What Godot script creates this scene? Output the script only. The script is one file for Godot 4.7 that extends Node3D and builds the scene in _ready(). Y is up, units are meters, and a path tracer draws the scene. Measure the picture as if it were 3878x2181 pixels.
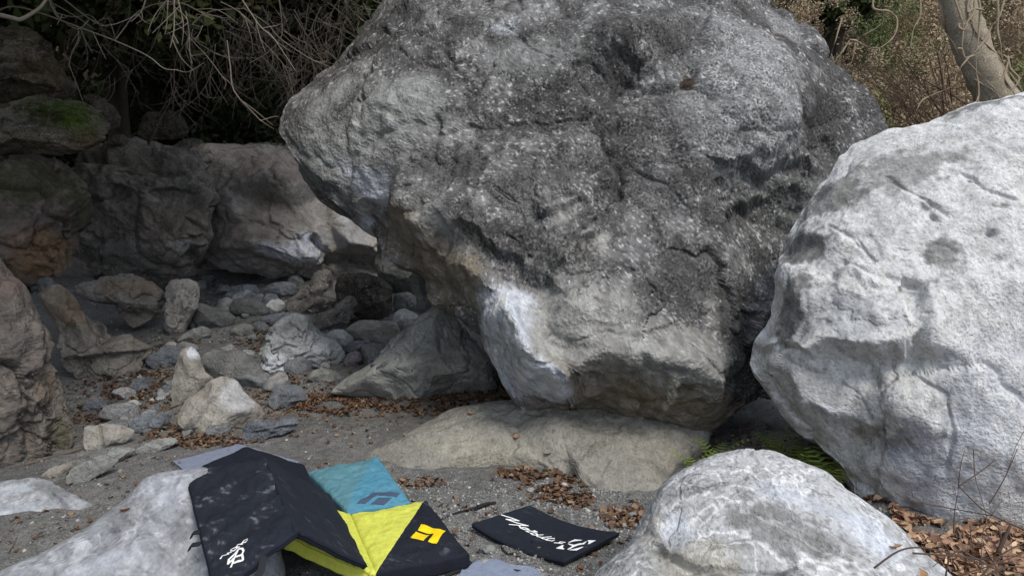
extends Node3D
# A shaded river gorge: boulders round a creek bed, crash pads laid out below the overhang.
# Rock data, one row each: name, label, category, group, style, centre, facing, front bulge, back bulge, flatness, front share, cells,
# radii round the facing axis (metres), relief on the facing side (metres from the centre), mineral and growth patches.

var ROCKS := [
	["giant_boulder", "huge dark grey lichen-speckled boulder overhanging the sandy slab, chalk marks on its prow", "boulder", "", "main", Vector3(0.869, 2.959, -8.608), Vector3(-0.06, 0.43, 0.901), 1, 2.6, 0.8, 1.55, 185,
		[3.54, 3.57, 3.6, 3.64, 3.68, 3.7, 3.69, 3.66, 3.62, 3.58, 3.55, 3.53, 3.53, 3.53, 3.53, 3.53, 3.52, 3.5, 3.49, 3.5, 3.52, 3.57, 3.62, 3.69, 3.77, 3.85, 3.94, 4.04, 4.14, 4.24, 4.32, 4.34, 4.36, 4.37, 4.38, 4.39, 4.41, 4.42, 4.44, 4.45, 4.43, 4.41, 4.39, 4.37, 4.35, 4.33, 4.32, 4.31, 4.3, 4.27, 4.24, 4.2, 4.17, 4.13, 4.1, 4.07, 4.04, 3.98, 3.9, 3.83, 3.76, 3.7, 3.66, 3.64, 3.63, 3.62, 3.62, 3.61, 3.61, 3.64, 3.71, 3.79, 3.86, 3.92, 3.95, 3.94, 3.92, 3.85, 3.74, 3.62, 3.51, 3.4, 3.29, 3.16, 3.01, 2.88, 2.77, 2.69, 2.67, 2.64, 2.61, 2.57, 2.54, 2.47, 2.39, 2.38, 2.37, 2.37, 2.37, 2.37, 2.36, 2.35, 2.35, 2.35, 2.35, 2.37, 2.39, 2.42, 2.45, 2.52, 2.62, 2.71, 2.8, 2.87, 2.93, 2.96, 2.96, 2.97, 2.97, 2.97, 2.97, 2.98, 2.99, 3.01, 3.06, 3.14, 3.21, 3.27, 3.32, 3.35, 3.37, 3.38, 3.38, 3.37, 3.36, 3.34, 3.34, 3.37, 3.43, 3.49, 3.51, 3.54, 3.55, 3.55, 3.53, 3.51, 3.49, 3.47, 3.45, 3.43, 3.41, 3.39, 3.38, 3.38, 3.38, 3.4, 3.42, 3.45, 3.48, 3.51],
		[["step", [-3.6, 0.08, -3.2, -0.18, -2.8, -0.5, -2.61, -0.56, -2.33, -0.63, -1.97, -1.03, -1.66, -1.22, -1.3, -1.58, -1.02, -1.77], -0.12, 0.03, 0.3, 1], ["step", [-2.91, -0.53, -2.5, -0.7, -2.12, -1.03, -1.72, -1.32, -1.39, -1.63, -1.1, -1.87], -0.22, 0.05, 0.5, 1], ["step", [-0.96, -1.79, -0.75, -1.9, -0.61, -2.15, -0.52, -2.44, -0.49, -2.58, -0.22, -2.81, -0.39, -2.84], -0.1, 0.03, 0.5, -1], ["step", [2.23, 0.94, 2.24, 0.53, 2.28, 0.32, 2.32, -0.03, 2.39, -0.32], -0.1, 0.03, 0.8, -1], ["step", [1.41, -0.43, 1.55, -0.47, 1.78, -0.31, 2.05, -0.2, 2.31, -0.04, 2.83, 0.3], -0.08, 0.025, 0.5, 1], ["step", [1.5, -0.9, 1.73, -0.83, 2.02, -0.63, 2.25, -0.5], -0.14, 0.03, 0.35, 1], ["step", [1.72, -0.41, 1.96, -0.43, 2.19, -0.3, 2.36, -0.17], -0.16, 0.03, 0.3, 1], ["step", [1.46, 1.95, 1.39, 1.44, 1.25, 1.21, 1.12, 1.06, 0.89, 0.88, 0.52, 0.68, 0.27, 0.46], -0.08, 0.04, 0.6, 1], ["step", [-0.18, 0.65, 0.05, 0.34, 0.4, 0.31, 0.69, 0.23], 0.08, 0.05, 0.4, 1], ["step", [0.33, -0.7, 0.2, -0.95, 0.04, -1.13, -0.2, -1.29], -0.08, 0.03, 0.25, 1], ["step", [-0.12, -0.87, -0.28, -0.95, -0.45, -1.03], 0.08, 0.03, 0.2, 1], ["step", [0.08, -1.27, -0.08, -1.39, -0.24, -1.53], 0.1, 0.03, 0.2, 1], ["step", [-1.44, -1.05, -1.02, -1.3, -0.72, -1.48, -0.36, -1.79], -0.12, 0.04, 0.45, 1], ["step", [-0.6, -2.84, -0.31, -2.83, 0, -2.75, 0.47, -2.78, 0.86, -2.83, 1.21, -2.79, 1.59, -2.55], -0.16, 0.08, 0.4, 1], ["crack", [-2.26, 1.37, -2.03, 1.08, -1.73, 0.95, -1.35, 1], 0.03, 0.012], ["crack", [-0.66, 1.11, -0.34, 0.92, -0.03, 0.92, 0.23, 0.68], 0.035, 0.012], ["crack", [0.5, -0.46, 0.82, -0.63, 1.04, -0.94, 1.1, -1.3], 0.03, 0.012], ["crack", [-1, -0.71, -0.74, -0.9, -0.61, -1.21], 0.03, 0.012], ["crack", [1.49, -1.39, 1.72, -1.5, 1.74, -1.83], 0.03, 0.012], ["crack", [-0.12, -2.37, 0.14, -2.32, 0.43, -2.4, 0.76, -2.31], 0.03, 0.014], ["crack", [0.3, -2.71, 0.58, -2.69, 0.97, -2.71], 0.035, 0.014], ["crack", [-2.72, 1.09, -2.68, 0.72, -2.63, 0.47, -2.65, 0.33], 0.05, 0.018], ["crack", [0.33, 0.07, 0.31, -0.23, 0.17, -0.42, 0.05, -0.5], 0.04, 0.015], ["crack", [1.24, -1.66, 1.31, -1.92, 1.35, -2.26], 0.05, 0.03], ["crack", [1.77, 0.05, 1.98, -0.21, 2.14, -0.38], 0.03, 0.012], ["crack", [2.47, 0.3, 2.49, -0.15, 2.55, -0.28], 0.06, 0.02], ["bump", -2.11, 0.45, 0.72, 0.62, 0, 0.18], ["bump", -0.79, 0.94, 0.95, 0.52, -10, 0.16], ["bump", 0.54, 1.16, 0.72, 0.38, 0, 0.22], ["bump", 0.19, 0.54, 0.43, 0.24, 0, -0.04], ["bump", 1.79, 0.43, 0.62, 0.76, 0, 0.22], ["bump", -0.74, -2.41, 0.29, 0.72, 20, 0.22], ["bump", 0.5, -2.55, 0.67, 0.29, 0, 0.14], ["bump", 1.06, -2.85, 0.67, 0.24, 0, 0.2], ["bump", 0, -2.71, 0.52, 0.21, 0, 0.12], ["bump", 0.74, -0.74, 0.72, 0.57, 0, -0.1], ["bump", -0.96, -0.67, 0.76, 0.52, -20, 0.12], ["bump", 0.29, -1.93, 0.81, 0.43, 0, 0.1], ["bump", -0.2, -2.13, 0.29, 0.33, 0, 0.1], ["bump", 1.9, -0.94, 0.43, 0.62, 0, -0.12], ["bump", 1.13, -2.23, 0.29, 0.19, 0, -0.1], ["bump", -1.44, -0.96, 0.52, 0.24, -30, 0.18]],
		[["pale", -3.19, 0.17, 0.52, 0.33, -25, 0.85], ["pale", -2.48, 0.32, 0.38, 0.62, -10, 0.8], ["pale", -2.02, 0.42, 0.43, 0.48, 0, 0.65], ["pale", -3.12, 0.8, 0.43, 0.19, 40, 0.6], ["cleanrock", -0.58, -2.26, 0.72, 0.62, 0, 0.75], ["cleanrock", 0.06, -2.11, 0.43, 0.29, 0, 0.6], ["cleanrock", 0.54, -2.6, 1.15, 0.43, 0, 0.6], ["cleanrock", -0.12, -1.49, 0.33, 0.29, 0, 0.5], ["cleanrock", -0.24, -0.99, 0.19, 0.12, 25, 0.7], ["cleanrock", 0.07, -1.39, 0.19, 0.12, 40, 0.6], ["cleanrock", -1.6, -1.12, 0.57, 0.24, -30, 0.55], ["tan", -1.55, -1.45, 0.57, 0.29, -30, 0.7], ["tan", -2.14, -0.99, 0.43, 0.19, -35, 0.6], ["tan", 0.91, -3.01, 1.05, 0.21, 0, 0.75], ["tan", 0.11, -2.88, 1.05, 0.14, 0, 0.7], ["tan", -0.24, -2.79, 0.62, 0.24, 0, 0.4], ["paleflecks", 1.72, 0.27, 0.72, 0.81, 0, 0.75], ["paleflecks", 1.75, 1.17, 0.52, 0.38, 0, 0.6], ["pale", -0.65, 1.03, 0.62, 0.33, 0, 0.4], ["paleflecks", 2.52, 1.88, 0.29, 0.21, -40, 0.7], ["blackcrust", 0.15, 0.6, 0.52, 0.24, 0, 0.4], ["blackcrust", 2.77, 0.61, 0.43, 0.48, 0, 0.85], ["blackcrust", 0.79, 1.19, 0.67, 0.38, 0, 0.7], ["blackcrust", -0.32, -1.38, 0.76, 0.21, -25, 0.85], ["blackcrust", -0.93, -1.26, 0.57, 0.19, -30, 0.85], ["blackcrust", 0.67, -0.69, 0.81, 0.57, 0, 0.41], ["blackcrust", 0.34, -0.16, 0.76, 0.43, 0, 0.41], ["blackcrust", 1.07, -1.7, 0.62, 0.38, 0, 0.7], ["blackcrust", -0.56, -1.63, 0.48, 0.19, -10, 0.65], ["blackcrust", -1.52, -0.43, 0.57, 0.33, -20, 0.59], ["blackcrust", 1.45, -2.16, 0.29, 0.19, 0, 0.7], ["blackcrust", 1.64, -2.59, 0.38, 0.33, 0, 0.59], ["blackcrust", -1.49, 1.63, 0.43, 0.29, 0, 0.47], ["blackcrust", -0.74, -0.78, 0.57, 0.38, 0, 0.47], ["greengrey", 2.27, -0.76, 0.52, 0.43, 0, 0.4], ["soil", 1.1, 0.52, 0.08, 0.1, 0, 0.9], ["soil", 2.29, 1.64, 0.24, 0.12, -20, 0.5], ["lichen", 0.8, -2.84, 0.05, 0.13, 0, 0.8], ["chalk", -0.81, -1.98, 0.26, 0.25, 0, 0.8], ["chalk", -0.81, -2.35, 0.29, 0.58, 14, 0.85], ["chalk", -0.59, -2.66, 0.31, 0.15, -25, 0.7], ["chalk", -0.35, -2.79, 0.21, 0.1, -20, 0.84], ["chalk", -2.43, -0.42, 0.29, 0.16, -28, 1], ["chalk", -2.59, -0.28, 0.19, 0.12, -25, 0.9], ["chalk", -2.83, -0.13, 0.19, 0.1, -30, 0.54], ["chalk", -2.7, -0.64, 0.09, 0.14, 0, 0.6], ["chalk", -0.96, 1.55, 0.19, 0.14, 0, 0.3]],
		[3.54, 0, 0, 3.59, 0.28, 0, 3.63, 0.58, 0, 3.59, 0.86, 0, 3.44, 1.12, 0, 3.28, 1.36, 0, 3.14, 1.6, 0, 3.01, 1.85, 0, 2.85, 2.07, 0, 2.66, 2.27, 0, 2.49, 2.49, 0, 2.35, 2.75, 0, 2.21, 3.05, 0, 2.06, 3.36, 0, 1.88, 3.69, 0, 1.65, 3.99, 0, 1.35, 4.14, 0, 1.02, 4.26, 0, 0.69, 4.35, 0, 0.35, 4.42, 0, 0, 4.43, 0, -0.34, 4.37, 0, -0.68, 4.29, 0, -1.01, 4.2, 0, -1.33, 4.09, 0, -1.62, 3.91, 0, -1.89, 3.71, 0, -2.14, 3.5, 0, -2.38, 3.27, 0, -2.54, 2.97, 0, -2.66, 2.66, 0, -2.79, 2.38, 0, -2.94, 2.13, 0, -3.08, 1.89, 0, -3.22, 1.64, 0, -3.43, 1.42, 0, -3.67, 1.19, 0, -3.84, 0.92, 0, -3.87, 0.61, 0, -3.73, 0.29, 0, -3.51, 0, 0, -3.28, -0.26, 0, -2.97, -0.47, 0, -2.69, -0.65, 0, -2.54, -0.83, 0, -2.41, -1, 0, -2.26, -1.15, 0, -2.04, -1.25, 0, -1.92, -1.39, 0, -1.81, -1.54, 0, -1.67, -1.67, 0, -1.53, -1.79, 0, -1.38, -1.9, 0, -1.25, -2.03, 0, -1.11, -2.19, 0, -1, -2.42, 0, -0.86, -2.66, 0, -0.68, -2.85, 0, -0.46, -2.93, 0, -0.23, -2.96, 0, 0, -2.97, 0, 0.23, -2.98, 0, 0.48, -3.02, 0, 0.75, -3.13, 0, 1.03, -3.16, 0, 1.29, -3.11, 0, 1.54, -3.01, 0, 1.76, -2.86, 0, 1.96, -2.7, 0, 2.23, -2.61, 0, 2.49, -2.49, 0, 2.7, -2.31, 0, 2.85, -2.07, 0, 2.97, -1.82, 0, 3.08, -1.57, 0, 3.15, -1.3, 0, 3.22, -1.04, 0, 3.29, -0.79, 0, 3.38, -0.53, 0, 3.47, -0.27, 0, -3.04, -0.39, 0.56, -2.2, -0.82, 0.82, -1.78, -1.19, 0.88, -1.29, -1.56, 0.92, -0.96, -1.76, 0.95, -3.4, -0.05, 0.1, -3.08, -0.32, 0.14, -2.65, -0.63, 0.2, -2.29, -0.79, 0.26, -2.08, -1.05, 0.3, -1.68, -1.34, 0.36, -1.39, -1.65, 0.42, -1.18, -1.86, 0.5, -3.41, 0.52, 0.35, -3.27, 1, 0.35, -2.81, 1.56, 0.4, -2.3, 2.17, 0.45, -2.17, 0.56, 0.7, -2.1, -0.23, 0.72, -1.24, 0.74, 0.8, -1.17, -0.57, 0.9, -0.34, 1.27, 0.8, -0.33, 0.12, 0.95, -0.12, -0.85, 1, -0.53, -1.26, 0.92, 0.54, 1.1, 1, 1.35, 1.49, 0.95, 1.12, 1.06, 0.92, 0.52, 0.68, 0.93, 0.1, 0.48, 0.9, -0.25, 0.74, 0.86, 0.35, 0.12, 0.95, 0.92, 0.05, 1.05, 0.66, -0.73, 0.95, 1.39, 0.82, 1, 1.87, 1.15, 0.9, 2.23, 0.83, 0.9, 2.31, 0.34, 0.88, 2.32, -0.03, 0.88, 1.78, -0.3, 1.08, 1.52, -0.47, 1.12, 1.09, -0.54, 1.1, 2.69, 0.34, 0.3, 2.92, 0.8, 0.25, 2.69, 1.13, 0.4, 3.17, 0.46, 0.1, 1.84, -0.5, 0.98, 2.2, -0.42, 0.74, 1.68, -0.87, 0.85, 2.06, -0.89, 0.5, 0.66, -1.33, 1.1, 1.26, -1.29, 1, 0.29, -1.97, 1.15, 1.01, -2.06, 1.1, 1.59, -2.02, 0.7, -0.83, -1.79, 0.95, -0.73, -2.17, 1.12, -0.57, -2.57, 1.2, -0.24, -2.81, 1.15, -1.02, -2.08, 0.8, -0.43, -2.03, 0.95, -0.29, -2.44, 0.96, 0.06, -2.55, 1.15, 0.6, -2.63, 1.2, 1.1, -2.63, 1.05, 1.58, -2.52, 0.6, 1.31, -2.93, 0.65, -1.38, 2.94, 0.4, 0.14, 2.99, 0.5, 1.37, 2.83, 0.5]],
	["pale_boulder", "large white-grey water-worn boulder leaning in beside the giant dark boulder", "boulder", "", "pale", Vector3(3.783, 1.633, -5.826), Vector3(-0.401, 0.361, 0.842), 0.75, 1.6, 0.8, 1.5, 145,
		[1.56, 1.57, 1.59, 1.6, 1.62, 1.65, 1.68, 1.71, 1.74, 1.77, 1.81, 1.85, 1.89, 1.94, 2, 2.05, 2.12, 2.16, 2.19, 2.21, 2.24, 2.26, 2.29, 2.28, 2.24, 2.18, 2.13, 2.08, 2.04, 2, 1.97, 1.93, 1.89, 1.86, 1.84, 1.84, 1.85, 1.86, 1.87, 1.88, 1.85, 1.82, 1.79, 1.75, 1.72, 1.71, 1.69, 1.67, 1.66, 1.64, 1.63, 1.61, 1.59, 1.58, 1.56, 1.54, 1.53, 1.52, 1.51, 1.51, 1.52, 1.53, 1.57, 1.62, 1.67, 1.73, 1.76, 1.76, 1.74, 1.71, 1.69, 1.67, 1.65, 1.64, 1.63, 1.62, 1.62, 1.63, 1.63, 1.64, 1.68, 1.71, 1.72, 1.73, 1.74, 1.77, 1.79, 1.79, 1.79, 1.8, 1.8, 1.82, 1.84, 1.87, 1.9, 1.92, 1.92, 1.9, 1.88, 1.87, 1.86, 1.84, 1.83, 1.82, 1.79, 1.76, 1.72, 1.7, 1.67, 1.65, 1.63, 1.61, 1.6, 1.59, 1.58, 1.57, 1.56, 1.56, 1.56, 1.56],
		[["step", [-1.65, -0.41, -1.42, -0.42, -1.15, -0.44, -0.91, -0.45, -0.69, -0.48, -0.5, -0.46, -0.46, -0.4], -0.1, 0.025, 0.4, 1], ["step", [-0.52, 0.03, -0.5, -0.15, -0.48, -0.38], -0.09, 0.02, 0.25, -1], ["step", [-1.47, -0.81, -1.21, -0.96, -1, -1.03, -0.82, -1.04, -0.74, -1.06], -0.16, 0.05, 0.4, 1], ["step", [-0.91, -1.38, -0.62, -1.54, -0.25, -1.68], -0.1, 0.05, 0.3, 1], ["step", [-1.53, 0.5, -1.29, 0.21, -1.13, 0.15, -0.83, 0.24], 0.1, 0.06, 0.35, 1], ["crack", [-1.1, 0.68, -0.87, 0.49, -0.72, 0.27], 0.02, 0.012], ["crack", [-0.41, -0.61, -0.2, -0.76, -0.14, -1.05, -0.16, -1.33], 0.025, 0.012], ["crack", [-0.67, -0.68, -0.58, -0.99, -0.38, -1.19], 0.02, 0.01], ["crack", [-0.11, 1.17, 0.05, 0.93, 0.25, 0.85], 0.025, 0.012], ["crack", [-0.96, -0.71, -0.78, -0.82, -0.71, -1], 0.025, 0.012], ["crack", [-0.95, 0.28, -0.71, 0.14, -0.44, 0.09], 0.03, 0.03], ["crack", [-0.65, 1.14, -0.36, 0.87, -0.22, 0.71], 0.03, 0.02], ["bump", -0.36, 0.79, 0.05, 0.03, -50, -0.06], ["bump", -0.31, 0.69, 0.04, 0.02, -50, -0.06], ["bump", 0.07, 0.54, 0.04, 0.03, 0, -0.06], ["bump", 0.13, 0.32, 0.07, 0.02, 30, -0.05], ["bump", 0.17, 0.78, 0.05, 0.02, 20, -0.04], ["bump", -1.05, -0.1, 0.27, 0.2, 0, 0.1], ["bump", -1.27, -0.54, 0.3, 0.15, 0, 0.14], ["bump", -0.41, -0.79, 0.56, 0.3, -20, 0.08], ["bump", -0.79, -1.15, 0.2, 0.13, 0, -0.07], ["bump", -0.03, -0.75, 0.2, 0.53, -10, -0.06], ["bump", -1.32, 0.1, 0.13, 0.3, -10, 0.08]],
		[["greyfilm", -1.28, 0.51, 0.23, 0.23, 0, 0.93], ["greyfilm", -1.33, -0.06, 0.1, 0.36, -8, 0.85], ["greyfilm", -1.12, 1.03, 0.3, 0.2, 30, 0.78], ["greyfilm", -0.59, 1.21, 0.53, 0.2, 15, 0.62], ["greyfilm", -0.23, 0.34, 0.13, 0.17, 0, 0.78], ["greyfilm", -0.3, -1.21, 0.3, 0.23, -20, 0.78], ["bluegrey", -0.84, -0.19, 0.3, 0.2, 0, 0.45], ["greyfilm", -0.1, -0.81, 0.2, 0.2, 0, 0.54], ["tan", -0.76, -1.14, 0.13, 0.1, 0, 0.5], ["blackcrust", -0.91, 1.68, 0.27, 0.08, 15, 0.35], ["greyfilm", 0.1, 1.92, 0.4, 0.07, 10, 0.93], ["chalk", -0.94, -0.98, 0.2, 0.05, -15, 0.4], ["chalk", -0.11, -1.32, 0.4, 0.4, 0, 0.55], ["chalk", 0.09, -0.73, 0.33, 0.53, 0, 0.4]],
		[1.56, 0, 0, 1.58, 0.17, 0, 1.59, 0.34, 0, 1.59, 0.52, 0, 1.59, 0.71, 0, 1.57, 0.9, 0, 1.53, 1.11, 0, 1.48, 1.34, 0, 1.42, 1.57, 0, 1.29, 1.77, 0, 1.12, 1.94, 0, 0.93, 2.09, 0, 0.69, 2.13, 0, 0.44, 2.08, 0, 0.21, 2.03, 0, 0, 1.97, 0, -0.2, 1.88, 0, -0.38, 1.8, 0, -0.57, 1.76, 0, -0.76, 1.71, 0, -0.93, 1.6, 0, -1.05, 1.45, 0, -1.15, 1.28, 0, -1.26, 1.13, 0, -1.34, 0.97, 0, -1.41, 0.81, 0, -1.45, 0.65, 0, -1.48, 0.48, 0, -1.5, 0.32, 0, -1.51, 0.16, 0, -1.52, 0, 0, -1.56, -0.16, 0, -1.63, -0.35, 0, -1.68, -0.54, 0, -1.59, -0.71, 0, -1.46, -0.85, 0, -1.34, -0.97, 0, -1.21, -1.09, 0, -1.09, -1.21, 0, -0.96, -1.32, 0, -0.84, -1.45, 0, -0.7, -1.57, 0, -0.54, -1.66, 0, -0.37, -1.75, 0, -0.19, -1.78, 0, 0, -1.8, 0, 0.19, -1.83, 0, 0.39, -1.85, 0, 0.59, -1.83, 0, 0.77, -1.72, 0, 0.93, -1.61, 0, 1.08, -1.48, 0, 1.2, -1.33, 0, 1.28, -1.15, 0, 1.35, -0.98, 0, 1.41, -0.81, 0, 1.46, -0.65, 0, 1.51, -0.49, 0, 1.53, -0.33, 0, 1.55, -0.16, 0, -1.36, 0.67, 0.22, -1.09, 1.11, 0.26, -0.75, 1.45, 0.26, -0.3, 1.58, 0.26, 0.13, 1.73, 0.26, 0.68, 1.82, 0.25, -0.99, 0.49, 0.55, -0.45, 0.95, 0.46, 0.11, 1.12, 0.46, -1.12, -0.39, 0.62, -0.7, -0.45, 0.8, -0.49, -0.38, 0.84, -1.12, -0.5, 0.44, -0.68, -0.54, 0.56, -0.44, -0.49, 0.64, -1.43, 0.19, 0.3, -1.27, -0.13, 0.48, -1.58, -0.52, 0.1, -1.38, -0.63, 0.36, -1.21, -0.97, 0.42, -1, -1.05, 0.46, -0.82, -1.11, 0.42, -0.69, -1.35, 0.3, -0.44, 0.13, 0.7, -0.05, 0.14, 0.72, -0.05, -0.47, 0.78, -0.02, -1.03, 0.62, 0.46, 0.51, 0.6, 0.57, -0.38, 0.6, -0.24, -1.34, 0.42, 0.38, -1.24, 0.42, 1.12, 0.32, 0.3, -0.53, -0.95, 0.62]],
	["streaked_boulder", "rounded white boulder with swirling grey veins in front of the ferns", "boulder", "", "swirl", Vector3(1.508, 0.293, -3.999), Vector3(0, 0.722, 0.692), 0.42, 0.9, 0.75, 1.5, 112,
		[1.18, 1.13, 1.08, 1.05, 1.02, 0.99, 0.97, 0.94, 0.92, 0.91, 0.9, 0.89, 0.89, 0.89, 0.89, 0.88, 0.88, 0.88, 0.88, 0.89, 0.89, 0.88, 0.88, 0.88, 0.88, 0.87, 0.86, 0.86, 0.85, 0.85, 0.84, 0.84, 0.84, 0.84, 0.83, 0.83, 0.83, 0.83, 0.82, 0.82, 0.82, 0.82, 0.83, 0.85, 0.87, 0.91, 0.96, 1.03, 1.09, 1.15, 1.21, 1.27, 1.28, 1.27, 1.26, 1.23, 1.18, 1.12, 1.07, 1.02, 0.98, 0.95, 0.92, 0.89, 0.86, 0.84, 0.81, 0.79, 0.77, 0.75, 0.74, 0.73, 0.73, 0.72, 0.72, 0.72, 0.73, 0.74, 0.75, 0.76, 0.77, 0.8, 0.81, 0.83, 0.85, 0.88, 0.91, 0.95, 0.99, 1.04, 1.09, 1.15, 1.18, 1.19, 1.2, 1.2],
		[["step", [-1.01, 0.06, -0.88, 0.09, -0.75, 0.1, -0.61, 0.12, -0.62, 0.2, -0.61, 0.31, -0.52, 0.4, -0.3, 0.48], 0.06, 0.02, 0.3, -1], ["step", [-0.62, 0.1, -0.47, -0.03, -0.24, -0.08, -0.04, -0.04], -0.06, 0.02, 0.3, 1], ["crack", [-0.6, 0.07, -0.51, -0.02, -0.38, -0.03, -0.17, -0.06, 0.01, -0.04], 0.03, 0.012], ["bump", -0.37, 0.05, 0.21, 0.14, 0, 0.07], ["bump", 0.27, 0.12, 0.12, 0.1, 0, 0.05], ["bump", -0.43, 0.5, 0.19, 0.1, 20, 0.05], ["bump", 0.03, 0.33, 0.29, 0.12, -20, 0.05], ["bump", 0.09, -0.06, 0.07, 0.1, 0, 0.05], ["bump", -0.8, 0.02, 0.14, 0.07, 10, 0.05]],
		[["tanlight", -0.47, 0.02, 0.21, 0.17, 0, 0.55], ["greyfilm", 0.02, 0.2, 0.36, 0.14, -20, 0.56], ["tanlight", -0.68, 0.25, 0.12, 0.14, 0, 0.35], ["bluewhite", 0.58, 0.18, 0.21, 0.12, -35, 0.6], ["bluewhite", 0.17, 0.4, 0.24, 0.07, -20, 0.4], ["chalk", -0.55, 0.24, 0.1, 0.12, 0, 0.6]],
		[]],
	["chalky_slab", "pale grey slab with white vein scratches under the black crash pad", "rock", "", "slab", Vector3(-2.422, 0.154, -4.485), Vector3(0, 0.8, 0.6), 0.15, 0.8, 0.5, 1.4, 90,
		[0.87, 0.86, 0.84, 0.83, 0.83, 0.81, 0.8, 0.79, 0.79, 0.78, 0.78, 0.78, 0.78, 0.78, 0.79, 0.79, 0.8, 0.78, 0.77, 0.75, 0.74, 0.73, 0.73, 0.73, 0.73, 0.72, 0.7, 0.68, 0.66, 0.65, 0.64, 0.63, 0.63, 0.63, 0.64, 0.65, 0.68, 0.72, 0.77, 0.83, 0.94, 1.07, 1.09, 1.06, 1.02, 0.99, 0.97, 0.94, 0.92, 0.87, 0.83, 0.79, 0.76, 0.73, 0.71, 0.69, 0.68, 0.67, 0.66, 0.66, 0.66, 0.66, 0.66, 0.66, 0.66, 0.67, 0.68, 0.69, 0.71, 0.73, 0.76, 0.79, 0.83, 0.87, 0.92, 0.93, 0.94, 0.87, 0.88, 0.88],
		[["step", [-0.44, 0.19, -0.27, 0.27, -0.08, 0.3, 0.09, 0.27], -0.03, 0.02, 0.2, 1], ["bump", -0.33, 0.23, 0.05, 0.02, 10, -0.04], ["crack", [0.34, -0.09, 0.46, 0.01, 0.6, 0.06], 0.02, 0.01]],
		[["bluewhite", -0.03, 0.52, 0.19, 0.13, 0, 0.5], ["bluewhite", -0.27, -0.04, 0.24, 0.08, 20, 0.5], ["greyfilm", -0.22, 0.36, 0.21, 0.11, 40, 0.3]],
		[]],
	["low_slab", "low pale slab half sunk in the sand beside the brown column rock", "rock", "", "slab", Vector3(-4.227, -0.004, -5.856), Vector3(0.05, 0.905, 0.422), 0.13, 0.5, 0.8, 1.1, 56,
		[0.48, 0.41, 0.36, 0.33, 0.31, 0.29, 0.27, 0.27, 0.26, 0.26, 0.26, 0.27, 0.27, 0.27, 0.28, 0.28, 0.29, 0.32, 0.35, 0.39, 0.43, 0.48, 0.54, 0.61, 0.6, 0.57, 0.55, 0.52, 0.48, 0.44, 0.41, 0.38, 0.35, 0.33, 0.31, 0.29, 0.28, 0.28, 0.28, 0.29, 0.3, 0.32, 0.35, 0.4, 0.46, 0.55, 0.64, 0.62],
		[["step", [0.3, -0.02, 0.43, -0.14, 0.53, -0.19], -0.04, 0.02, 0.2, 1]],
		[["bluewhite", 0.11, -0.19, 0.34, 0.09, 0, 0.45], ["greyfilm", 0.2, 0.06, 0.21, 0.07, -20, 0.5], ["chalk", -0.12, 0.06, 0.21, 0.07, 0, 0.5]],
		[]],
	["bedrock_mound", "low sand-coloured bedrock mound running under the giant boulder", "rock", "", "bedrock", Vector3(0.47, 0.098, -7.217), Vector3(-0.05, 0.958, 0.282), 0.32, 0.5, 0.85, 1.2, 92,
		[1.52, 1.58, 1.63, 1.67, 1.73, 1.78, 1.8, 1.77, 1.74, 1.7, 1.66, 1.57, 1.46, 1.36, 1.27, 1.2, 1.13, 1.08, 1.04, 0.99, 0.95, 0.91, 0.87, 0.84, 0.82, 0.8, 0.78, 0.77, 0.76, 0.76, 0.75, 0.76, 0.77, 0.78, 0.8, 0.82, 0.85, 0.89, 0.93, 0.98, 1.04, 1.11, 1.19, 1.27, 1.34, 1.42, 1.47, 1.52, 1.57, 1.64, 1.72, 1.83, 2.08, 2.06, 1.89, 1.78, 1.68, 1.43, 1.19, 0.98, 0.86, 0.77, 0.71, 0.67, 0.65, 0.63, 0.62, 0.62, 0.61, 0.61, 0.61, 0.62, 0.63, 0.64, 0.67, 0.7, 0.74, 0.79, 1.18, 1.25, 1.33, 1.41, 1.44, 1.44, 1.43, 1.4, 1.38, 1.36, 1.34, 1.32, 1.3, 1.3, 1.32, 1.36, 1.4, 1.45],
		[["step", [-0.51, -0.17, -0.39, -0.41, -0.17, -0.52, 0.23, -0.66], -0.05, 0.05, 0.4, -1], ["step", [0.23, -0.68, 0.45, -0.51, 0.66, -0.15], 0.04, 0.05, 0.35, 1], ["crack", [-0.41, -0.23, -0.35, -0.4, -0.43, -0.52], 0.05, 0.03], ["crack", [0.57, -0.65, 0.44, -0.92, 0.29, -0.76], 0.04, 0.025], ["bump", 0.39, -0.76, 0.17, 0.13, 0, -0.04]],
		[["tanlight", -0.73, -0.54, 0.63, 0.17, 0, 0.3], ["greyfilm", 0.83, -0.95, 0.38, 0.21, 0, 0.3]],
		[]],
	["column_rock", "tall brown weathered column rock with rough vertical faces", "rock", "", "brown", Vector3(-5.222, 0.969, -6.752), Vector3(0.608, 0.114, 0.786), 0.5, 0.9, 0.7, 1.1, 78,
		[0.69, 0.68, 0.68, 0.68, 0.68, 0.69, 0.7, 0.72, 0.75, 0.79, 0.84, 0.9, 0.98, 1.05, 1.16, 1.34, 1.43, 1.41, 1.39, 1.36, 1.31, 1.19, 1.1, 1.02, 0.95, 0.9, 0.86, 0.83, 0.81, 0.79, 0.78, 0.76, 0.76, 0.76, 0.77, 0.78, 0.8, 0.83, 0.87, 0.92, 0.98, 1.06, 1.12, 1.13, 1.12, 1.12, 1.12, 1.13, 1.14, 1.14, 1.15, 1.17, 1.19, 1.22, 1.27, 1.23, 1.16, 1.05, 0.96, 0.88, 0.82, 0.77, 0.74, 0.71],
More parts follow.
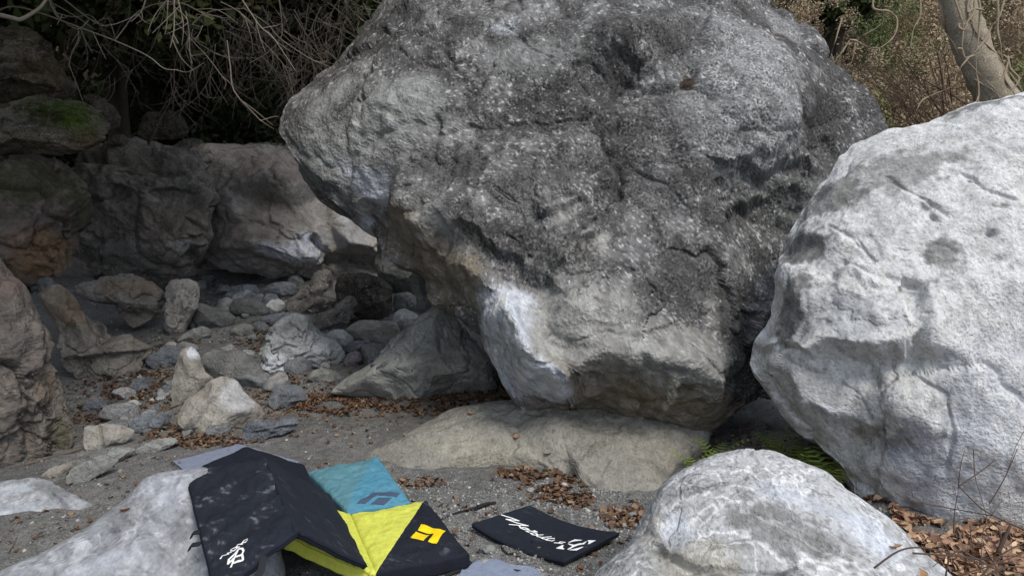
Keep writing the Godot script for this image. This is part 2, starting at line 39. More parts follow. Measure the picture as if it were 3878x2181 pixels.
		[["step", [0.56, 0.44, 0.56, 0.06, 0.58, -0.33, 0.57, -0.72, 0.61, -1.08], -0.16, 0.03, 0.4, -1], ["step", [0.31, -0.62, 0.33, -0.83, 0.31, -1.13], -0.1, 0.02, 0.25, -1], ["bump", 0.28, 0.11, 0.19, 0.46, -10, 0.08]],
		[["reddish", 0.34, 0.86, 0.15, 0.23, -30, 0.25], ["moss", 0.68, -0.83, 0.12, 0.23, 0, 0.45], ["ochre", 0.58, -0.26, 0.12, 0.23, 0, 0.2]],
		[]],
	["brown_boulder", "mossy brown boulder with an ochre lower face under the stepped rock", "rock", "", "brown", Vector3(-7.929, 2.253, -11.544), Vector3(0.566, 0.015, 0.824), 0.7, 1, 0.8, 1.1, 72,
		[1.04, 1.05, 1.05, 1.07, 1.09, 1.09, 1.1, 1.11, 1.13, 1.16, 1.18, 1.18, 1.17, 1.16, 1.11, 1.07, 1.05, 1.06, 1.09, 1.14, 1.19, 1.23, 1.23, 1.17, 1.13, 1.09, 1.07, 1.06, 1.06, 1.08, 1.1, 1.13, 1.18, 1.2, 1.14, 1.06, 0.98, 0.93, 0.9, 0.92, 0.97, 1.04, 1.09, 1.07, 1.06, 1.06, 1.06, 1.05, 1.02, 0.98, 0.95, 0.94, 0.93, 0.94, 0.97, 1.01],
		[["step", [-0.31, -0.17, 0.05, 0.01, 0.39, 0.37, 0.56, 0.57, 0.79, 0.51], 0.12, 0.06, 0.6, 1], ["crack", [-0.22, -0.29, 0.1, -0.06, 0.39, 0.37], 0.06, 0.03], ["crack", [0.51, 0.25, 0.57, -0.19, 0.67, -0.46], 0.05, 0.03]],
		[["moss", 0.1, 0.68, 0.77, 0.39, 0, 0.6], ["moss", 0.76, 0.25, 0.26, 0.39, 0, 0.5], ["ochre", 0.22, -0.5, 0.52, 0.45, 0, 0.8], ["ochre", -0.16, -0.8, 0.39, 0.26, 0, 0.6], ["pinkish", -0.17, -0.23, 0.32, 0.26, 0, 0.4]],
		[]],
	["stepped_rock", "stepped layered rock with grass tuft above the mossy ledge", "rock", "", "layered", Vector3(-8.544, 4.879, -12.37), Vector3(0.566, -0.091, 0.819), 0.6, 1, 0.8, 1.1, 64,
		[0.87, 0.79, 0.77, 0.77, 0.78, 0.79, 0.78, 0.77, 0.76, 0.75, 0.73, 0.71, 0.69, 0.7, 0.75, 0.82, 0.92, 1.05, 1.16, 1.14, 1.08, 1.04, 1.01, 0.99, 0.99, 1.01, 1.04, 1.09, 1.16, 1.21, 1.09, 0.92, 0.82, 0.75, 0.7, 0.66, 0.64, 0.63, 0.63, 0.64, 0.67, 0.71, 0.76, 0.84, 0.96, 1.08, 1.14, 1.01],
		[["step", [-0.4, 0.17, 0.23, 0.22, 0.72, 0.3], 0.18, 0.03, 0.5, 1], ["step", [-0.43, -0.23, 0.31, -0.15, 0.96, -0.11], 0.16, 0.03, 0.5, 1]],
		[["moss", 0.26, 0.61, 0.4, 0.2, 0, 0.35], ["ochre", 0.54, -0.08, 0.4, 0.27, 0, 0.4]],
		[]],
	["mossy_boulder", "rounded boulder with bright green moss patch over its shoulder", "rock", "", "layered", Vector3(-7.732, 3.781, -11.631), Vector3(0.553, -0.051, 0.832), 0.65, 1, 0.8, 1.1, 72,
		[1.1, 1.14, 1.11, 1.05, 0.98, 0.92, 0.83, 0.75, 0.69, 0.63, 0.59, 0.55, 0.53, 0.5, 0.49, 0.47, 0.46, 0.45, 0.45, 0.45, 0.47, 0.49, 0.53, 0.62, 0.78, 0.98, 1.03, 1.04, 1.06, 1.08, 1.11, 1.14, 1.14, 0.97, 0.81, 0.69, 0.61, 0.55, 0.51, 0.49, 0.47, 0.46, 0.45, 0.46, 0.46, 0.48, 0.5, 0.53, 0.57, 0.62, 0.69, 0.75, 0.82, 0.89, 0.98, 1.06],
		[["step", [-0.23, -0.34, 0.19, -0.26, 0.62, -0.36], -0.12, 0.03, 0.3, 1]],
		[["mossgreen", 0.46, 0.28, 0.54, 0.22, -5, 0.95], ["mossgreen", 0.64, 0.08, 0.38, 0.26, -20, 0.6], ["moss", 0.12, 0.2, 0.38, 0.15, 0, 0.6], ["ochre", 0.74, -0.16, 0.32, 0.19, 0, 0.45]],
		[]],
	["cracked_wall", "broad dark fractured rock face behind the brown boulders", "rock face", "", "dark", Vector3(-7.163, 2.417, -13.68), Vector3(0.464, 0.007, 0.886), 0.7, 1.2, 0.8, 1.1, 84,
		[1.43, 1.45, 1.47, 1.48, 1.49, 1.51, 1.52, 1.54, 1.56, 1.56, 1.52, 1.48, 1.45, 1.41, 1.38, 1.35, 1.34, 1.33, 1.32, 1.32, 1.33, 1.34, 1.37, 1.4, 1.41, 1.42, 1.44, 1.46, 1.46, 1.47, 1.47, 1.47, 1.46, 1.45, 1.45, 1.45, 1.47, 1.49, 1.51, 1.51, 1.51, 1.52, 1.53, 1.51, 1.48, 1.45, 1.43, 1.43, 1.43, 1.45, 1.46, 1.47, 1.48, 1.48, 1.49, 1.51, 1.52, 1.51, 1.51, 1.49, 1.45, 1.43, 1.41, 1.41],
		[["step", [-0.3, 0.48, 0.08, 0.33, 0.49, 0.45, 0.9, 0.38], -0.12, 0.025, 0.4, 1], ["step", [0.35, 0.22, 0.25, -0.22, 0.5, -0.51, 1.13, -0.54], 0.14, 0.03, 0.5, 1], ["step", [0.01, 0.22, -0.05, -0.36, -0.11, -0.81], 0.1, 0.03, 0.4, -1], ["crack", [-0.35, 0.73, 0.37, 0.67, 0.78, 0.75], 0.05, 0.02], ["crack", [0.76, 0.37, 0.79, -0.08, 1.14, -0.46], 0.05, 0.02], ["crack", [-0.01, 0.37, -0.11, -0.22, -0.08, -0.89], 0.06, 0.03], ["bump", 0.35, -0.82, 0.53, 0.31, 0, 0.14]],
		[["palecrust", 0.68, -0.67, 0.31, 0.11, -15, 0.7], ["moss", -0.08, 0.95, 0.99, 0.31, 0, 0.35], ["ochre", 0.65, -0.22, 0.61, 0.46, 0, 0.25], ["pinkish", -0.33, -0.07, 0.53, 0.46, 0, 0.25]],
		[1.43, 0, 0, 1.44, 0.29, 0, 1.38, 0.57, 0, 1.26, 0.85, 0, 1.1, 1.1, 0, 0.85, 1.26, 0, 0.56, 1.34, 0, 0.27, 1.35, 0, 0, 1.34, 0, -0.26, 1.29, 0, -0.51, 1.22, 0, -0.76, 1.14, 0, -0.99, 0.99, 0, -1.2, 0.8, 0, -1.35, 0.56, 0, -1.44, 0.29, 0, -1.46, 0, 0, -1.42, -0.28, 0, -1.36, -0.56, 0, -1.26, -0.84, 0, -1.07, -1.07, 0, -0.85, -1.27, 0, -0.57, -1.37, 0, -0.28, -1.41, 0, 0, -1.43, 0, 0.28, -1.43, 0, 0.57, -1.37, 0, 0.83, -1.24, 0, 1.07, -1.07, 0, 1.25, -0.84, 0, 1.34, -0.56, 0, 1.39, -0.28, 0, -0.91, 0.94, 0.25, -0.26, 1.16, 0.3, 0.54, 1.18, 0.3, 1.08, 0.99, 0.3, -0.73, 0.65, 0.45, -0.17, 0.51, 0.5, 0.36, 0.48, 0.55, 0.9, 0.6, 0.55, 1.26, 0.38, 0.4, -0.24, 0.33, 0.33, 0.35, 0.3, 0.36, 0.83, 0.3, 0.45, -0.34, -0.21, 0.5, -0.03, 0.08, 0.55, -0.03, -0.51, 0.55, 0.33, 0, 0.6, 0.79, -0.08, 0.78, 1.14, -0.23, 0.6, 0.3, -0.51, 0.7, 0.69, -0.59, 0.9, 1.05, -0.69, 0.6, 0.56, -0.83, 0.55, 0.28, -0.98, 0.42, -0.38, -0.88, 0.4, 0.69, -1.16, 0.25, -0.64, 0.08, 0.35, -0.99, -0.5, 0.3]],
	["small_dark_rock", "dark speckled rock wedged below the cracked rock face", "rock", "", "dark", Vector3(-8.843, 1.314, -15.43), Vector3(0.497, 0.043, 0.867), 0.35, 0.4, 0.8, 1.1, 44,
		[0.5, 0.47, 0.45, 0.44, 0.44, 0.45, 0.48, 0.51, 0.52, 0.54, 0.57, 0.58, 0.58, 0.59, 0.56, 0.54, 0.53, 0.52, 0.52, 0.52, 0.53, 0.52, 0.5, 0.49, 0.49, 0.47, 0.47, 0.47, 0.49, 0.52, 0.55, 0.57, 0.6, 0.59, 0.57, 0.55],
		[],
		[["blackcrust", 0.01, 0.14, 0.52, 0.35, 0, 0.5]],
		[]],
	["chalked_wall", "smooth bulging rock wall with white chalk patches at its foot", "rock face", "", "wall", Vector3(-4.625, 2.129, -15.659), Vector3(0.283, 0.017, 0.959), 0.8, 1.6, 0.8, 1.1, 94,
		[1.45, 1.33, 1.23, 1.15, 1.1, 1.06, 1.04, 1.02, 1.01, 1.01, 1.01, 1.02, 1.04, 1.07, 1.1, 1.14, 1.2, 1.26, 1.35, 1.46, 1.58, 1.69, 1.74, 1.77, 1.81, 1.87, 1.93, 2, 2.08, 2.17, 2.21, 2.24, 2.26, 2.26, 2.23, 2.18, 2.12, 2.04, 1.97, 1.92, 1.91, 1.96, 2.04, 2.15, 2.23, 2.14, 2.02, 1.88, 1.77, 1.67, 1.58, 1.5, 1.42, 1.36, 1.31, 1.28, 1.25, 1.24, 1.23, 1.23, 1.24, 1.26, 1.29, 1.34, 1.4, 1.47, 1.55, 1.63, 1.7, 1.77, 1.86, 1.97, 2.16, 2.41, 2.42, 2.33, 2.18, 2.02, 1.83, 1.62],
		[["step", [-1.73, 0.76, -1.23, 0.87, -0.75, 1.08, -0.28, 1.09], 0.15, 0.05, 0.6, 1], ["step", [-0.95, 0.35, -0.48, 0.09, -0.17, -0.24, 0.06, -0.66], -0.14, 0.04, 0.5, -1], ["step", [0.31, -0.33, 0.55, -0.68, 1.15, -0.7, 1.68, -0.9], -0.3, 0.05, 0.4, 1], ["bump", -0.54, 0.76, 0.53, 0.35, -20, 0.18], ["bump", -1.26, -0.14, 0.79, 0.61, 0, 0.2], ["bump", 0.06, -0.66, 0.35, 0.35, 0, 0.2], ["bump", 0.98, -0.26, 0.53, 0.44, 0, 0.16], ["bump", 0.35, 0.52, 0.35, 0.35, 0, -0.2], ["crack", [-0.88, -0.48, -0.5, -0.65, -0.27, -0.83], 0.06, 0.03], ["bump", 0.5, 0.17, 0.12, 0.26, 0, -0.2]],
		[["bluegrey", 0.96, -0.33, 0.61, 0.35, 0, 0.4], ["ochre", -0.94, 0.02, 0.7, 0.53, 0, 0.25], ["blackcrust", 1.17, -0.9, 0.7, 0.18, 0, 0.4], ["pinkish", -0.6, 1.17, 0.88, 0.35, 0, 0.3], ["chalk", 0.08, -0.59, 0.42, 0.37, 0, 0.9], ["chalk", -0.5, -0.6, 0.53, 0.19, -10, 0.5], ["chalk", 0.92, 0.17, 0.19, 0.19, 0, 0.45]],
		[1.45, 0, 0, 1.21, 0.19, 0, 1.04, 0.34, 0, 0.92, 0.47, 0, 0.82, 0.59, 0, 0.72, 0.72, 0, 0.61, 0.84, 0, 0.5, 0.98, 0, 0.37, 1.14, 0, 0.21, 1.33, 0, 0, 1.58, 0, -0.27, 1.71, 0, -0.56, 1.73, 0, -0.87, 1.72, 0, -1.22, 1.68, 0, -1.56, 1.56, 0, -1.83, 1.33, 0, -1.98, 1.01, 0, -2.01, 0.65, 0, -1.94, 0.31, 0, -1.91, 0, 0, -2.02, -0.32, 0, -2.12, -0.69, 0, -1.8, -0.91, 0, -1.43, -1.04, 0, -1.12, -1.12, 0, -0.84, -1.15, 0, -0.6, -1.17, 0, -0.39, -1.19, 0, -0.19, -1.21, 0, 0, -1.24, 0, 0.2, -1.28, 0, 0.43, -1.33, 0, 0.7, -1.38, 0, 1, -1.37, 0, 1.31, -1.31, 0, 1.75, -1.27, 0, 2.16, -1.1, 0, 2.07, -0.67, 0, 1.8, -0.29, 0, -1.55, 1.34, 0.2, -0.92, 1.47, 0.25, -0.27, 1.49, 0.25, -1.56, 0.76, 0.4, -1.23, 0.87, 0.58, -0.75, 1.08, 0.62, -0.29, 1.01, 0.6, 0.19, 0.77, 0.4, -1.11, 0.51, 0.3, -0.47, 0.43, 0.36, 0.01, 0.35, 0.3, -1.26, 0.02, 0.7, -0.78, 0.18, 0.72, -0.32, -0.07, 0.6, -1.59, -0.47, 0.6, -0.96, -0.47, 0.78, -0.5, -0.56, 0.85, -0.17, -0.33, 0.55, 0.07, -0.32, 0.8, 0.22, -0.74, 0.85, -0.11, -0.83, 0.7, 0.58, 0, 0.45, 0.91, 0, 0.6, 0.96, -0.42, 0.8, 1.48, -0.53, 0.6, 0.73, -0.69, 0.42, 1.34, -0.99, 0.2, 1.76, -0.81, 0.4, -1, -0.87, 0.4, 0.3, -1.04, 0.25]],
	["upper_wall_rock", "pale broken rock lip on top of the chalked wall", "rock", "", "wall", Vector3(-6.226, 3.579, -16.845), Vector3(0.347, -0.033, 0.937), 0.4, 1, 0.8, 1.1, 60,
		[1.32, 1.24, 1.05, 0.85, 0.67, 0.55, 0.48, 0.44, 0.41, 0.39, 0.38, 0.38, 0.39, 0.42, 0.45, 0.51, 0.6, 0.76, 1.04, 1.25, 1.23, 1.15, 0.98, 0.82, 0.66, 0.54, 0.46, 0.39, 0.35, 0.32, 0.3, 0.29, 0.29, 0.3, 0.31, 0.34, 0.39, 0.5, 0.83, 1.18],
		[],
		[["palecrust", 0.18, 0.18, 0.93, 0.23, 0, 0.3]],
		[]],
	["tilted_slab", "angular tilted brown block split by a moss-filled crack", "rock", "", "brownpale", Vector3(-5.907, 0.582, -9.77), Vector3(0.514, 0.105, 0.851), 0.4, 0.7, 0.8, 1.1, 68,
		[0.65, 0.58, 0.52, 0.26, 0.26, 0.26, 0.27, 0.29, 0.31, 0.33, 0.34, 0.35, 0.37, 0.39, 0.42, 0.46, 0.55, 0.95, 0.99, 1.02, 1.05, 0.75, 0.61, 0.54, 0.49, 0.46, 0.43, 0.42, 0.41, 0.4, 0.4, 0.41, 0.42, 0.44, 0.45, 0.46, 0.46, 0.47, 0.48, 0.5, 0.52, 0.55, 0.6, 0.65, 0.68, 0.69, 0.7, 0.69, 0.68, 0.68, 0.69, 0.71, 0.73, 0.77, 0.82, 0.79],
		[["step", [0.01, 0.4, 0.04, 0.24, 0.19, 0.06, 0.49, 0.08], -0.12, 0.03, 0.4, -1], ["step", [-0.33, -0.14, -0.01, -0.11, 0.32, -0.12, 0.79, -0.14], -0.1, 0.04, 0.3, 1], ["crack", [-0.02, 0.43, 0.04, 0.24, 0.15, 0.12], 0.06, 0.025]],
		[["ochre", -0.33, 0.59, 0.33, 0.28, -30, 0.45], ["moss", -0.28, 0.32, 0.11, 0.07, 0, 0.6], ["blackcrust", 0.07, 0.37, 0.08, 0.17, 30, 0.7], ["greyfilm", 0.27, -0.23, 0.5, 0.22, 0, 0.3]],
		[]],
	["long_brown_rock", "long rounded brown rock lying across the angular block", "rock", "", "brownpale", Vector3(-6.523, 0.951, -11.765), Vector3(0.484, 0.073, 0.872), 0.35, 0.5, 0.8, 1.1, 64,
		[0.62, 0.62, 0.6, 0.56, 0.53, 0.5, 0.49, 0.48, 0.47, 0.46, 0.45, 0.45, 0.46, 0.47, 0.48, 0.49, 0.51, 0.52, 0.54, 0.58, 0.69, 0.78, 0.74, 0.63, 0.42, 0.29, 0.23, 0.19, 0.18, 0.18, 0.18, 0.2, 0.22, 0.25, 0.3, 0.34, 0.4, 0.47, 0.52, 0.53, 0.53, 0.54, 0.56, 0.58, 0.61, 0.62, 0.63, 0.63],
		[["step", [-0.17, 0, 0.1, -0.22, 0.46, -0.26], -0.1, 0.05, 0.3, 1]],
		[["ochre", 0.13, 0.24, 0.47, 0.17, 0, 0.4]],
		[]],
	["upright_grey_rock", "upright pale grey rock with one vertical crack", "rock", "", "palegrey", Vector3(-5.574, 0.845, -11.792), Vector3(0.426, 0.08, 0.901), 0.28, 0.35, 0.8, 1.1, 56,
		[0.28, 0.29, 0.31, 0.33, 0.36, 0.39, 0.42, 0.47, 0.48, 0.49, 0.48, 0.47, 0.46, 0.46, 0.44, 0.4, 0.36, 0.33, 0.3, 0.29, 0.28, 0.27, 0.27, 0.28, 0.29, 0.32, 0.35, 0.39, 0.45, 0.49, 0.51, 0.5, 0.49, 0.48, 0.42, 0.36, 0.32, 0.29, 0.28, 0.27, 0.27, 0.27, 0.27, 0.27],
		[["crack", [-0.03, 0.18, 0, -0.05, -0.03, -0.28], 0.05, 0.02]],
		[],
		[]],
	["creek_stone", "dark oval stone below the upright grey rock", "stone", "stones in the creek bed", "darkstone", Vector3(-5.174, 0.611, -12.103), Vector3(0.392, 0.09, 0.916), 0.18, 0.23, 0.8, 1.1, 30,
		[0.34, 0.29, 0.25, 0.21, 0.19, 0.18, 0.17, 0.16, 0.16, 0.17, 0.18, 0.19, 0.21, 0.25, 0.3, 0.35, 0.37, 0.39, 0.38, 0.37, 0.36, 0.35, 0.34, 0.32, 0.31, 0.3, 0.28, 0.27, 0.25, 0.24, 0.24, 0.24, 0.25, 0.26, 0.27, 0.28, 0.3, 0.33, 0.36, 0.37],
		[],
		[],
		[]],
	["creek_stone", "flat dark slate stone with fine layers near the chalked wall", "stone", "stones in the creek bed", "slate", Vector3(-5.369, 0.767, -14.049), Vector3(0.356, 0.073, 0.932), 0.15, 0.19, 0.8, 1.1, 30,
		[0.29, 0.29, 0.29, 0.29, 0.27, 0.24, 0.22, 0.2, 0.2, 0.19, 0.19, 0.19, 0.2, 0.2, 0.22, 0.23, 0.26, 0.28, 0.28, 0.28, 0.29, 0.29, 0.27, 0.25, 0.23, 0.22, 0.22, 0.21, 0.2, 0.19, 0.18, 0.18, 0.18, 0.19, 0.2, 0.22, 0.24, 0.25, 0.26, 0.27],
		[],
		[],
		[]],
	["creek_stone", "grey rounded stone between slate stone and white stone", "stone", "stones in the creek bed", "darkstone", Vector3(-4.809, 0.648, -12.824), Vector3(0.35, 0.085, 0.933), 0.16, 0.21, 0.8, 1.1, 30,
		[0.31, 0.28, 0.26, 0.23, 0.21, 0.2, 0.19, 0.19, 0.19, 0.19, 0.19, 0.2, 0.21, 0.22, 0.24, 0.27, 0.31, 0.33, 0.34, 0.36, 0.35, 0.34, 0.32, 0.28, 0.25, 0.22, 0.21, 0.19, 0.19, 0.18, 0.19, 0.19, 0.2, 0.22, 0.25, 0.29, 0.32, 0.35, 0.37, 0.34],
		[],
		[],
		[]],
	["creek_stone", "small white stone beside the craggy dark rock", "stone", "stones in the creek bed", "white", Vector3(-4.406, 0.648, -12.991), Vector3(0.32, 0.085, 0.944), 0.1, 0.13, 0.8, 1.1, 30,
		[0.17, 0.18, 0.19, 0.19, 0.19, 0.18, 0.18, 0.18, 0.17, 0.16, 0.15, 0.15, 0.15, 0.15, 0.15, 0.15, 0.15, 0.16, 0.17, 0.18, 0.17, 0.17, 0.16, 0.16, 0.16, 0.17, 0.17, 0.17, 0.17, 0.17, 0.16, 0.15, 0.15, 0.14, 0.14, 0.14, 0.15, 0.15, 0.16, 0.16],
		[],
		[],
		[]],
	["creek_stone", "craggy dark rock with a slanting top beside the round black boulder", "stone", "stones in the creek bed", "dark", Vector3(-3.704, 0.882, -13.027), Vector3(0.273, 0.076, 0.959), 0.27, 0.35, 0.8, 1.1, 30,
		[0.45, 0.37, 0.37, 0.4, 0.45, 0.5, 0.56, 0.52, 0.46, 0.4, 0.35, 0.31, 0.29, 0.27, 0.26, 0.26, 0.26, 0.27, 0.29, 0.31, 0.34, 0.39, 0.46, 0.57, 0.64, 0.64, 0.58, 0.53, 0.5, 0.47, 0.44, 0.43, 0.43, 0.43, 0.45, 0.46, 0.48, 0.51, 0.52, 0.53],
		[],
		[],
		[]],
	["creek_stone", "long dark layered rock with a curled end", "stone", "stones in the creek bed", "dark", Vector3(-3.103, 0.634, -12.052), Vector3(0.248, 0.094, 0.964), 0.2, 0.26, 0.8, 1.1, 30,
		[0.36, 0.39, 0.44, 0.5, 0.52, 0.49, 0.42, 0.22, 0.15, 0.13, 0.12, 0.11, 0.11, 0.11, 0.12, 0.13, 0.14, 0.16, 0.2, 0.24, 0.3, 0.38, 0.45, 0.44, 0.43, 0.4, 0.38, 0.37, 0.36, 0.34, 0.33, 0.32, 0.32, 0.32, 0.31, 0.31, 0.3, 0.31, 0.32, 0.33],
		[],
		[],
		[]],
	["creek_stone", "round blackish boulder with pale lichen flecks on top", "stone", "stones in the creek bed", "blackstone", Vector3(-2.614, 0.885, -12.464), Vector3(0.205, 0.081, 0.976), 0.31, 0.4, 0.8, 1.1, 64,
		[0.51, 0.49, 0.48, 0.47, 0.46, 0.45, 0.44, 0.44, 0.44, 0.44, 0.44, 0.46, 0.48, 0.51, 0.54, 0.59, 0.61, 0.6, 0.56, 0.52, 0.49, 0.46, 0.44, 0.43, 0.43, 0.42, 0.41, 0.41, 0.41, 0.42, 0.43, 0.45, 0.48, 0.52, 0.56, 0.61, 0.62, 0.61, 0.57, 0.54],
		[],
		[],
		[]],
	["creek_stone", "flat dark stone running out to the left of the layered rock", "stone", "stones in the creek bed", "slate", Vector3(-4.021, 0.516, -12.337), Vector3(0.308, 0.096, 0.946), 0.15, 0.19, 0.8, 1.1, 30,
		[0.51, 0.4, 0.31, 0.26, 0.22, 0.19, 0.17, 0.15, 0.14, 0.13, 0.13, 0.13, 0.13, 0.14, 0.15, 0.17, 0.19, 0.23, 0.3, 0.43, 0.4, 0.28, 0.22, 0.19, 0.16, 0.15, 0.14, 0.13, 0.13, 0.13, 0.14, 0.14, 0.15, 0.16, 0.17, 0.19, 0.23, 0.28, 0.36, 0.47],
		[],
		[],
		[]],
	["creek_stone", "large grey cracked boulder with bluish lower side in mid creek", "stone", "stones in the creek bed", "greyblue", Vector3(-3.083, 0.483, -10.179), Vector3(0.288, 0.119, 0.95), 0.33, 0.43, 0.8, 1.1, 76,
		[0.59, 0.54, 0.5, 0.46, 0.43, 0.4, 0.39, 0.38, 0.4, 0.43, 0.46, 0.47, 0.48, 0.49, 0.49, 0.48, 0.48, 0.49, 0.49, 0.51, 0.53, 0.55, 0.56, 0.57, 0.59, 0.61, 0.63, 0.65, 0.65, 0.64, 0.6, 0.56, 0.53, 0.5, 0.48, 0.47, 0.47, 0.47, 0.48, 0.51, 0.53, 0.56, 0.6, 0.65, 0.65, 0.66, 0.64, 0.62],
		[["crack", [-0.42, -0.05, -0.2, 0.05, 0.01, -0.02, 0.23, 0.14], 0.04, 0.02], ["crack", [-0.38, -0.28, -0.1, -0.18, 0.17, -0.14], 0.04, 0.02], ["bump", 0.34, -0.1, 0.17, 0.14, 0, 0.08]],
		[["bluewhite", -0.37, -0.22, 0.23, 0.17, 0, 0.45], ["bluewhite", 0.28, -0.03, 0.17, 0.12, 0, 0.4]],
		[]],
	["creek_stone", "smooth dark round boulder behind the twin pale stones", "stone", "stones in the creek bed", "darkstone", Vector3(-3.843, 0.291, -9.533), Vector3(0.371, 0.134, 0.919), 0.21, 0.27, 0.8, 1.1, 64,
		[0.37, 0.35, 0.33, 0.32, 0.31, 0.3, 0.29, 0.29, 0.29, 0.28, 0.28, 0.29, 0.3, 0.33, 0.36, 0.41, 0.45, 0.45, 0.43, 0.39, 0.36, 0.34, 0.32, 0.31, 0.28, 0.27, 0.26, 0.25, 0.26, 0.26, 0.28, 0.29, 0.31, 0.33, 0.37, 0.42, 0.44, 0.46, 0.43, 0.4],
		[],
		[],
		[]],
	["creek_stone", "pale tapering stone with a white cap behind the big pale stone", "stone", "stones in the creek bed", "beige", Vector3(-4.138, 0.333, -8.968), Vector3(0.415, 0.136, 0.9), 0.19, 0.25, 0.8, 1.1, 56,
		[0.21, 0.18, 0.16, 0.16, 0.17, 0.18, 0.21, 0.25, 0.29, 0.36, 0.41, 0.41, 0.38, 0.34, 0.31, 0.29, 0.27, 0.26, 0.25, 0.25, 0.25, 0.26, 0.27, 0.29, 0.33, 0.37, 0.42, 0.42, 0.41, 0.4, 0.39, 0.38, 0.37, 0.35, 0.32, 0.3, 0.28, 0.27, 0.27, 0.25],
		[],
		[["chalk", 0.03, 0.33, 0.1, 0.08, -20, 0.7]],
		[]],
	["creek_stone", "big smooth pale triangular stone in the leaf litter", "stone", "stones in the creek bed", "beige", Vector3(-3.353, 0.245, -7.88), Vector3(0.386, 0.163, 0.908), 0.24, 0.31, 0.8, 1.1, 80,
		[0.43, 0.39, 0.36, 0.35, 0.34, 0.35, 0.36, 0.37, 0.37, 0.37, 0.37, 0.36, 0.35, 0.35, 0.34, 0.32, 0.3, 0.29, 0.3, 0.31, 0.34, 0.37, 0.4, 0.42, 0.44, 0.48, 0.49, 0.48, 0.43, 0.38, 0.39, 0.4, 0.4, 0.38, 0.37, 0.37, 0.37, 0.36, 0.36, 0.36, 0.36, 0.37, 0.39, 0.42, 0.46, 0.49, 0.51, 0.48],
		[["step", [0.05, 0.35, -0.04, 0.15, -0.21, -0.01, -0.34, -0.18], -0.08, 0.06, 0.35, -1], ["bump", 0.2, -0.06, 0.23, 0.18, 0, 0.06]],
		[["bluewhite", 0.21, 0.12, 0.23, 0.18, -20, 0.35], ["tanlight", -0.06, -0.21, 0.23, 0.09, 0, 0.4]],
		[]],
	["creek_stone", "bluish dark stone at the edge of the leaf litter", "stone", "stones in the creek bed", "bluestone", Vector3(-2.862, 0.123, -8.784), Vector3(0.306, 0.159, 0.939), 0.13, 0.17, 0.8, 1.1, 30,
		[0.26, 0.25, 0.23, 0.21, 0.2, 0.19, 0.18, 0.17, 0.17, 0.17, 0.17, 0.17, 0.17, 0.18, 0.19, 0.21, 0.22, 0.23, 0.23, 0.24, 0.25, 0.25, 0.25, 0.24, 0.24, 0.22, 0.2, 0.18, 0.18, 0.17, 0.17, 0.17, 0.17, 0.17, 0.18, 0.19, 0.2, 0.22, 0.25, 0.26],
		[],
		[],
		[]],
	["creek_stone", "black lumpy elongated stone on the sand behind the pads", "stone", "stones in the creek bed", "bluestone", Vector3(-2.669, 0.085, -7.568), Vector3(0.327, 0.185, 0.927), 0.12, 0.15, 0.8, 1.1, 56,
		[0.28, 0.31, 0.3, 0.27, 0.23, 0.17, 0.14, 0.12, 0.11, 0.11, 0.11, 0.11, 0.12, 0.14, 0.16, 0.19, 0.22, 0.27, 0.29, 0.29, 0.3, 0.3, 0.3, 0.27, 0.23, 0.16, 0.12, 0.1, 0.08, 0.08, 0.07, 0.07, 0.07, 0.07, 0.08, 0.09, 0.1, 0.13, 0.16, 0.21],
		[["step", [-0.12, 0.02, 0.08, 0.04, 0.27, 0.04], -0.04, 0.015, 0.15, 1]],
		[],
		[]],
	["creek_stone", "dark bluish stone left of the big pale stone", "stone", "stones in the creek bed", "bluestone", Vector3(-4.149, 0.077, -7.832), Vector3(0.461, 0.168, 0.871), 0.1, 0.13, 0.8, 1.1, 30,
		[0.21, 0.22, 0.19, 0.16, 0.15, 0.13, 0.12, 0.12, 0.12, 0.12, 0.12, 0.12, 0.12, 0.13, 0.14, 0.15, 0.16, 0.18, 0.19, 0.21, 0.21, 0.2, 0.19, 0.17, 0.16, 0.14, 0.13, 0.12, 0.12, 0.12, 0.12, 0.12, 0.13, 0.14, 0.15, 0.15, 0.16, 0.17, 0.18, 0.2],
		[],
		[],
		[]],
	["creek_stone", "flat dark stone above the bluish stone", "stone", "stones in the creek bed", "bluestone", Vector3(-4.287, 0.026, -8.274), Vector3(0.454, 0.163, 0.876), 0.06, 0.08, 0.8, 1.1, 30,
		[0.17, 0.14, 0.11, 0.09, 0.08, 0.07, 0.06, 0.06, 0.06, 0.06, 0.06, 0.06, 0.06, 0.06, 0.07, 0.08, 0.09, 0.1, 0.12, 0.15, 0.14, 0.12, 0.1, 0.09, 0.08, 0.07, 0.07, 0.06, 0.06, 0.06, 0.06, 0.06, 0.06, 0.07, 0.07, 0.08, 0.1, 0.13, 0.15, 0.16],
		[],
		[],
		[]],
	["creek_stone", "pale cracked stone beside the brown column rock", "stone", "stones in the creek bed", "beige", Vector3(-4.3, 0.094, -7.279), Vector3(0.501, 0.175, 0.848), 0.12, 0.15, 0.8, 1.1, 56,
		[0.23, 0.25, 0.23, 0.21, 0.2, 0.18, 0.17, 0.16, 0.16, 0.15, 0.16, 0.16, 0.17, 0.18, 0.2, 0.23, 0.26, 0.25, 0.24, 0.24, 0.24, 0.24, 0.24, 0.22, 0.2, 0.19, 0.16, 0.14, 0.13, 0.12, 0.12, 0.11, 0.11, 0.12, 0.12, 0.13, 0.14, 0.16, 0.18, 0.21],
		[["crack", [-0.07, 0.14, -0.06, 0.03, -0.04, -0.1], 0.03, 0.012]],
		[],
		[]],
	["creek_stone", "dark stone leaning between angular block and pale tapering stone", "stone", "stones in the creek bed", "bluestone", Vector3(-5.088, 0.288, -10.186), Vector3(0.444, 0.121, 0.888), 0.13, 0.16, 0.8, 1.1, 30,
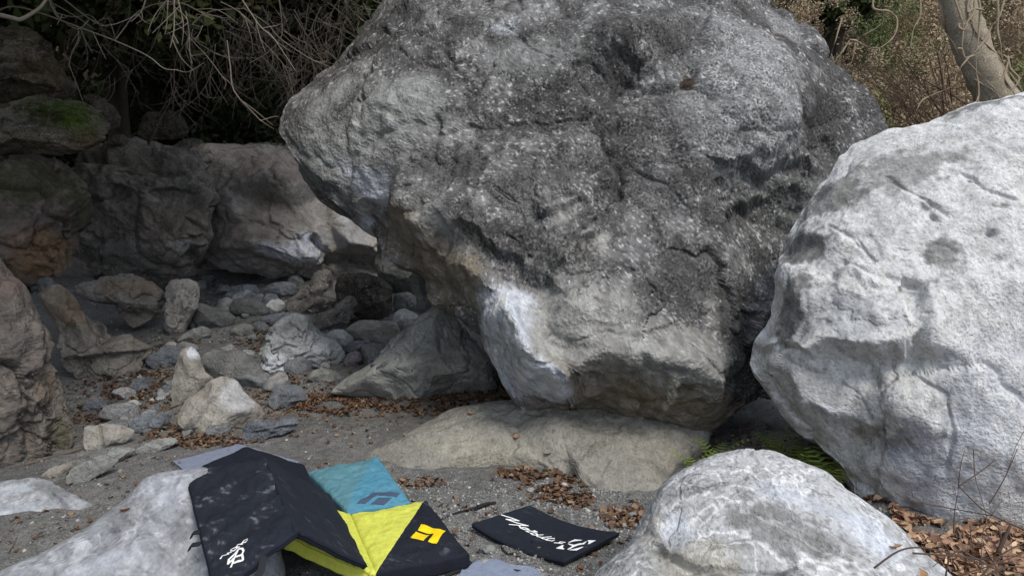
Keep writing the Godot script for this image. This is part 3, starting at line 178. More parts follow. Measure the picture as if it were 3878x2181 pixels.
		[0.29, 0.28, 0.26, 0.24, 0.21, 0.19, 0.17, 0.16, 0.16, 0.16, 0.15, 0.16, 0.16, 0.17, 0.18, 0.19, 0.21, 0.22, 0.25, 0.27, 0.28, 0.27, 0.26, 0.24, 0.21, 0.19, 0.18, 0.17, 0.16, 0.15, 0.15, 0.15, 0.15, 0.15, 0.17, 0.18, 0.19, 0.21, 0.24, 0.27],
		[],
		[],
		[]],
	["creek_stone", "grey stone on the gravel below the dark oval stone", "stone", "stones in the creek bed", "greystone", Vector3(-5.203, 0.429, -11.375), Vector3(0.414, 0.104, 0.904), 0.11, 0.14, 0.8, 1.1, 30,
		[0.27, 0.27, 0.26, 0.24, 0.22, 0.19, 0.17, 0.14, 0.12, 0.11, 0.1, 0.1, 0.09, 0.09, 0.09, 0.1, 0.11, 0.11, 0.13, 0.15, 0.18, 0.22, 0.27, 0.26, 0.23, 0.19, 0.17, 0.15, 0.14, 0.13, 0.13, 0.13, 0.13, 0.13, 0.14, 0.15, 0.17, 0.19, 0.23, 0.27],
		[],
		[],
		[]],
	["creek_stone", "small grey stone in the gravel patch", "stone", "stones in the creek bed", "greystone", Vector3(-4.513, 0.453, -11.638), Vector3(0.36, 0.103, 0.927), 0.1, 0.12, 0.8, 1.1, 30,
		[0.2, 0.21, 0.19, 0.18, 0.17, 0.16, 0.15, 0.14, 0.13, 0.12, 0.12, 0.11, 0.11, 0.12, 0.12, 0.13, 0.14, 0.14, 0.15, 0.17, 0.18, 0.2, 0.19, 0.17, 0.16, 0.15, 0.14, 0.14, 0.14, 0.13, 0.13, 0.13, 0.13, 0.13, 0.14, 0.15, 0.17, 0.18, 0.19, 0.19],
		[],
		[],
		[]],
	["creek_stone", "grey egg-shaped stone beside the leaning wedge", "stone", "stones in the creek bed", "greystone", Vector3(-2.096, 0.341, -10.424), Vector3(0.196, 0.126, 0.973), 0.11, 0.14, 0.8, 1.1, 44,
		[0.19, 0.19, 0.19, 0.19, 0.19, 0.18, 0.17, 0.16, 0.16, 0.16, 0.16, 0.16, 0.17, 0.17, 0.18, 0.2, 0.19, 0.19, 0.18, 0.18, 0.18, 0.18, 0.18, 0.19, 0.19, 0.19, 0.19, 0.18, 0.17, 0.16, 0.16, 0.16, 0.16, 0.17, 0.16, 0.16, 0.17, 0.17, 0.18, 0.19],
		[],
		[],
		[]],
	["creek_stone", "low grey stone in front of the cracked boulder", "stone", "stones in the creek bed", "greystone", Vector3(-2.607, 0.186, -9.572), Vector3(0.26, 0.144, 0.955), 0.1, 0.13, 0.8, 1.1, 30,
		[0.23, 0.21, 0.18, 0.16, 0.14, 0.13, 0.13, 0.12, 0.11, 0.11, 0.11, 0.11, 0.12, 0.13, 0.14, 0.15, 0.17, 0.18, 0.2, 0.22, 0.23, 0.21, 0.18, 0.17, 0.15, 0.13, 0.12, 0.11, 0.11, 0.11, 0.11, 0.11, 0.12, 0.13, 0.14, 0.16, 0.18, 0.21, 0.25, 0.24],
		[],
		[],
		[]],
	["creek_stone", "pale stone with bluish cap beyond the wedge rock", "stone", "stones in the creek bed", "white", Vector3(-1.844, 0.564, -12.05), Vector3(0.151, 0.1, 0.984), 0.13, 0.17, 0.8, 1.1, 30,
		[0.22, 0.23, 0.22, 0.21, 0.2, 0.19, 0.19, 0.19, 0.19, 0.19, 0.2, 0.21, 0.21, 0.21, 0.21, 0.21, 0.22, 0.22, 0.22, 0.22, 0.23, 0.23, 0.25, 0.25, 0.23, 0.23, 0.22, 0.21, 0.21, 0.2, 0.19, 0.19, 0.19, 0.19, 0.19, 0.2, 0.2, 0.2, 0.21, 0.21],
		[],
		[],
		[]],
	["creek_stone", "rounded grey stone below the giant boulder's dark gap", "stone", "stones in the creek bed", "greystone", Vector3(-1.946, 0.715, -13.044), Vector3(0.147, 0.085, 0.985), 0.15, 0.19, 0.8, 1.1, 30,
		[0.24, 0.22, 0.21, 0.2, 0.19, 0.19, 0.18, 0.18, 0.19, 0.19, 0.2, 0.21, 0.21, 0.22, 0.24, 0.26, 0.28, 0.28, 0.27, 0.27, 0.26, 0.26, 0.26, 0.26, 0.27, 0.27, 0.26, 0.24, 0.23, 0.22, 0.22, 0.22, 0.22, 0.24, 0.25, 0.26, 0.27, 0.28, 0.28, 0.26],
		[],
		[],
		[]],
	["creek_stone", "pale rounded stone beside the cracked boulder", "stone", "stones in the creek bed", "white", Vector3(-2.755, 0.407, -11.149), Vector3(0.238, 0.114, 0.964), 0.12, 0.15, 0.8, 1.1, 30,
		[0.21, 0.2, 0.18, 0.17, 0.16, 0.16, 0.15, 0.15, 0.16, 0.16, 0.16, 0.17, 0.18, 0.19, 0.2, 0.21, 0.21, 0.22, 0.23, 0.22, 0.21, 0.2, 0.19, 0.19, 0.18, 0.17, 0.16, 0.16, 0.15, 0.15, 0.16, 0.16, 0.17, 0.17, 0.18, 0.2, 0.22, 0.24, 0.24, 0.22],
		[],
		[],
		[]],
	["creek_stone", "flat tan shelf stone under the round blackish boulder", "stone", "stones in the creek bed", "beige", Vector3(-2.252, 0.463, -11.351), Vector3(0.193, 0.11, 0.975), 0.2, 0.26, 0.8, 1.1, 30,
		[0.44, 0.43, 0.42, 0.38, 0.32, 0.27, 0.24, 0.22, 0.21, 0.21, 0.21, 0.22, 0.23, 0.25, 0.28, 0.32, 0.35, 0.38, 0.41, 0.45, 0.42, 0.39, 0.37, 0.32, 0.28, 0.26, 0.24, 0.23, 0.22, 0.22, 0.22, 0.22, 0.23, 0.25, 0.28, 0.31, 0.36, 0.4, 0.43, 0.45],
		[],
		[],
		[]],
	["creek_stone", "small purple-grey stone beside the egg-shaped stone", "stone", "stones in the creek bed", "purple", Vector3(-2.335, 0.284, -10.206), Vector3(0.221, 0.132, 0.966), 0.08, 0.1, 0.8, 1.1, 30,
		[0.13, 0.13, 0.14, 0.14, 0.14, 0.15, 0.14, 0.14, 0.13, 0.13, 0.12, 0.12, 0.13, 0.12, 0.12, 0.12, 0.12, 0.12, 0.12, 0.13, 0.13, 0.14, 0.14, 0.14, 0.14, 0.14, 0.13, 0.12, 0.12, 0.12, 0.12, 0.12, 0.12, 0.12, 0.11, 0.11, 0.11, 0.12, 0.12, 0.13],
		[],
		[],
		[]],
	["creek_stone", "dark rounded rock at the foot of the chalked wall", "stone", "stones in the creek bed", "darkstone", Vector3(-5.193, 0.994, -15.692), Vector3(0.314, 0.058, 0.948), 0.18, 0.23, 0.8, 1.1, 30,
		[0.39, 0.37, 0.36, 0.34, 0.31, 0.28, 0.25, 0.23, 0.22, 0.21, 0.21, 0.21, 0.21, 0.21, 0.23, 0.24, 0.27, 0.31, 0.34, 0.36, 0.38, 0.39, 0.4, 0.37, 0.32, 0.28, 0.25, 0.23, 0.21, 0.2, 0.2, 0.2, 0.2, 0.21, 0.22, 0.25, 0.28, 0.33, 0.36, 0.38],
		[],
		[],
		[]],
	["creek_stone", "grey blocky stone right of the slate stone", "stone", "stones in the creek bed", "slate", Vector3(-4.696, 0.803, -14.172), Vector3(0.314, 0.072, 0.947), 0.16, 0.2, 0.8, 1.1, 30,
		[0.34, 0.35, 0.35, 0.31, 0.27, 0.24, 0.22, 0.2, 0.2, 0.19, 0.18, 0.18, 0.18, 0.19, 0.2, 0.22, 0.24, 0.26, 0.28, 0.3, 0.32, 0.31, 0.29, 0.27, 0.26, 0.25, 0.23, 0.22, 0.21, 0.2, 0.2, 0.2, 0.2, 0.21, 0.22, 0.23, 0.25, 0.28, 0.32, 0.34],
		[],
		[],
		[]],
	["creek_stone", "flat grey stone in the sand left of the pads", "stone", "stones in the creek bed", "greystone", Vector3(-3.706, 0.057, -7.113), Vector3(0.454, 0.187, 0.871), 0.04, 0.1, 0.8, 1.1, 30,
		[0.16, 0.22, 0.2, 0.17, 0.14, 0.12, 0.1, 0.09, 0.09, 0.08, 0.08, 0.08, 0.08, 0.09, 0.09, 0.09, 0.1, 0.12, 0.13, 0.16, 0.2, 0.2, 0.18, 0.16, 0.14, 0.11, 0.09, 0.08, 0.07, 0.07, 0.07, 0.06, 0.06, 0.07, 0.07, 0.08, 0.08, 0.09, 0.11, 0.13],
		[],
		[],
		[]],
	["creek_stone", "low brown-grey stone half buried beside the column rock", "stone", "stones in the creek bed", "greystone", Vector3(-3.939, 0.075, -6.371), Vector3(0.515, 0.198, 0.834), 0.05, 0.12, 0.8, 1.1, 30,
		[0.13, 0.18, 0.24, 0.22, 0.19, 0.17, 0.15, 0.14, 0.13, 0.13, 0.12, 0.12, 0.13, 0.13, 0.14, 0.14, 0.16, 0.17, 0.19, 0.2, 0.21, 0.22, 0.22, 0.2, 0.18, 0.17, 0.14, 0.11, 0.09, 0.08, 0.07, 0.07, 0.06, 0.06, 0.06, 0.06, 0.07, 0.07, 0.08, 0.1],
		[],
		[],
		[]],
	["creek_stone", "flat stone half buried in sand below the pale cracked stone", "stone", "stones in the creek bed", "greystone", Vector3(-3.998, 0.047, -6.839), Vector3(0.496, 0.19, 0.848), 0.04, 0.11, 0.8, 1.1, 30,
		[0.18, 0.21, 0.2, 0.18, 0.16, 0.14, 0.12, 0.11, 0.1, 0.1, 0.1, 0.1, 0.1, 0.11, 0.11, 0.12, 0.12, 0.13, 0.15, 0.17, 0.19, 0.2, 0.18, 0.16, 0.15, 0.14, 0.12, 0.1, 0.09, 0.08, 0.08, 0.08, 0.08, 0.08, 0.08, 0.08, 0.09, 0.1, 0.12, 0.14],
		[],
		[],
		[]],
	["creek_stone", "small tan stone at the base of the column rock", "stone", "stones in the creek bed", "beige", Vector3(-4.324, 0.037, -6.459), Vector3(0.546, 0.194, 0.815), 0.06, 0.08, 0.8, 1.1, 30,
		[0.1, 0.12, 0.14, 0.14, 0.13, 0.11, 0.09, 0.08, 0.07, 0.07, 0.07, 0.07, 0.07, 0.07, 0.07, 0.08, 0.09, 0.09, 0.1, 0.12, 0.13, 0.13, 0.12, 0.11, 0.1, 0.1, 0.1, 0.09, 0.08, 0.08, 0.07, 0.07, 0.06, 0.06, 0.06, 0.07, 0.07, 0.08, 0.08, 0.09],
		[],
		[],
		[]],
	["creek_stone", "small white stone in the leaf litter near column rock", "stone", "stones in the creek bed", "white", Vector3(-4.768, 0.052, -8.664), Vector3(0.476, 0.153, 0.866), 0.05, 0.06, 0.8, 1.1, 30,
		[0.09, 0.08, 0.07, 0.07, 0.07, 0.07, 0.07, 0.07, 0.07, 0.07, 0.07, 0.07, 0.07, 0.07, 0.08, 0.08, 0.08, 0.08, 0.08, 0.09, 0.09, 0.08, 0.08, 0.08, 0.08, 0.08, 0.07, 0.07, 0.07, 0.06, 0.06, 0.06, 0.07, 0.07, 0.07, 0.07, 0.08, 0.08, 0.08, 0.09],
		[],
		[],
		[]],
	["creek_stone", "small dark stone in the leaf litter above the white stone", "stone", "stones in the creek bed", "bluestone", Vector3(-4.978, 0.148, -9.247), Vector3(0.469, 0.139, 0.872), 0.07, 0.09, 0.8, 1.1, 30,
		[0.13, 0.13, 0.12, 0.12, 0.11, 0.11, 0.11, 0.12, 0.12, 0.11, 0.11, 0.11, 0.11, 0.11, 0.12, 0.12, 0.12, 0.12, 0.12, 0.12, 0.13, 0.13, 0.12, 0.12, 0.12, 0.12, 0.13, 0.12, 0.12, 0.11, 0.11, 0.11, 0.11, 0.11, 0.11, 0.12, 0.12, 0.12, 0.12, 0.13],
		[],
		[],
		[]],
	["creek_stone", "small dark grey stone beside the column rock edge", "stone", "stones in the creek bed", "bluestone", Vector3(-5.225, 0.059, -8.605), Vector3(0.513, 0.15, 0.845), 0.07, 0.09, 0.8, 1.1, 30,
		[0.14, 0.14, 0.13, 0.12, 0.12, 0.11, 0.11, 0.11, 0.1, 0.1, 0.1, 0.1, 0.1, 0.1, 0.11, 0.11, 0.12, 0.12, 0.12, 0.12, 0.13, 0.14, 0.13, 0.12, 0.12, 0.11, 0.11, 0.11, 0.1, 0.1, 0.1, 0.1, 0.1, 0.11, 0.12, 0.13, 0.14, 0.13, 0.13, 0.14],
		[],
		[],
		[]],
	["creek_stone", "small bluish stone below the pale tapering stone", "stone", "stones in the creek bed", "bluestone", Vector3(-4.571, 0.113, -9.116), Vector3(0.443, 0.145, 0.885), 0.06, 0.07, 0.8, 1.1, 30,
		[0.11, 0.11, 0.11, 0.11, 0.11, 0.1, 0.09, 0.09, 0.08, 0.08, 0.08, 0.08, 0.08, 0.08, 0.08, 0.08, 0.08, 0.08, 0.09, 0.1, 0.11, 0.11, 0.11, 0.11, 0.11, 0.1, 0.09, 0.09, 0.08, 0.08, 0.08, 0.08, 0.08, 0.08, 0.08, 0.08, 0.09, 0.09, 0.1, 0.11],
		[],
		[],
		[]],
	["creek_stone", "dark boulder in the gap below the cracked rock face", "stone", "stones in the creek bed", "darkstone", Vector3(-7.245, 1.299, -10.923), Vector3(0.552, 0.059, 0.832), 0.08, 0.1, 0.8, 1.1, 30,
		[0.13, 0.13, 0.13, 0.12, 0.12, 0.13, 0.13, 0.13, 0.13, 0.13, 0.13, 0.13, 0.13, 0.13, 0.13, 0.13, 0.13, 0.13, 0.13, 0.13, 0.12, 0.12, 0.12, 0.13, 0.13, 0.14, 0.15, 0.14, 0.13, 0.13, 0.12, 0.12, 0.12, 0.13, 0.13, 0.13, 0.12, 0.12, 0.12, 0.12],
		[],
		[],
		[]],
	["creek_stone", "brown rounded rock under the trees behind the cracked rock face", "stone", "stones in the creek bed", "brown", Vector3(-8.134, 4.355, -16.839), Vector3(0.434, -0.056, 0.899), 0.28, 0.36, 0.8, 1.1, 44,
		[0.53, 0.51, 0.5, 0.5, 0.47, 0.43, 0.4, 0.37, 0.36, 0.34, 0.33, 0.32, 0.33, 0.34, 0.36, 0.39, 0.43, 0.46, 0.48, 0.51, 0.54, 0.56, 0.59, 0.62, 0.56, 0.48, 0.43, 0.38, 0.36, 0.34, 0.34, 0.34, 0.35, 0.37, 0.4, 0.44, 0.49, 0.52, 0.54, 0.55],
		[],
		[],
		[]],
	["creek_stone", "small brown rock on the ledge beside the mossy boulder", "stone", "stones in the creek bed", "brown", Vector3(-7.248, 3.707, -13.234), Vector3(0.48, -0.044, 0.876), 0.09, 0.11, 0.8, 1.1, 30,
		[0.19, 0.19, 0.18, 0.17, 0.16, 0.15, 0.14, 0.13, 0.12, 0.11, 0.11, 0.11, 0.11, 0.11, 0.12, 0.13, 0.13, 0.14, 0.15, 0.16, 0.18, 0.19, 0.19, 0.19, 0.18, 0.16, 0.14, 0.12, 0.11, 0.1, 0.1, 0.1, 0.1, 0.1, 0.11, 0.12, 0.13, 0.14, 0.15, 0.17],
		[],
		[],
		[]],
	["creek_stone", "dim rock under the hanging branches right of the tree", "stone", "stones in the creek bed", "dark", Vector3(-7.669, 3.918, -17.088), Vector3(0.409, -0.042, 0.912), 0.16, 0.21, 0.8, 1.1, 30,
		[0.39, 0.38, 0.33, 0.3, 0.27, 0.25, 0.23, 0.21, 0.19, 0.18, 0.17, 0.17, 0.17, 0.17, 0.18, 0.19, 0.21, 0.24, 0.27, 0.3, 0.34, 0.39, 0.37, 0.34, 0.31, 0.27, 0.23, 0.21, 0.19, 0.18, 0.18, 0.18, 0.18, 0.19, 0.2, 0.22, 0.25, 0.3, 0.35, 0.37],
		[],
		[],
		[]],
	["creek_stone", "brown slab leaning below the tree trunk", "stone", "stones in the creek bed", "brown", Vector3(-7.675, 4.254, -13.502), Vector3(0.493, -0.064, 0.868), 0.17, 0.22, 0.8, 1.1, 40,
		[0.28, 0.27, 0.25, 0.25, 0.24, 0.25, 0.25, 0.26, 0.27, 0.28, 0.3, 0.33, 0.36, 0.38, 0.39, 0.4, 0.31, 0.24, 0.2, 0.17, 0.16, 0.15, 0.14, 0.14, 0.14, 0.14, 0.15, 0.16, 0.18, 0.2, 0.25, 0.31, 0.37, 0.38, 0.38, 0.39, 0.37, 0.34, 0.32, 0.31],
		[],
		[],
		[]],
	["wedge_rock", "smooth grey wedge-shaped boulder leaning against the giant boulder's prow", "boulder", "", "wedge", Vector3(-1.086, 0.531, -9.116), Vector3(0.117, 0.134, 0.984), 0.45, 0.6, 0.8, 1.1, 84,
		[0.78, 0.74, 0.71, 0.69, 0.67, 0.65, 0.64, 0.64, 0.64, 0.64, 0.66, 0.7, 0.74, 0.8, 0.83, 0.76, 0.69, 0.63, 0.6, 0.57, 0.55, 0.54, 0.53, 0.53, 0.53, 0.54, 0.54, 0.56, 0.57, 0.6, 0.63, 0.67, 0.75, 0.88, 1.12, 1.35, 1.15, 1, 0.88, 0.79, 0.73, 0.68, 0.64, 0.6, 0.58, 0.57, 0.56, 0.55, 0.55, 0.56, 0.57, 0.58, 0.6, 0.63, 0.67, 0.72, 0.78, 0.87, 0.97, 1.03, 1.01, 0.92, 0.86, 0.82],
		[["step", [-1.24, -0.39, -0.72, -0.08, -0.67, -0.22, -0.41, -0.45], 0.08, 0.03, 0.3, 1], ["crack", [-0.64, -0.12, -0.35, -0.23, -0.16, -0.45], 0.03, 0.015], ["crack", [0.01, 0.46, -0.1, 0.21, -0.3, 0.02], 0.03, 0.02]],
		[["blackcrust", -0.1, 0.07, 0.31, 0.42, 0, 0.2], ["tan", 0.35, -0.1, 0.42, 0.31, 0, 0.25]],
		[]],
	["gap_rock", "greenish rock standing in the gap beneath the giant boulder", "rock", "", "greystone", Vector3(-1.297, 1.187, -10.506), Vector3(0.122, 0.08, 0.989), 0.3, 0.4, 0.8, 1.1, 44,
		[0.18, 0.16, 0.16, 0.16, 0.16, 0.17, 0.18, 0.2, 0.23, 0.27, 0.33, 0.41, 0.4, 0.36, 0.27, 0.22, 0.19, 0.17, 0.15, 0.15, 0.15, 0.16, 0.18, 0.21, 0.26, 0.3, 0.33, 0.36, 0.39, 0.38, 0.37, 0.36, 0.3, 0.24, 0.21, 0.19],
		[],
		[],
		[]],
	["hollow_rock", "grey rock standing back between chalked wall and giant boulder", "rock", "", "greystone", Vector3(-1.869, 1.264, -14.546), Vector3(0.127, 0.055, 0.99), 0.5, 0.8, 0.8, 1.1, 50,
		[0.89, 0.84, 0.8, 0.79, 0.8, 0.81, 0.82, 0.86, 0.91, 0.99, 1.08, 1.11, 1.15, 1.19, 1.13, 1.06, 1.01, 0.98, 0.96, 0.96, 0.97, 0.96, 0.91, 0.89, 0.88, 0.9, 0.94, 1.01, 1.09, 1.15, 1.23, 1.28, 1.18, 1.1, 1.04, 0.97],
		[],
		[],
		[]],
	["ledge_stone", "broken stone block on the ledge above the cracked rock face", "rock", "", "dark", Vector3(-7.984, 3.528, -14.118), Vector3(0.492, -0.034, 0.87), 0.3, 0.5, 0.8, 1.1, 40,
		[0.36, 0.43, 0.44, 0.35, 0.29, 0.24, 0.21, 0.18, 0.17, 0.16, 0.16, 0.16, 0.16, 0.17, 0.19, 0.22, 0.26, 0.31, 0.37, 0.44, 0.39, 0.33, 0.28, 0.24, 0.21, 0.19, 0.17, 0.16, 0.16, 0.16, 0.17, 0.18, 0.2, 0.23, 0.26, 0.3],
		[],
		[],
		[]],
	["cave_rock", "grey rock deep in the hollow between the two great boulders", "rock", "", "greystone", Vector3(3.791, -0.351, -9.914), Vector3(-0.352, 0.165, 0.921), 0.3, 0.8, 0.8, 1.1, 50,
		[0.97, 0.95, 0.94, 0.92, 0.85, 0.8, 0.76, 0.74, 0.74, 0.7, 0.68, 0.68, 0.69, 0.71, 0.76, 0.81, 0.88, 0.97, 1.07, 1.1, 1.16, 1.21, 1.11, 0.96, 0.86, 0.79, 0.74, 0.71, 0.7, 0.71, 0.75, 0.8, 0.89, 0.95, 0.99, 1.01],
		[],
		[],
		[]],
	["back_wall", "long pale bedrock wall behind the cracked face and chalked wall", "rock face", "", "wall", Vector3(-6.758, 2.087, -17.065), Vector3(0.368, 0.017, 0.93), 0.6, 1, 0.8, 1.1, 70,
		[4.1, 3.66, 3.31, 3.02, 2.79, 2.62, 2.47, 2.33, 2.16, 2.01, 1.89, 1.8, 1.74, 1.71, 1.68, 1.67, 1.69, 1.72, 1.78, 1.87, 2, 2.19, 2.45, 2.79, 3.2, 3.67, 4.09, 4.23, 4.26, 4.29, 4.15, 3.9, 3.48, 2.9, 2.48, 2.2, 2, 1.86, 1.75, 1.67, 1.62, 1.6, 1.59, 1.61, 1.64, 1.7, 1.8, 1.93, 2.12, 2.38, 2.76, 3.31, 4.12, 5.2, 5.15, 4.64],
		[],
		[],
		[]],
]
const CORNERS_BLK_LEFT := [Vector3(-2.461, 0.6, -5.102), Vector3(-1.781, 0.74, -4.959), Vector3(-1.285, 0.66, -4.002), Vector3(-1.596, 0.5, -3.561)]
const CORNERS_BLK_RIGHT := [Vector3(-1.781, 0.74, -4.959), Vector3(-1.472, 0.24, -5.49), Vector3(-0.958, 0.2, -4.441), Vector3(-1.285, 0.66, -4.002)]
const CORNERS_TENT_L := [Vector3(-2.463, 0.52, -5.389), Vector3(-2.172, 0.62, -5.566), Vector3(-1.74, 0.62, -5.066), Vector3(-2.127, 0.5, -4.985)]
const CORNERS_TENT_R := [Vector3(-2.172, 0.62, -5.566), Vector3(-1.869, 0.24, -6.134), Vector3(-1.646, 0.24, -5.643), Vector3(-1.756, 0.62, -5.027)]
const CORNERS_YEL_RIGHT := [Vector3(-1.288, 0.13, -5.362), Vector3(-0.716, 0.13, -5.641), Vector3(-0.3, 0.13, -4.736), Vector3(-0.915, 0.13, -4.472)]
const CORNERS_YEL_LEFT := [Vector3(-2.005, 0.2, -5.823), Vector3(-1.303, 0.13, -5.362), Vector3(-0.93, 0.13, -4.472), Vector3(-1.607, 0.3, -4.69)]
const CORNERS_TEAL := [Vector3(-1.903, 0.11, -6.312), Vector3(-1.318, 0.11, -6.693), Vector3(-0.843, 0.11, -5.647), Vector3(-1.331, 0.11, -5.435)]
const CORNERS_MET := [Vector3(-0.316, 0.06, -5.294), Vector3(0.149, 0.06, -5.643), Vector3(0.819, 0.07, -5.133), Vector3(0.371, 0.05, -4.73)]
const CORNERS_MAT_BACK := [Vector3(-3.397, 0.02, -6.813), Vector3(-2.931, 0.02, -7.327), Vector3(-2.13, 0.02, -6.813), Vector3(-2.509, 0.02, -5.868)]
const CHEVRON_YELLOW := [[0.704, 0.478, 0.924, 0.636, 0.72, 0.824, 0.65, 0.772, 0.769, 0.66, 0.63, 0.553], [0.602, 0.563, 0.72, 0.655, 0.609, 0.749, 0.497, 0.664]]
const CHEVRON_TEAL := [[0.204, 0.914, 0.573, 0.774, 0.908, 0.863, 0.827, 0.909, 0.566, 0.836, 0.317, 0.941], [0.388, 0.958, 0.571, 0.879, 0.748, 0.912, 0.577, 0.985]]
const SCRIPT_STROKES := [[0.46, 0.026, 0.517, 0.124, 0.534, 0.181, 0.433, 0.101, 0.472, 0.198, 0.524, 0.294, 0.37, 0.181], [0.439, 0.25, 0.413, 0.286, 0.416, 0.327, 0.459, 0.346, 0.458, 0.306, 0.438, 0.284], [0.478, 0.391, 0.474, 0.427, 0.432, 0.365, 0.4, 0.354, 0.399, 0.386], [0.391, 0.409, 0.438, 0.423, 0.43, 0.456, 0.395, 0.471, 0.379, 0.447, 0.391, 0.409], [0.46, 0.501, 0.405, 0.471, 0.377, 0.492, 0.387, 0.527], [0.477, 0.581, 0.402, 0.54, 0.371, 0.543, 0.379, 0.581], [0.466, 0.622, 0.404, 0.586, 0.368, 0.595, 0.384, 0.647, 0.425, 0.647], [0.435, 0.753, 0.415, 0.717, 0.379, 0.718, 0.39, 0.751, 0.36, 0.688]]
const EMBLEM_SHAPES := [[0.235, 0.776, 0.355, 0.775, 0.359, 0.788, 0.338, 0.793, 0.32, 0.8, 0.304, 0.808, 0.291, 0.818, 0.282, 0.83, 0.276, 0.842, 0.254, 0.842], [0.575, 0.774, 0.597, 0.841, 0.573, 0.841, 0.56, 0.829, 0.543, 0.817, 0.524, 0.807, 0.502, 0.799, 0.479, 0.792, 0.455, 0.787, 0.451, 0.775], [0.634, 0.959, 0.507, 0.958, 0.504, 0.946, 0.525, 0.941, 0.544, 0.934, 0.561, 0.926, 0.574, 0.916, 0.584, 0.905, 0.59, 0.893, 0.613, 0.893], [0.287, 0.957, 0.268, 0.893, 0.291, 0.893, 0.304, 0.905, 0.319, 0.916, 0.338, 0.925, 0.359, 0.934, 0.382, 0.941, 0.406, 0.946, 0.41, 0.958], [0.416, 0.792, 0.43, 0.794, 0.418, 0.855, 0.487, 0.878, 0.5, 0.896, 0.577, 0.89, 0.569, 0.901, 0.473, 0.924, 0.47, 0.913, 0.425, 0.895, 0.371, 0.888, 0.272, 0.88, 0.285, 0.865, 0.38, 0.861]]
const SMALL_STROKES := [[0.477, 0.825, 0.431, 0.813, 0.409, 0.819, 0.452, 0.836, 0.473, 0.832], [0.411, 0.829, 0.355, 0.805, 0.341, 0.818, 0.37, 0.831], [0.332, 0.815, 0.276, 0.807, 0.271, 0.818, 0.305, 0.829, 0.346, 0.826, 0.332, 0.815], [0.273, 0.829, 0.231, 0.819, 0.241, 0.833], [0.223, 0.829, 0.176, 0.817, 0.149, 0.832]]
const BADGE_STROKES := [[0.21, 0.883, 0.228, 0.862, 0.31, 0.852, 0.355, 0.84, 0.394, 0.858, 0.399, 0.881, 0.369, 0.893], [0.228, 0.911, 0.273, 0.881, 0.349, 0.845], [0.251, 0.895, 0.366, 0.924, 0.373, 0.895, 0.293, 0.872, 0.21, 0.883]]
const MAT_FRONT := [Vector3(-0.357, 0.015, -4.685), Vector3(-0.328, 0.015, -4.75), Vector3(-0.267, 0.015, -4.828), Vector3(-0.181, 0.015, -4.851), Vector3(-0.095, 0.015, -4.84), Vector3(0.006, 0.015, -4.75), Vector3(0.146, 0.015, -4.707), Vector3(0.221, 0.015, -4.53), Vector3(0.106, 0.015, -4.201), Vector3(-0.275, 0.015, -4.246), Vector3(-0.369, 0.015, -4.48)]
const STRAP_LONG := [Vector3(-0.582, 0.02, -5.483), Vector3(-0.503, 0.02, -5.586), Vector3(-0.41, 0.02, -5.662), Vector3(-0.297, 0.02, -5.739), Vector3(-0.191, 0.02, -5.819), Vector3(-0.137, 0.02, -5.835)]
const STRAP_SHORT := [Vector3(-0.34, 0.02, -4.853), Vector3(-0.297, 0.02, -4.813), Vector3(-0.327, 0.02, -4.741), Vector3(-0.412, 0.02, -4.676), Vector3(-0.463, 0.02, -4.634)]
const STRAP_LOOP := [Vector3(-0.078, 0.02, -5.062), Vector3(-0.065, 0.02, -4.988), Vector3(-0.029, 0.02, -4.935), Vector3(0.035, 0.02, -4.947), Vector3(0.065, 0.02, -4.97)]
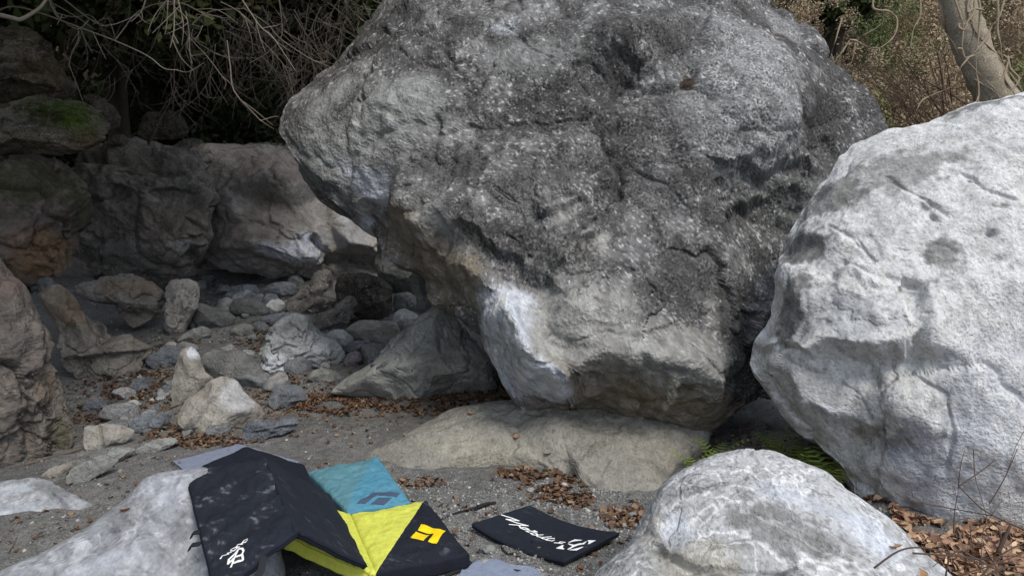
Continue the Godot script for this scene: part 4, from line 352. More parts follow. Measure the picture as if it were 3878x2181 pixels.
const VINES := [[[Vector3(4.6, 5.14, -9.38), Vector3(4.6, 5.04, -9.37), Vector3(4.67, 5.01, -9.36), Vector3(4.81, 4.99, -9.36), Vector3(4.9, 4.9, -9.35), Vector3(4.89, 4.75, -9.33), Vector3(4.84, 4.65, -9.32), Vector3(4.73, 4.56, -9.31), Vector3(4.63, 4.53, -9.3), Vector3(4.51, 4.56, -9.31), Vector3(4.39, 4.62, -9.32), Vector3(4.3, 4.64, -9.32)], 0.016],
	[[Vector3(5.31, 5.3, -9.6), Vector3(5.31, 4.99, -9.56), Vector3(5.23, 4.83, -9.54), Vector3(5.2, 4.68, -9.52), Vector3(5.2, 4.57, -9.51), Vector3(5.34, 4.58, -9.51), Vector3(5.46, 4.57, -9.51), Vector3(5.54, 4.53, -9.51), Vector3(5.61, 4.39, -9.49), Vector3(5.62, 4.21, -9.47), Vector3(5.65, 4.04, -9.45), Vector3(5.74, 3.77, -9.41)], 0.014],
	[[Vector3(5.6, 5.3, -9.6), Vector3(5.59, 4.83, -9.54), Vector3(5.55, 4.68, -9.52), Vector3(5.56, 4.52, -9.5)], 0.013],
	[[Vector3(6, 5.08, -8.97), Vector3(5.94, 4.85, -8.94), Vector3(5.84, 4.71, -8.92), Vector3(5.77, 4.56, -8.91), Vector3(5.67, 4.44, -8.89), Vector3(5.52, 4.29, -8.87), Vector3(5.42, 4.15, -8.86), Vector3(5.37, 4, -8.84), Vector3(5.24, 3.93, -8.83), Vector3(5.09, 3.87, -8.82), Vector3(4.97, 3.79, -8.81), Vector3(4.89, 3.6, -8.79)], 0.016],
	[[Vector3(5.43, 5.11, -9.07), Vector3(5.52, 4.86, -9.04), Vector3(5.55, 4.71, -9.02), Vector3(5.54, 4.43, -8.99), Vector3(5.59, 4.33, -8.98), Vector3(5.68, 4.23, -8.97), Vector3(5.84, 4.07, -8.95), Vector3(6.03, 3.88, -8.92)], 0.013],
	[[Vector3(5.97, 5.11, -9.07), Vector3(5.98, 4.86, -9.04), Vector3(5.98, 4.66, -9.02), Vector3(6.02, 4.5, -9), Vector3(6.03, 4.35, -8.98), Vector3(6.08, 4.22, -8.96), Vector3(6.23, 4.02, -8.94), Vector3(6.29, 3.93, -8.93)], 0.018],
	[[Vector3(5.69, 5.1, -9.02), Vector3(5.73, 4.92, -9), Vector3(5.71, 4.63, -8.96), Vector3(5.68, 4.36, -8.93), Vector3(5.69, 4.16, -8.91), Vector3(5.71, 3.97, -8.88), Vector3(5.7, 3.78, -8.86)], 0.016],
	[[Vector3(6.01, 4.37, -8.93), Vector3(6.07, 4.32, -8.93), Vector3(6.06, 4.24, -8.92), Vector3(6, 4.1, -8.9), Vector3(5.9, 3.99, -8.89), Vector3(5.87, 3.82, -8.87)], 0.016],
	[[Vector3(5.55, 4.87, -8.94), Vector3(5.57, 4.89, -8.95), Vector3(5.63, 4.92, -8.95), Vector3(5.76, 4.9, -8.95)], 0.02],
	[[Vector3(5.44, 4.74, -8.93), Vector3(5.44, 4.69, -8.92), Vector3(5.51, 4.67, -8.92), Vector3(5.54, 4.76, -8.93), Vector3(5.61, 4.86, -8.94), Vector3(5.63, 4.99, -8.96), Vector3(5.62, 5.08, -8.97)], 0.017],
	[[Vector3(5.42, 4.44, -8.89), Vector3(5.48, 4.43, -8.89), Vector3(5.52, 4.33, -8.88), Vector3(5.65, 4.37, -8.88), Vector3(5.73, 4.4, -8.89), Vector3(5.76, 4.48, -8.9), Vector3(5.75, 4.61, -8.91)], 0.016],
	[[Vector3(6.1, 4.37, -8.98), Vector3(6.13, 4.22, -8.96), Vector3(6.23, 4.11, -8.95), Vector3(6.22, 4.04, -8.94), Vector3(6.13, 3.92, -8.93), Vector3(6.06, 3.85, -8.92)], 0.016],
	[[Vector3(4.34, 4.98, -9.66), Vector3(4.31, 4.88, -9.65), Vector3(4.26, 4.7, -9.63), Vector3(4.21, 4.55, -9.61), Vector3(4.18, 4.43, -9.59)], 0.017],
	[[Vector3(4.44, 4.69, -9.63), Vector3(4.34, 4.54, -9.61), Vector3(4.27, 4.45, -9.6), Vector3(4.22, 4.34, -9.58)], 0.012],
	[[Vector3(4.52, 4.7, -9.63), Vector3(4.49, 4.49, -9.6), Vector3(4.42, 4.3, -9.58)], 0.011]]
const TRUNK_RIGHT := [[Vector3(5.66, 5.98, -9.58), 0.21], [Vector3(5.72, 5.37, -9.51), 0.215], [Vector3(5.8, 4.91, -9.45), 0.215], [Vector3(5.9, 4.61, -9.41), 0.22], [Vector3(6.04, 4.3, -9.38), 0.235], [Vector3(6.19, 4.02, -9.34), 0.25], [Vector3(6.32, 3.69, -9.3), 0.28], [Vector3(6.4, 3.34, -9.26), 0.32]]
const CANES := [[[Vector3(6.18, 3.7, -10.5), Vector3(5.5, 4.21, -10.73), Vector3(4.95, 4.66, -10.96)], 0.012],
	[[Vector3(5.84, 3.58, -9.89), Vector3(5.65, 3.91, -9.95), Vector3(5.43, 4.24, -10)], 0.007],
	[[Vector3(6.01, 3.64, -10.56), Vector3(5.69, 4.4, -10.51), Vector3(5.35, 5.11, -10.45)], 0.005],
	[[Vector3(6.44, 3.9, -10.68), Vector3(6.05, 4.18, -10.63), Vector3(5.52, 4.36, -10.57)], 0.01],
	[[Vector3(6.02, 3.65, -10.68), Vector3(5.3, 4.06, -10.65), Vector3(4.63, 4.43, -10.61)], 0.006],
	[[Vector3(5.79, 3.84, -10.44), Vector3(5.6, 4.59, -10.47), Vector3(5.47, 5.19, -10.48)], 0.008],
	[[Vector3(6.15, 3.82, -10.8), Vector3(5.91, 4.63, -10.71), Vector3(5.59, 5.26, -10.59)], 0.005],
	[[Vector3(5.78, 3.73, -9.67), Vector3(5.65, 4.35, -9.61), Vector3(5.4, 4.91, -9.55)], 0.01],
	[[Vector3(6.22, 3.6, -10.23), Vector3(5.97, 4.16, -10.41), Vector3(5.84, 4.6, -10.57)], 0.011],
	[[Vector3(6.04, 3.88, -10.04), Vector3(5.91, 4.76, -10.19), Vector3(5.65, 5.59, -10.34)], 0.011],
	[[Vector3(5.66, 3.75, -9.71), Vector3(5.45, 4.27, -9.63), Vector3(5.18, 4.62, -9.53)], 0.006],
	[[Vector3(5.48, 3.55, -9.87), Vector3(5.23, 4.14, -9.98), Vector3(4.88, 4.65, -10.09)], 0.008],
	[[Vector3(5.89, 3.65, -10.61), Vector3(5.64, 4.02, -10.51), Vector3(5.31, 4.21, -10.38)], 0.009],
	[[Vector3(6.37, 3.93, -10.66), Vector3(6.12, 4.59, -10.65), Vector3(5.9, 5.06, -10.63)], 0.011],
	[[Vector3(6.21, 3.76, -10.19), Vector3(5.7, 4.19, -10.16), Vector3(5.22, 4.58, -10.12)], 0.008],
	[[Vector3(6.12, 3.57, -10), Vector3(5.59, 4.18, -9.91), Vector3(5.14, 4.63, -9.8)], 0.011],
	[[Vector3(5.96, 3.67, -10.41), Vector3(5.43, 4.32, -10.59), Vector3(4.92, 4.86, -10.76)], 0.007],
	[[Vector3(6.24, 3.71, -10.75), Vector3(5.96, 4.43, -10.9), Vector3(5.65, 5.16, -11.05)], 0.009],
	[[Vector3(5.88, 3.71, -10.39), Vector3(5.44, 4.17, -10.57), Vector3(5.04, 4.53, -10.73)], 0.01],
	[[Vector3(6.28, 3.82, -10.45), Vector3(5.77, 4.41, -10.72), Vector3(5.09, 4.91, -10.97)], 0.009],
	[[Vector3(5.86, 3.66, -10.44), Vector3(5.44, 4.44, -10.62), Vector3(4.93, 5.2, -10.8)], 0.01],
	[[Vector3(6.18, 3.73, -10.55), Vector3(5.85, 4.19, -10.66), Vector3(5.44, 4.65, -10.77)], 0.006],
	[[Vector3(5.99, 3.71, -10.37), Vector3(5.55, 4.04, -10.23), Vector3(5.14, 4.32, -10.08)], 0.005],
	[[Vector3(5.39, 3.74, -9.65), Vector3(5.22, 4.18, -9.69), Vector3(5.09, 4.52, -9.72)], 0.009],
	[[Vector3(5.62, 3.59, -9.93), Vector3(5.38, 3.93, -9.93), Vector3(5.25, 4.14, -9.92)], 0.008],
	[[Vector3(5.54, 3.69, -10.01), Vector3(5.39, 4.07, -10.09), Vector3(5.11, 4.31, -10.16)], 0.008],
	[[Vector3(6.2, 3.71, -10.33), Vector3(6.12, 4.34, -10.43), Vector3(5.9, 4.79, -10.51)], 0.009],
	[[Vector3(5.89, 3.62, -10.28), Vector3(5.77, 4.01, -10.37), Vector3(5.76, 4.29, -10.45)], 0.011],
	[[Vector3(6.19, 3.84, -10.8), Vector3(6.03, 4.36, -10.81), Vector3(5.72, 4.71, -10.81)], 0.009],
	[[Vector3(5.66, 3.56, -9.97), Vector3(5.45, 4.14, -10.24), Vector3(5.23, 4.69, -10.5)], 0.008],
	[[Vector3(5.89, 3.74, -10.56), Vector3(5.88, 4.43, -10.77), Vector3(6.03, 5.03, -10.98)], 0.007],
	[[Vector3(5.95, 3.61, -9.78), Vector3(6.05, 4.15, -10.05), Vector3(6.22, 4.6, -10.3)], 0.008],
	[[Vector3(6.21, 3.75, -10.53), Vector3(6.41, 4.52, -10.55), Vector3(6.59, 5.22, -10.55)], 0.007],
	[[Vector3(6.02, 3.77, -10.33), Vector3(5.46, 4.15, -10.19), Vector3(5, 4.44, -10.04)], 0.011],
	[[Vector3(6.58, 3.72, -10.13), Vector3(6.36, 3.99, -10.19), Vector3(6.08, 4.15, -10.24)], 0.008],
	[[Vector3(6.43, 3.74, -9.85), Vector3(5.96, 4.01, -9.8), Vector3(5.39, 4.27, -9.75)], 0.011],
	[[Vector3(6.65, 3.83, -10.72), Vector3(6.15, 4.18, -10.62), Vector3(5.66, 4.42, -10.51)], 0.008],
	[[Vector3(5.49, 3.8, -9.7), Vector3(4.95, 4.21, -9.64), Vector3(4.33, 4.49, -9.57)], 0.01],
	[[Vector3(5.46, 3.7, -10.45), Vector3(4.53, 3.94, -10.3), Vector3(3.52, 4.13, -10.14)], 0.01],
	[[Vector3(7.07, 3.73, -10.72), Vector3(6.99, 4.18, -10.63), Vector3(6.87, 4.54, -10.54)], 0.006],
	[[Vector3(5.91, 3.83, -9.71), Vector3(5.75, 4.24, -9.58), Vector3(5.57, 4.5, -9.43)], 0.011],
	[[Vector3(5.49, 3.77, -10.21), Vector3(5.27, 4.24, -10.44), Vector3(5.09, 4.71, -10.67)], 0.01],
	[[Vector3(5.55, 3.71, -10.28), Vector3(4.96, 4.03, -10.37), Vector3(4.43, 4.25, -10.44)], 0.007],
	[[Vector3(6.33, 3.72, -10.06), Vector3(6.38, 4.21, -10.21), Vector3(6.53, 4.57, -10.35)], 0.01],
	[[Vector3(5.48, 3.7, -10.32), Vector3(5.6, 4.11, -10.27), Vector3(5.59, 4.42, -10.2)], 0.007],
	[[Vector3(6.22, 3.85, -9.81), Vector3(6.68, 4.57, -10.08), Vector3(7.09, 5.27, -10.35)], 0.006]]
const HANGING := [[[Vector3(-4.5, 4.22, -6.45), Vector3(-4.37, 4.19, -6.44), Vector3(-4.31, 4.18, -6.44), Vector3(-4.2, 4.24, -6.45), Vector3(-4.13, 4.29, -6.45), Vector3(-4.08, 4.36, -6.46)], 0.028],
	[[Vector3(-5.38, 4.58, -7.7), Vector3(-5.21, 4.62, -7.7), Vector3(-4.93, 4.55, -7.69), Vector3(-4.52, 4.4, -7.68), Vector3(-4.17, 4.27, -7.66), Vector3(-3.82, 4.11, -7.64), Vector3(-3.65, 3.98, -7.63), Vector3(-3.5, 3.96, -7.62)], 0.013],
	[[Vector3(-3.54, 4.71, -7.72), Vector3(-3.54, 4.41, -7.68), Vector3(-3.55, 4.3, -7.66), Vector3(-3.58, 4.19, -7.65)], 0.012],
	[[Vector3(-3.5, 4.7, -7.71), Vector3(-3.47, 4.58, -7.7), Vector3(-3.44, 4.46, -7.68)], 0.012],
	[[Vector3(-3.83, 4.7, -7.71), Vector3(-3.89, 4.56, -7.7), Vector3(-3.99, 4.46, -7.68)], 0.012],
	[[Vector3(-4.7, 4.7, -7.71), Vector3(-4.52, 4.56, -7.7), Vector3(-4.35, 4.44, -7.68)], 0.012],
	[[Vector3(-3.6, 4.7, -7.71), Vector3(-3.61, 4.58, -7.7)], 0.014],
	[[Vector3(-4.72, 4.64, -7.5), Vector3(-4.66, 4.5, -7.49), Vector3(-4.61, 4.45, -7.48), Vector3(-4.53, 4.46, -7.48)], 0.01],
	[[Vector3(-3.29, 5.04, -8.96), Vector3(-3.06, 4.7, -8.92), Vector3(-2.92, 4.59, -8.91), Vector3(-2.64, 4.18, -8.86)], 0.012],
	[[Vector3(-3.54, 5.12, -9.68), Vector3(-3.22, 4.91, -9.65), Vector3(-3.05, 4.72, -9.63), Vector3(-2.61, 4.43, -9.59), Vector3(-2.45, 4.41, -9.59)], 0.012],
	[[Vector3(-4.29, 4.87, -9.35), Vector3(-4.05, 4.6, -9.31), Vector3(-3.87, 4.41, -9.29), Vector3(-3.66, 4.13, -9.26)], 0.012],
	[[Vector3(-3.63, 4.63, -9.32), Vector3(-3.59, 4.3, -9.28), Vector3(-3.54, 3.99, -9.24), Vector3(-3.29, 3.71, -9.2), Vector3(-3.2, 3.61, -9.19)], 0.012],
	[[Vector3(-3.63, 5.06, -9.17), Vector3(-3.42, 4.95, -9.15), Vector3(-3.22, 4.78, -9.13)], 0.012],
	[[Vector3(-5.22, 4.68, -8.82), Vector3(-5.22, 4.52, -8.8), Vector3(-5.3, 4.36, -8.78), Vector3(-5.33, 4.2, -8.76)], 0.012],
	[[Vector3(-5.19, 4.66, -8.82), Vector3(-5.12, 4.49, -8.8), Vector3(-5.04, 4.36, -8.78)], 0.009],
	[[Vector3(-3.98, 4.78, -9.13), Vector3(-3.88, 4.88, -9.15), Vector3(-3.71, 4.95, -9.15), Vector3(-3.45, 4.97, -9.16)], 0.012],
	[[Vector3(-4.49, 4.41, -8.28), Vector3(-4.4, 4.53, -8.3), Vector3(-4.28, 4.68, -8.31), Vector3(-4.13, 4.78, -8.33), Vector3(-3.9, 4.83, -8.33), Vector3(-3.68, 4.8, -8.33), Vector3(-3.38, 4.63, -8.31)], 0.011],
	[[Vector3(-3.76, 4.72, -8.92), Vector3(-3.82, 4.59, -8.91), Vector3(-3.87, 4.51, -8.9)], 0.009],
	[[Vector3(-3.88, 4.84, -8.74), Vector3(-3.84, 4.58, -8.71), Vector3(-3.83, 4.34, -8.68), Vector3(-3.8, 4.22, -8.66)], 0.01],
	[[Vector3(-3.1, 5.27, -9.8), Vector3(-3.06, 4.93, -9.76), Vector3(-3.08, 4.74, -9.73), Vector3(-3.26, 4.55, -9.71), Vector3(-3.49, 4.42, -9.69)], 0.01],
	[[Vector3(-2.1, 4.65, -10.38), Vector3(-2, 4.46, -10.48), Vector3(-2, 4.24, -10.57), Vector3(-2.07, 4.01, -10.66), Vector3(-2.16, 3.79, -10.76), Vector3(-2.36, 3.61, -10.86)], 0.0095],
	[[Vector3(-4.07, 5.58, -10.01), Vector3(-4.2, 5.57, -10.12), Vector3(-4.31, 5.54, -10.24), Vector3(-4.43, 5.52, -10.36), Vector3(-4.56, 5.5, -10.48), Vector3(-4.67, 5.46, -10.59), Vector3(-4.78, 5.42, -10.71)], 0.0088],
	[[Vector3(-4.83, 5.21, -11.28), Vector3(-4.96, 5.19, -11.4), Vector3(-5.09, 5.14, -11.52), Vector3(-5.2, 5.09, -11.63), Vector3(-5.32, 5.03, -11.75), Vector3(-5.44, 4.98, -11.86), Vector3(-5.55, 4.91, -11.97)], 0.0042],
	[[Vector3(-4.3, 5.38, -12.16), Vector3(-4.26, 5.25, -12.26), Vector3(-4.23, 5.11, -12.36), Vector3(-4.18, 4.98, -12.47), Vector3(-4.14, 4.84, -12.57), Vector3(-4.1, 4.69, -12.68), Vector3(-4.08, 4.53, -12.78)], 0.0083],
	[[Vector3(-4.8, 5.61, -12.09), Vector3(-4.7, 5.44, -12.19), Vector3(-4.61, 5.25, -12.28), Vector3(-4.57, 5.03, -12.38), Vector3(-4.61, 4.79, -12.47), Vector3(-4.69, 4.55, -12.56), Vector3(-4.83, 4.32, -12.65)], 0.0051],
	[[Vector3(-2.85, 5.63, -10.33), Vector3(-2.89, 5.57, -10.44), Vector3(-2.98, 5.51, -10.55), Vector3(-3.06, 5.45, -10.67), Vector3(-3.17, 5.4, -10.78), Vector3(-3.29, 5.37, -10.9), Vector3(-3.43, 5.36, -11.02)], 0.0065],
	[[Vector3(-4.05, 5.15, -11.58), Vector3(-4.06, 5.03, -11.69), Vector3(-4.03, 4.92, -11.79), Vector3(-3.99, 4.82, -11.9), Vector3(-3.91, 4.74, -12.01), Vector3(-3.82, 4.68, -12.13), Vector3(-3.72, 4.63, -12.24)], 0.0089],
	[[Vector3(-4.76, 5.69, -10.25), Vector3(-4.62, 5.57, -10.36), Vector3(-4.46, 5.46, -10.47), Vector3(-4.25, 5.47, -10.59), Vector3(-4.03, 5.53, -10.72), Vector3(-3.81, 5.58, -10.84), Vector3(-3.6, 5.73, -10.98)], 0.0067],
	[[Vector3(-3.77, 4.95, -9.43), Vector3(-3.76, 4.93, -9.55), Vector3(-3.74, 4.91, -9.67), Vector3(-3.71, 4.89, -9.79), Vector3(-3.68, 4.89, -9.91), Vector3(-3.63, 4.9, -10.03), Vector3(-3.59, 4.91, -10.15)], 0.0069],
	[[Vector3(-2.44, 4.4, -9.62), Vector3(-2.59, 4.36, -9.74), Vector3(-2.73, 4.3, -9.85), Vector3(-2.89, 4.26, -9.97), Vector3(-3.06, 4.24, -10.09), Vector3(-3.22, 4.19, -10.2), Vector3(-3.38, 4.13, -10.31)], 0.0042],
	[[Vector3(-2.95, 5.17, -9.95), Vector3(-2.88, 5, -10.05), Vector3(-2.83, 4.81, -10.15), Vector3(-2.81, 4.61, -10.25), Vector3(-2.8, 4.4, -10.34), Vector3(-2.76, 4.2, -10.44), Vector3(-2.7, 3.99, -10.53)], 0.0061],
	[[Vector3(-3.12, 4.75, -9.89), Vector3(-3.06, 4.57, -9.99), Vector3(-3.05, 4.38, -10.09), Vector3(-3.05, 4.17, -10.19), Vector3(-3.06, 3.96, -10.28), Vector3(-3.08, 3.74, -10.37), Vector3(-3.09, 3.52, -10.47)], 0.0061],
	[[Vector3(-5.23, 4.56, -11.26), Vector3(-5.3, 4.35, -11.36), Vector3(-5.42, 4.14, -11.45), Vector3(-5.59, 3.95, -11.55), Vector3(-5.75, 3.75, -11.65), Vector3(-5.91, 3.55, -11.74)], 0.0079],
	[[Vector3(-4.84, 5.26, -9.5), Vector3(-4.99, 5.25, -9.62), Vector3(-5.14, 5.25, -9.74), Vector3(-5.29, 5.23, -9.86), Vector3(-5.43, 5.21, -9.98), Vector3(-5.56, 5.16, -10.09), Vector3(-5.69, 5.12, -10.21)], 0.0077],
	[[Vector3(-4.06, 5, -11.09), Vector3(-3.97, 4.93, -11.21), Vector3(-3.9, 4.83, -11.31), Vector3(-3.85, 4.71, -11.42), Vector3(-3.8, 4.58, -11.53), Vector3(-3.77, 4.45, -11.63), Vector3(-3.74, 4.3, -11.73)], 0.0052],
	[[Vector3(-2.96, 4.64, -10.49), Vector3(-3.01, 4.5, -10.6), Vector3(-3.07, 4.35, -10.7), Vector3(-3.2, 4.23, -10.81), Vector3(-3.33, 4.1, -10.91), Vector3(-3.47, 3.98, -11.02), Vector3(-3.64, 3.88, -11.13)], 0.0076],
	[[Vector3(-2.69, 5.75, -10.92), Vector3(-2.65, 5.71, -11.04), Vector3(-2.62, 5.67, -11.15), Vector3(-2.59, 5.61, -11.27), Vector3(-2.56, 5.55, -11.38), Vector3(-2.54, 5.49, -11.49), Vector3(-2.52, 5.43, -11.61)], 0.0072],
	[[Vector3(-4.18, 5.42, -12.02), Vector3(-4.32, 5.16, -12.11), Vector3(-4.45, 4.89, -12.2), Vector3(-4.59, 4.62, -12.28), Vector3(-4.79, 4.36, -12.37), Vector3(-5.09, 4.18, -12.47), Vector3(-5.41, 4.02, -12.57)], 0.0046],
	[[Vector3(-3.3, 4.98, -10.33), Vector3(-3.33, 4.79, -10.42), Vector3(-3.4, 4.59, -10.52), Vector3(-3.57, 4.43, -10.62), Vector3(-3.78, 4.29, -10.73), Vector3(-4.01, 4.17, -10.83), Vector3(-4.29, 4.13, -10.95)], 0.0046],
	[[Vector3(-2.17, 5.76, -10.64), Vector3(-2.24, 5.67, -10.75), Vector3(-2.28, 5.58, -10.86), Vector3(-2.31, 5.48, -10.97), Vector3(-2.31, 5.38, -11.08), Vector3(-2.24, 5.31, -11.19), Vector3(-2.16, 5.25, -11.3)], 0.006],
	[[Vector3(-3.29, 4.7, -9.55), Vector3(-3.16, 4.55, -9.65), Vector3(-3.04, 4.38, -9.75), Vector3(-2.99, 4.17, -9.84), Vector3(-2.99, 3.94, -9.94), Vector3(-2.97, 3.7, -10.03), Vector3(-3.01, 3.45, -10.12)], 0.0076],
	[[Vector3(-2.91, 4.59, -10.48), Vector3(-3.13, 4.44, -10.58), Vector3(-3.4, 4.36, -10.69), Vector3(-3.7, 4.39, -10.82), Vector3(-4, 4.48, -10.95), Vector3(-4.26, 4.66, -11.09), Vector3(-4.47, 4.9, -11.24)], 0.0066],
	[[Vector3(-3.74, 4.81, -9.56), Vector3(-3.6, 4.75, -9.67), Vector3(-3.47, 4.69, -9.78), Vector3(-3.33, 4.64, -9.9), Vector3(-3.17, 4.59, -10.01), Vector3(-3.01, 4.59, -10.13), Vector3(-2.83, 4.58, -10.25)], 0.0045],
	[[Vector3(-4.7, 5.74, -10.91), Vector3(-4.89, 5.53, -11.01), Vector3(-5.06, 5.3, -11.1), Vector3(-5.18, 5.05, -11.19), Vector3(-5.23, 4.79, -11.28), Vector3(-5.16, 4.55, -11.37), Vector3(-5.01, 4.36, -11.47)], 0.0047],
	[[Vector3(-3.64, 5.05, -10.79), Vector3(-3.82, 4.92, -10.9), Vector3(-3.93, 4.75, -11), Vector3(-3.98, 4.56, -11.09), Vector3(-4, 4.37, -11.19), Vector3(-3.98, 4.18, -11.29), Vector3(-3.87, 4.03, -11.39)], 0.0092],
	[[Vector3(-2.35, 5.39, -11.34), Vector3(-2.18, 5.32, -11.45), Vector3(-1.97, 5.31, -11.57), Vector3(-1.77, 5.32, -11.69), Vector3(-1.55, 5.36, -11.82), Vector3(-1.35, 5.47, -11.95), Vector3(-1.14, 5.59, -12.09)], 0.0081],
	[[Vector3(-2.2, 5.42, -10.19), Vector3(-2.35, 5.27, -10.29), Vector3(-2.48, 5.1, -10.39), Vector3(-2.6, 4.91, -10.49), Vector3(-2.68, 4.71, -10.59), Vector3(-2.71, 4.49, -10.68), Vector3(-2.66, 4.29, -10.78)], 0.0081],
	[[Vector3(-7.22, 5.19, -11.84), Vector3(-7.32, 5.12, -11.96), Vector3(-7.4, 5.04, -12.07), Vector3(-7.44, 4.96, -12.18), Vector3(-7.43, 4.91, -12.29), Vector3(-7.42, 4.86, -12.41), Vector3(-7.4, 4.84, -12.53)], 0.0089],
	[[Vector3(-4.38, 5.97, -11.61), Vector3(-4.36, 5.88, -11.72), Vector3(-4.29, 5.81, -11.83), Vector3(-4.19, 5.8, -11.95), Vector3(-4.08, 5.83, -12.08), Vector3(-3.97, 5.86, -12.2), Vector3(-3.86, 5.94, -12.33)], 0.0063],
	[[Vector3(-2.93, 4.72, -9.81), Vector3(-3.12, 4.66, -9.92), Vector3(-3.3, 4.6, -10.03), Vector3(-3.48, 4.52, -10.14), Vector3(-3.64, 4.4, -10.25), Vector3(-3.77, 4.27, -10.36), Vector3(-3.87, 4.12, -10.46)], 0.0051],
	[[Vector3(-2.51, 4.89, -11.16), Vector3(-2.31, 4.74, -11.26), Vector3(-2.1, 4.6, -11.36), Vector3(-1.94, 4.39, -11.46), Vector3(-1.78, 4.18, -11.55), Vector3(-1.66, 3.93, -11.64), Vector3(-1.62, 3.65, -11.73)], 0.0058],
	[[Vector3(-4.01, 4.78, -10.49), Vector3(-3.97, 4.76, -10.61), Vector3(-3.93, 4.74, -10.72), Vector3(-3.87, 4.76, -10.85), Vector3(-3.82, 4.82, -10.98), Vector3(-3.77, 4.89, -11.11), Vector3(-3.73, 4.97, -11.24)], 0.006],
	[[Vector3(-4.89, 5.79, -10.98), Vector3(-5.05, 5.79, -11.1), Vector3(-5.2, 5.78, -11.22), Vector3(-5.36, 5.79, -11.34), Vector3(-5.53, 5.79, -11.46), Vector3(-5.7, 5.81, -11.58), Vector3(-5.87, 5.83, -11.71)], 0.0085],
	[[Vector3(-6.42, 4.95, -10.61), Vector3(-6.54, 4.72, -10.7), Vector3(-6.69, 4.49, -10.79), Vector3(-6.84, 4.25, -10.88), Vector3(-6.99, 4.01, -10.97), Vector3(-7.13, 3.76, -11.06), Vector3(-7.28, 3.5, -11.15)], 0.0047],
	[[Vector3(-4.98, 5.53, -11.34), Vector3(-5.02, 5.3, -11.43), Vector3(-5.04, 5.08, -11.52), Vector3(-5.02, 4.85, -11.62), Vector3(-4.94, 4.65, -11.71), Vector3(-4.86, 4.44, -11.81), Vector3(-4.77, 4.22, -11.9)], 0.0073],
	[[Vector3(-5.34, 5.38, -10.58), Vector3(-5.19, 5.24, -10.68), Vector3(-5.06, 5.06, -10.78), Vector3(-4.98, 4.85, -10.88), Vector3(-4.95, 4.61, -10.97), Vector3(-4.93, 4.36, -11.06), Vector3(-4.96, 4.09, -11.15)], 0.0068],
	[[Vector3(-3.07, 4.96, -11.2), Vector3(-3.1, 4.78, -11.3), Vector3(-3.1, 4.6, -11.39), Vector3(-3.13, 4.42, -11.49), Vector3(-3.14, 4.23, -11.59), Vector3(-3.14, 4.04, -11.69), Vector3(-3.13, 3.85, -11.79)], 0.0087],
	[[Vector3(-3.35, 5.45, -11.51), Vector3(-3.36, 5.28, -11.62), Vector3(-3.32, 5.12, -11.72), Vector3(-3.29, 4.96, -11.82), Vector3(-3.24, 4.8, -11.92), Vector3(-3.17, 4.64, -12.02), Vector3(-3.05, 4.52, -12.13)], 0.0082],
	[[Vector3(-3.28, 5.4, -10.88), Vector3(-3.38, 5.36, -11), Vector3(-3.5, 5.34, -11.12), Vector3(-3.63, 5.34, -11.24), Vector3(-3.77, 5.37, -11.36), Vector3(-3.91, 5.41, -11.49), Vector3(-4.04, 5.47, -11.62)], 0.0046],
	[[Vector3(-3.5, 5.15, -9.54), Vector3(-3.63, 5.11, -9.66), Vector3(-3.75, 5.06, -9.78), Vector3(-3.85, 4.99, -9.89), Vector3(-3.97, 4.93, -10), Vector3(-4.1, 4.88, -10.12), Vector3(-4.23, 4.82, -10.23)], 0.0086],
	[[Vector3(-3.96, 5, -10.54), Vector3(-4.09, 4.83, -10.64), Vector3(-4.26, 4.68, -10.74), Vector3(-4.45, 4.54, -10.84), Vector3(-4.68, 4.43, -10.95), Vector3(-4.93, 4.34, -11.06), Vector3(-5.21, 4.33, -11.18)], 0.0073],
	[[Vector3(-4.21, 5.46, -11.41), Vector3(-4.42, 5.25, -11.5), Vector3(-4.68, 5.08, -11.6), Vector3(-4.99, 4.97, -11.71), Vector3(-5.32, 4.89, -11.82), Vector3(-5.68, 4.89, -11.94), Vector3(-6.05, 4.92, -12.07)], 0.0071],
	[[Vector3(-3.47, 5.28, -10.6), Vector3(-3.63, 5.19, -10.71), Vector3(-3.8, 5.1, -10.82), Vector3(-3.96, 5, -10.93), Vector3(-4.12, 4.89, -11.04), Vector3(-4.24, 4.75, -11.14), Vector3(-4.31, 4.6, -11.24)], 0.0083],
	[[Vector3(-6.65, 5.12, -11.53), Vector3(-6.84, 4.9, -11.63), Vector3(-7.01, 4.66, -11.72), Vector3(-7.12, 4.4, -11.81), Vector3(-7.19, 4.13, -11.9), Vector3(-7.24, 3.86, -11.98), Vector3(-7.25, 3.59, -12.07)], 0.0044],
	[[Vector3(-5.37, 4.64, -9.57), Vector3(-5.35, 4.56, -9.68), Vector3(-5.32, 4.49, -9.79), Vector3(-5.3, 4.4, -9.9), Vector3(-5.29, 4.3, -10.01), Vector3(-5.28, 4.2, -10.12), Vector3(-5.26, 4.1, -10.23)], 0.0068],
	[[Vector3(-2.89, 4.46, -10.46), Vector3(-2.99, 4.38, -10.57), Vector3(-3.09, 4.29, -10.68), Vector3(-3.19, 4.21, -10.79), Vector3(-3.32, 4.14, -10.91), Vector3(-3.47, 4.09, -11.02), Vector3(-3.63, 4.04, -11.14)], 0.0072],
	[[Vector3(-3.91, 5.07, -10.17), Vector3(-3.77, 5.02, -10.29), Vector3(-3.62, 4.98, -10.4), Vector3(-3.46, 4.94, -10.52), Vector3(-3.31, 4.88, -10.63), Vector3(-3.16, 4.8, -10.74), Vector3(-3.01, 4.72, -10.86)], 0.0046],
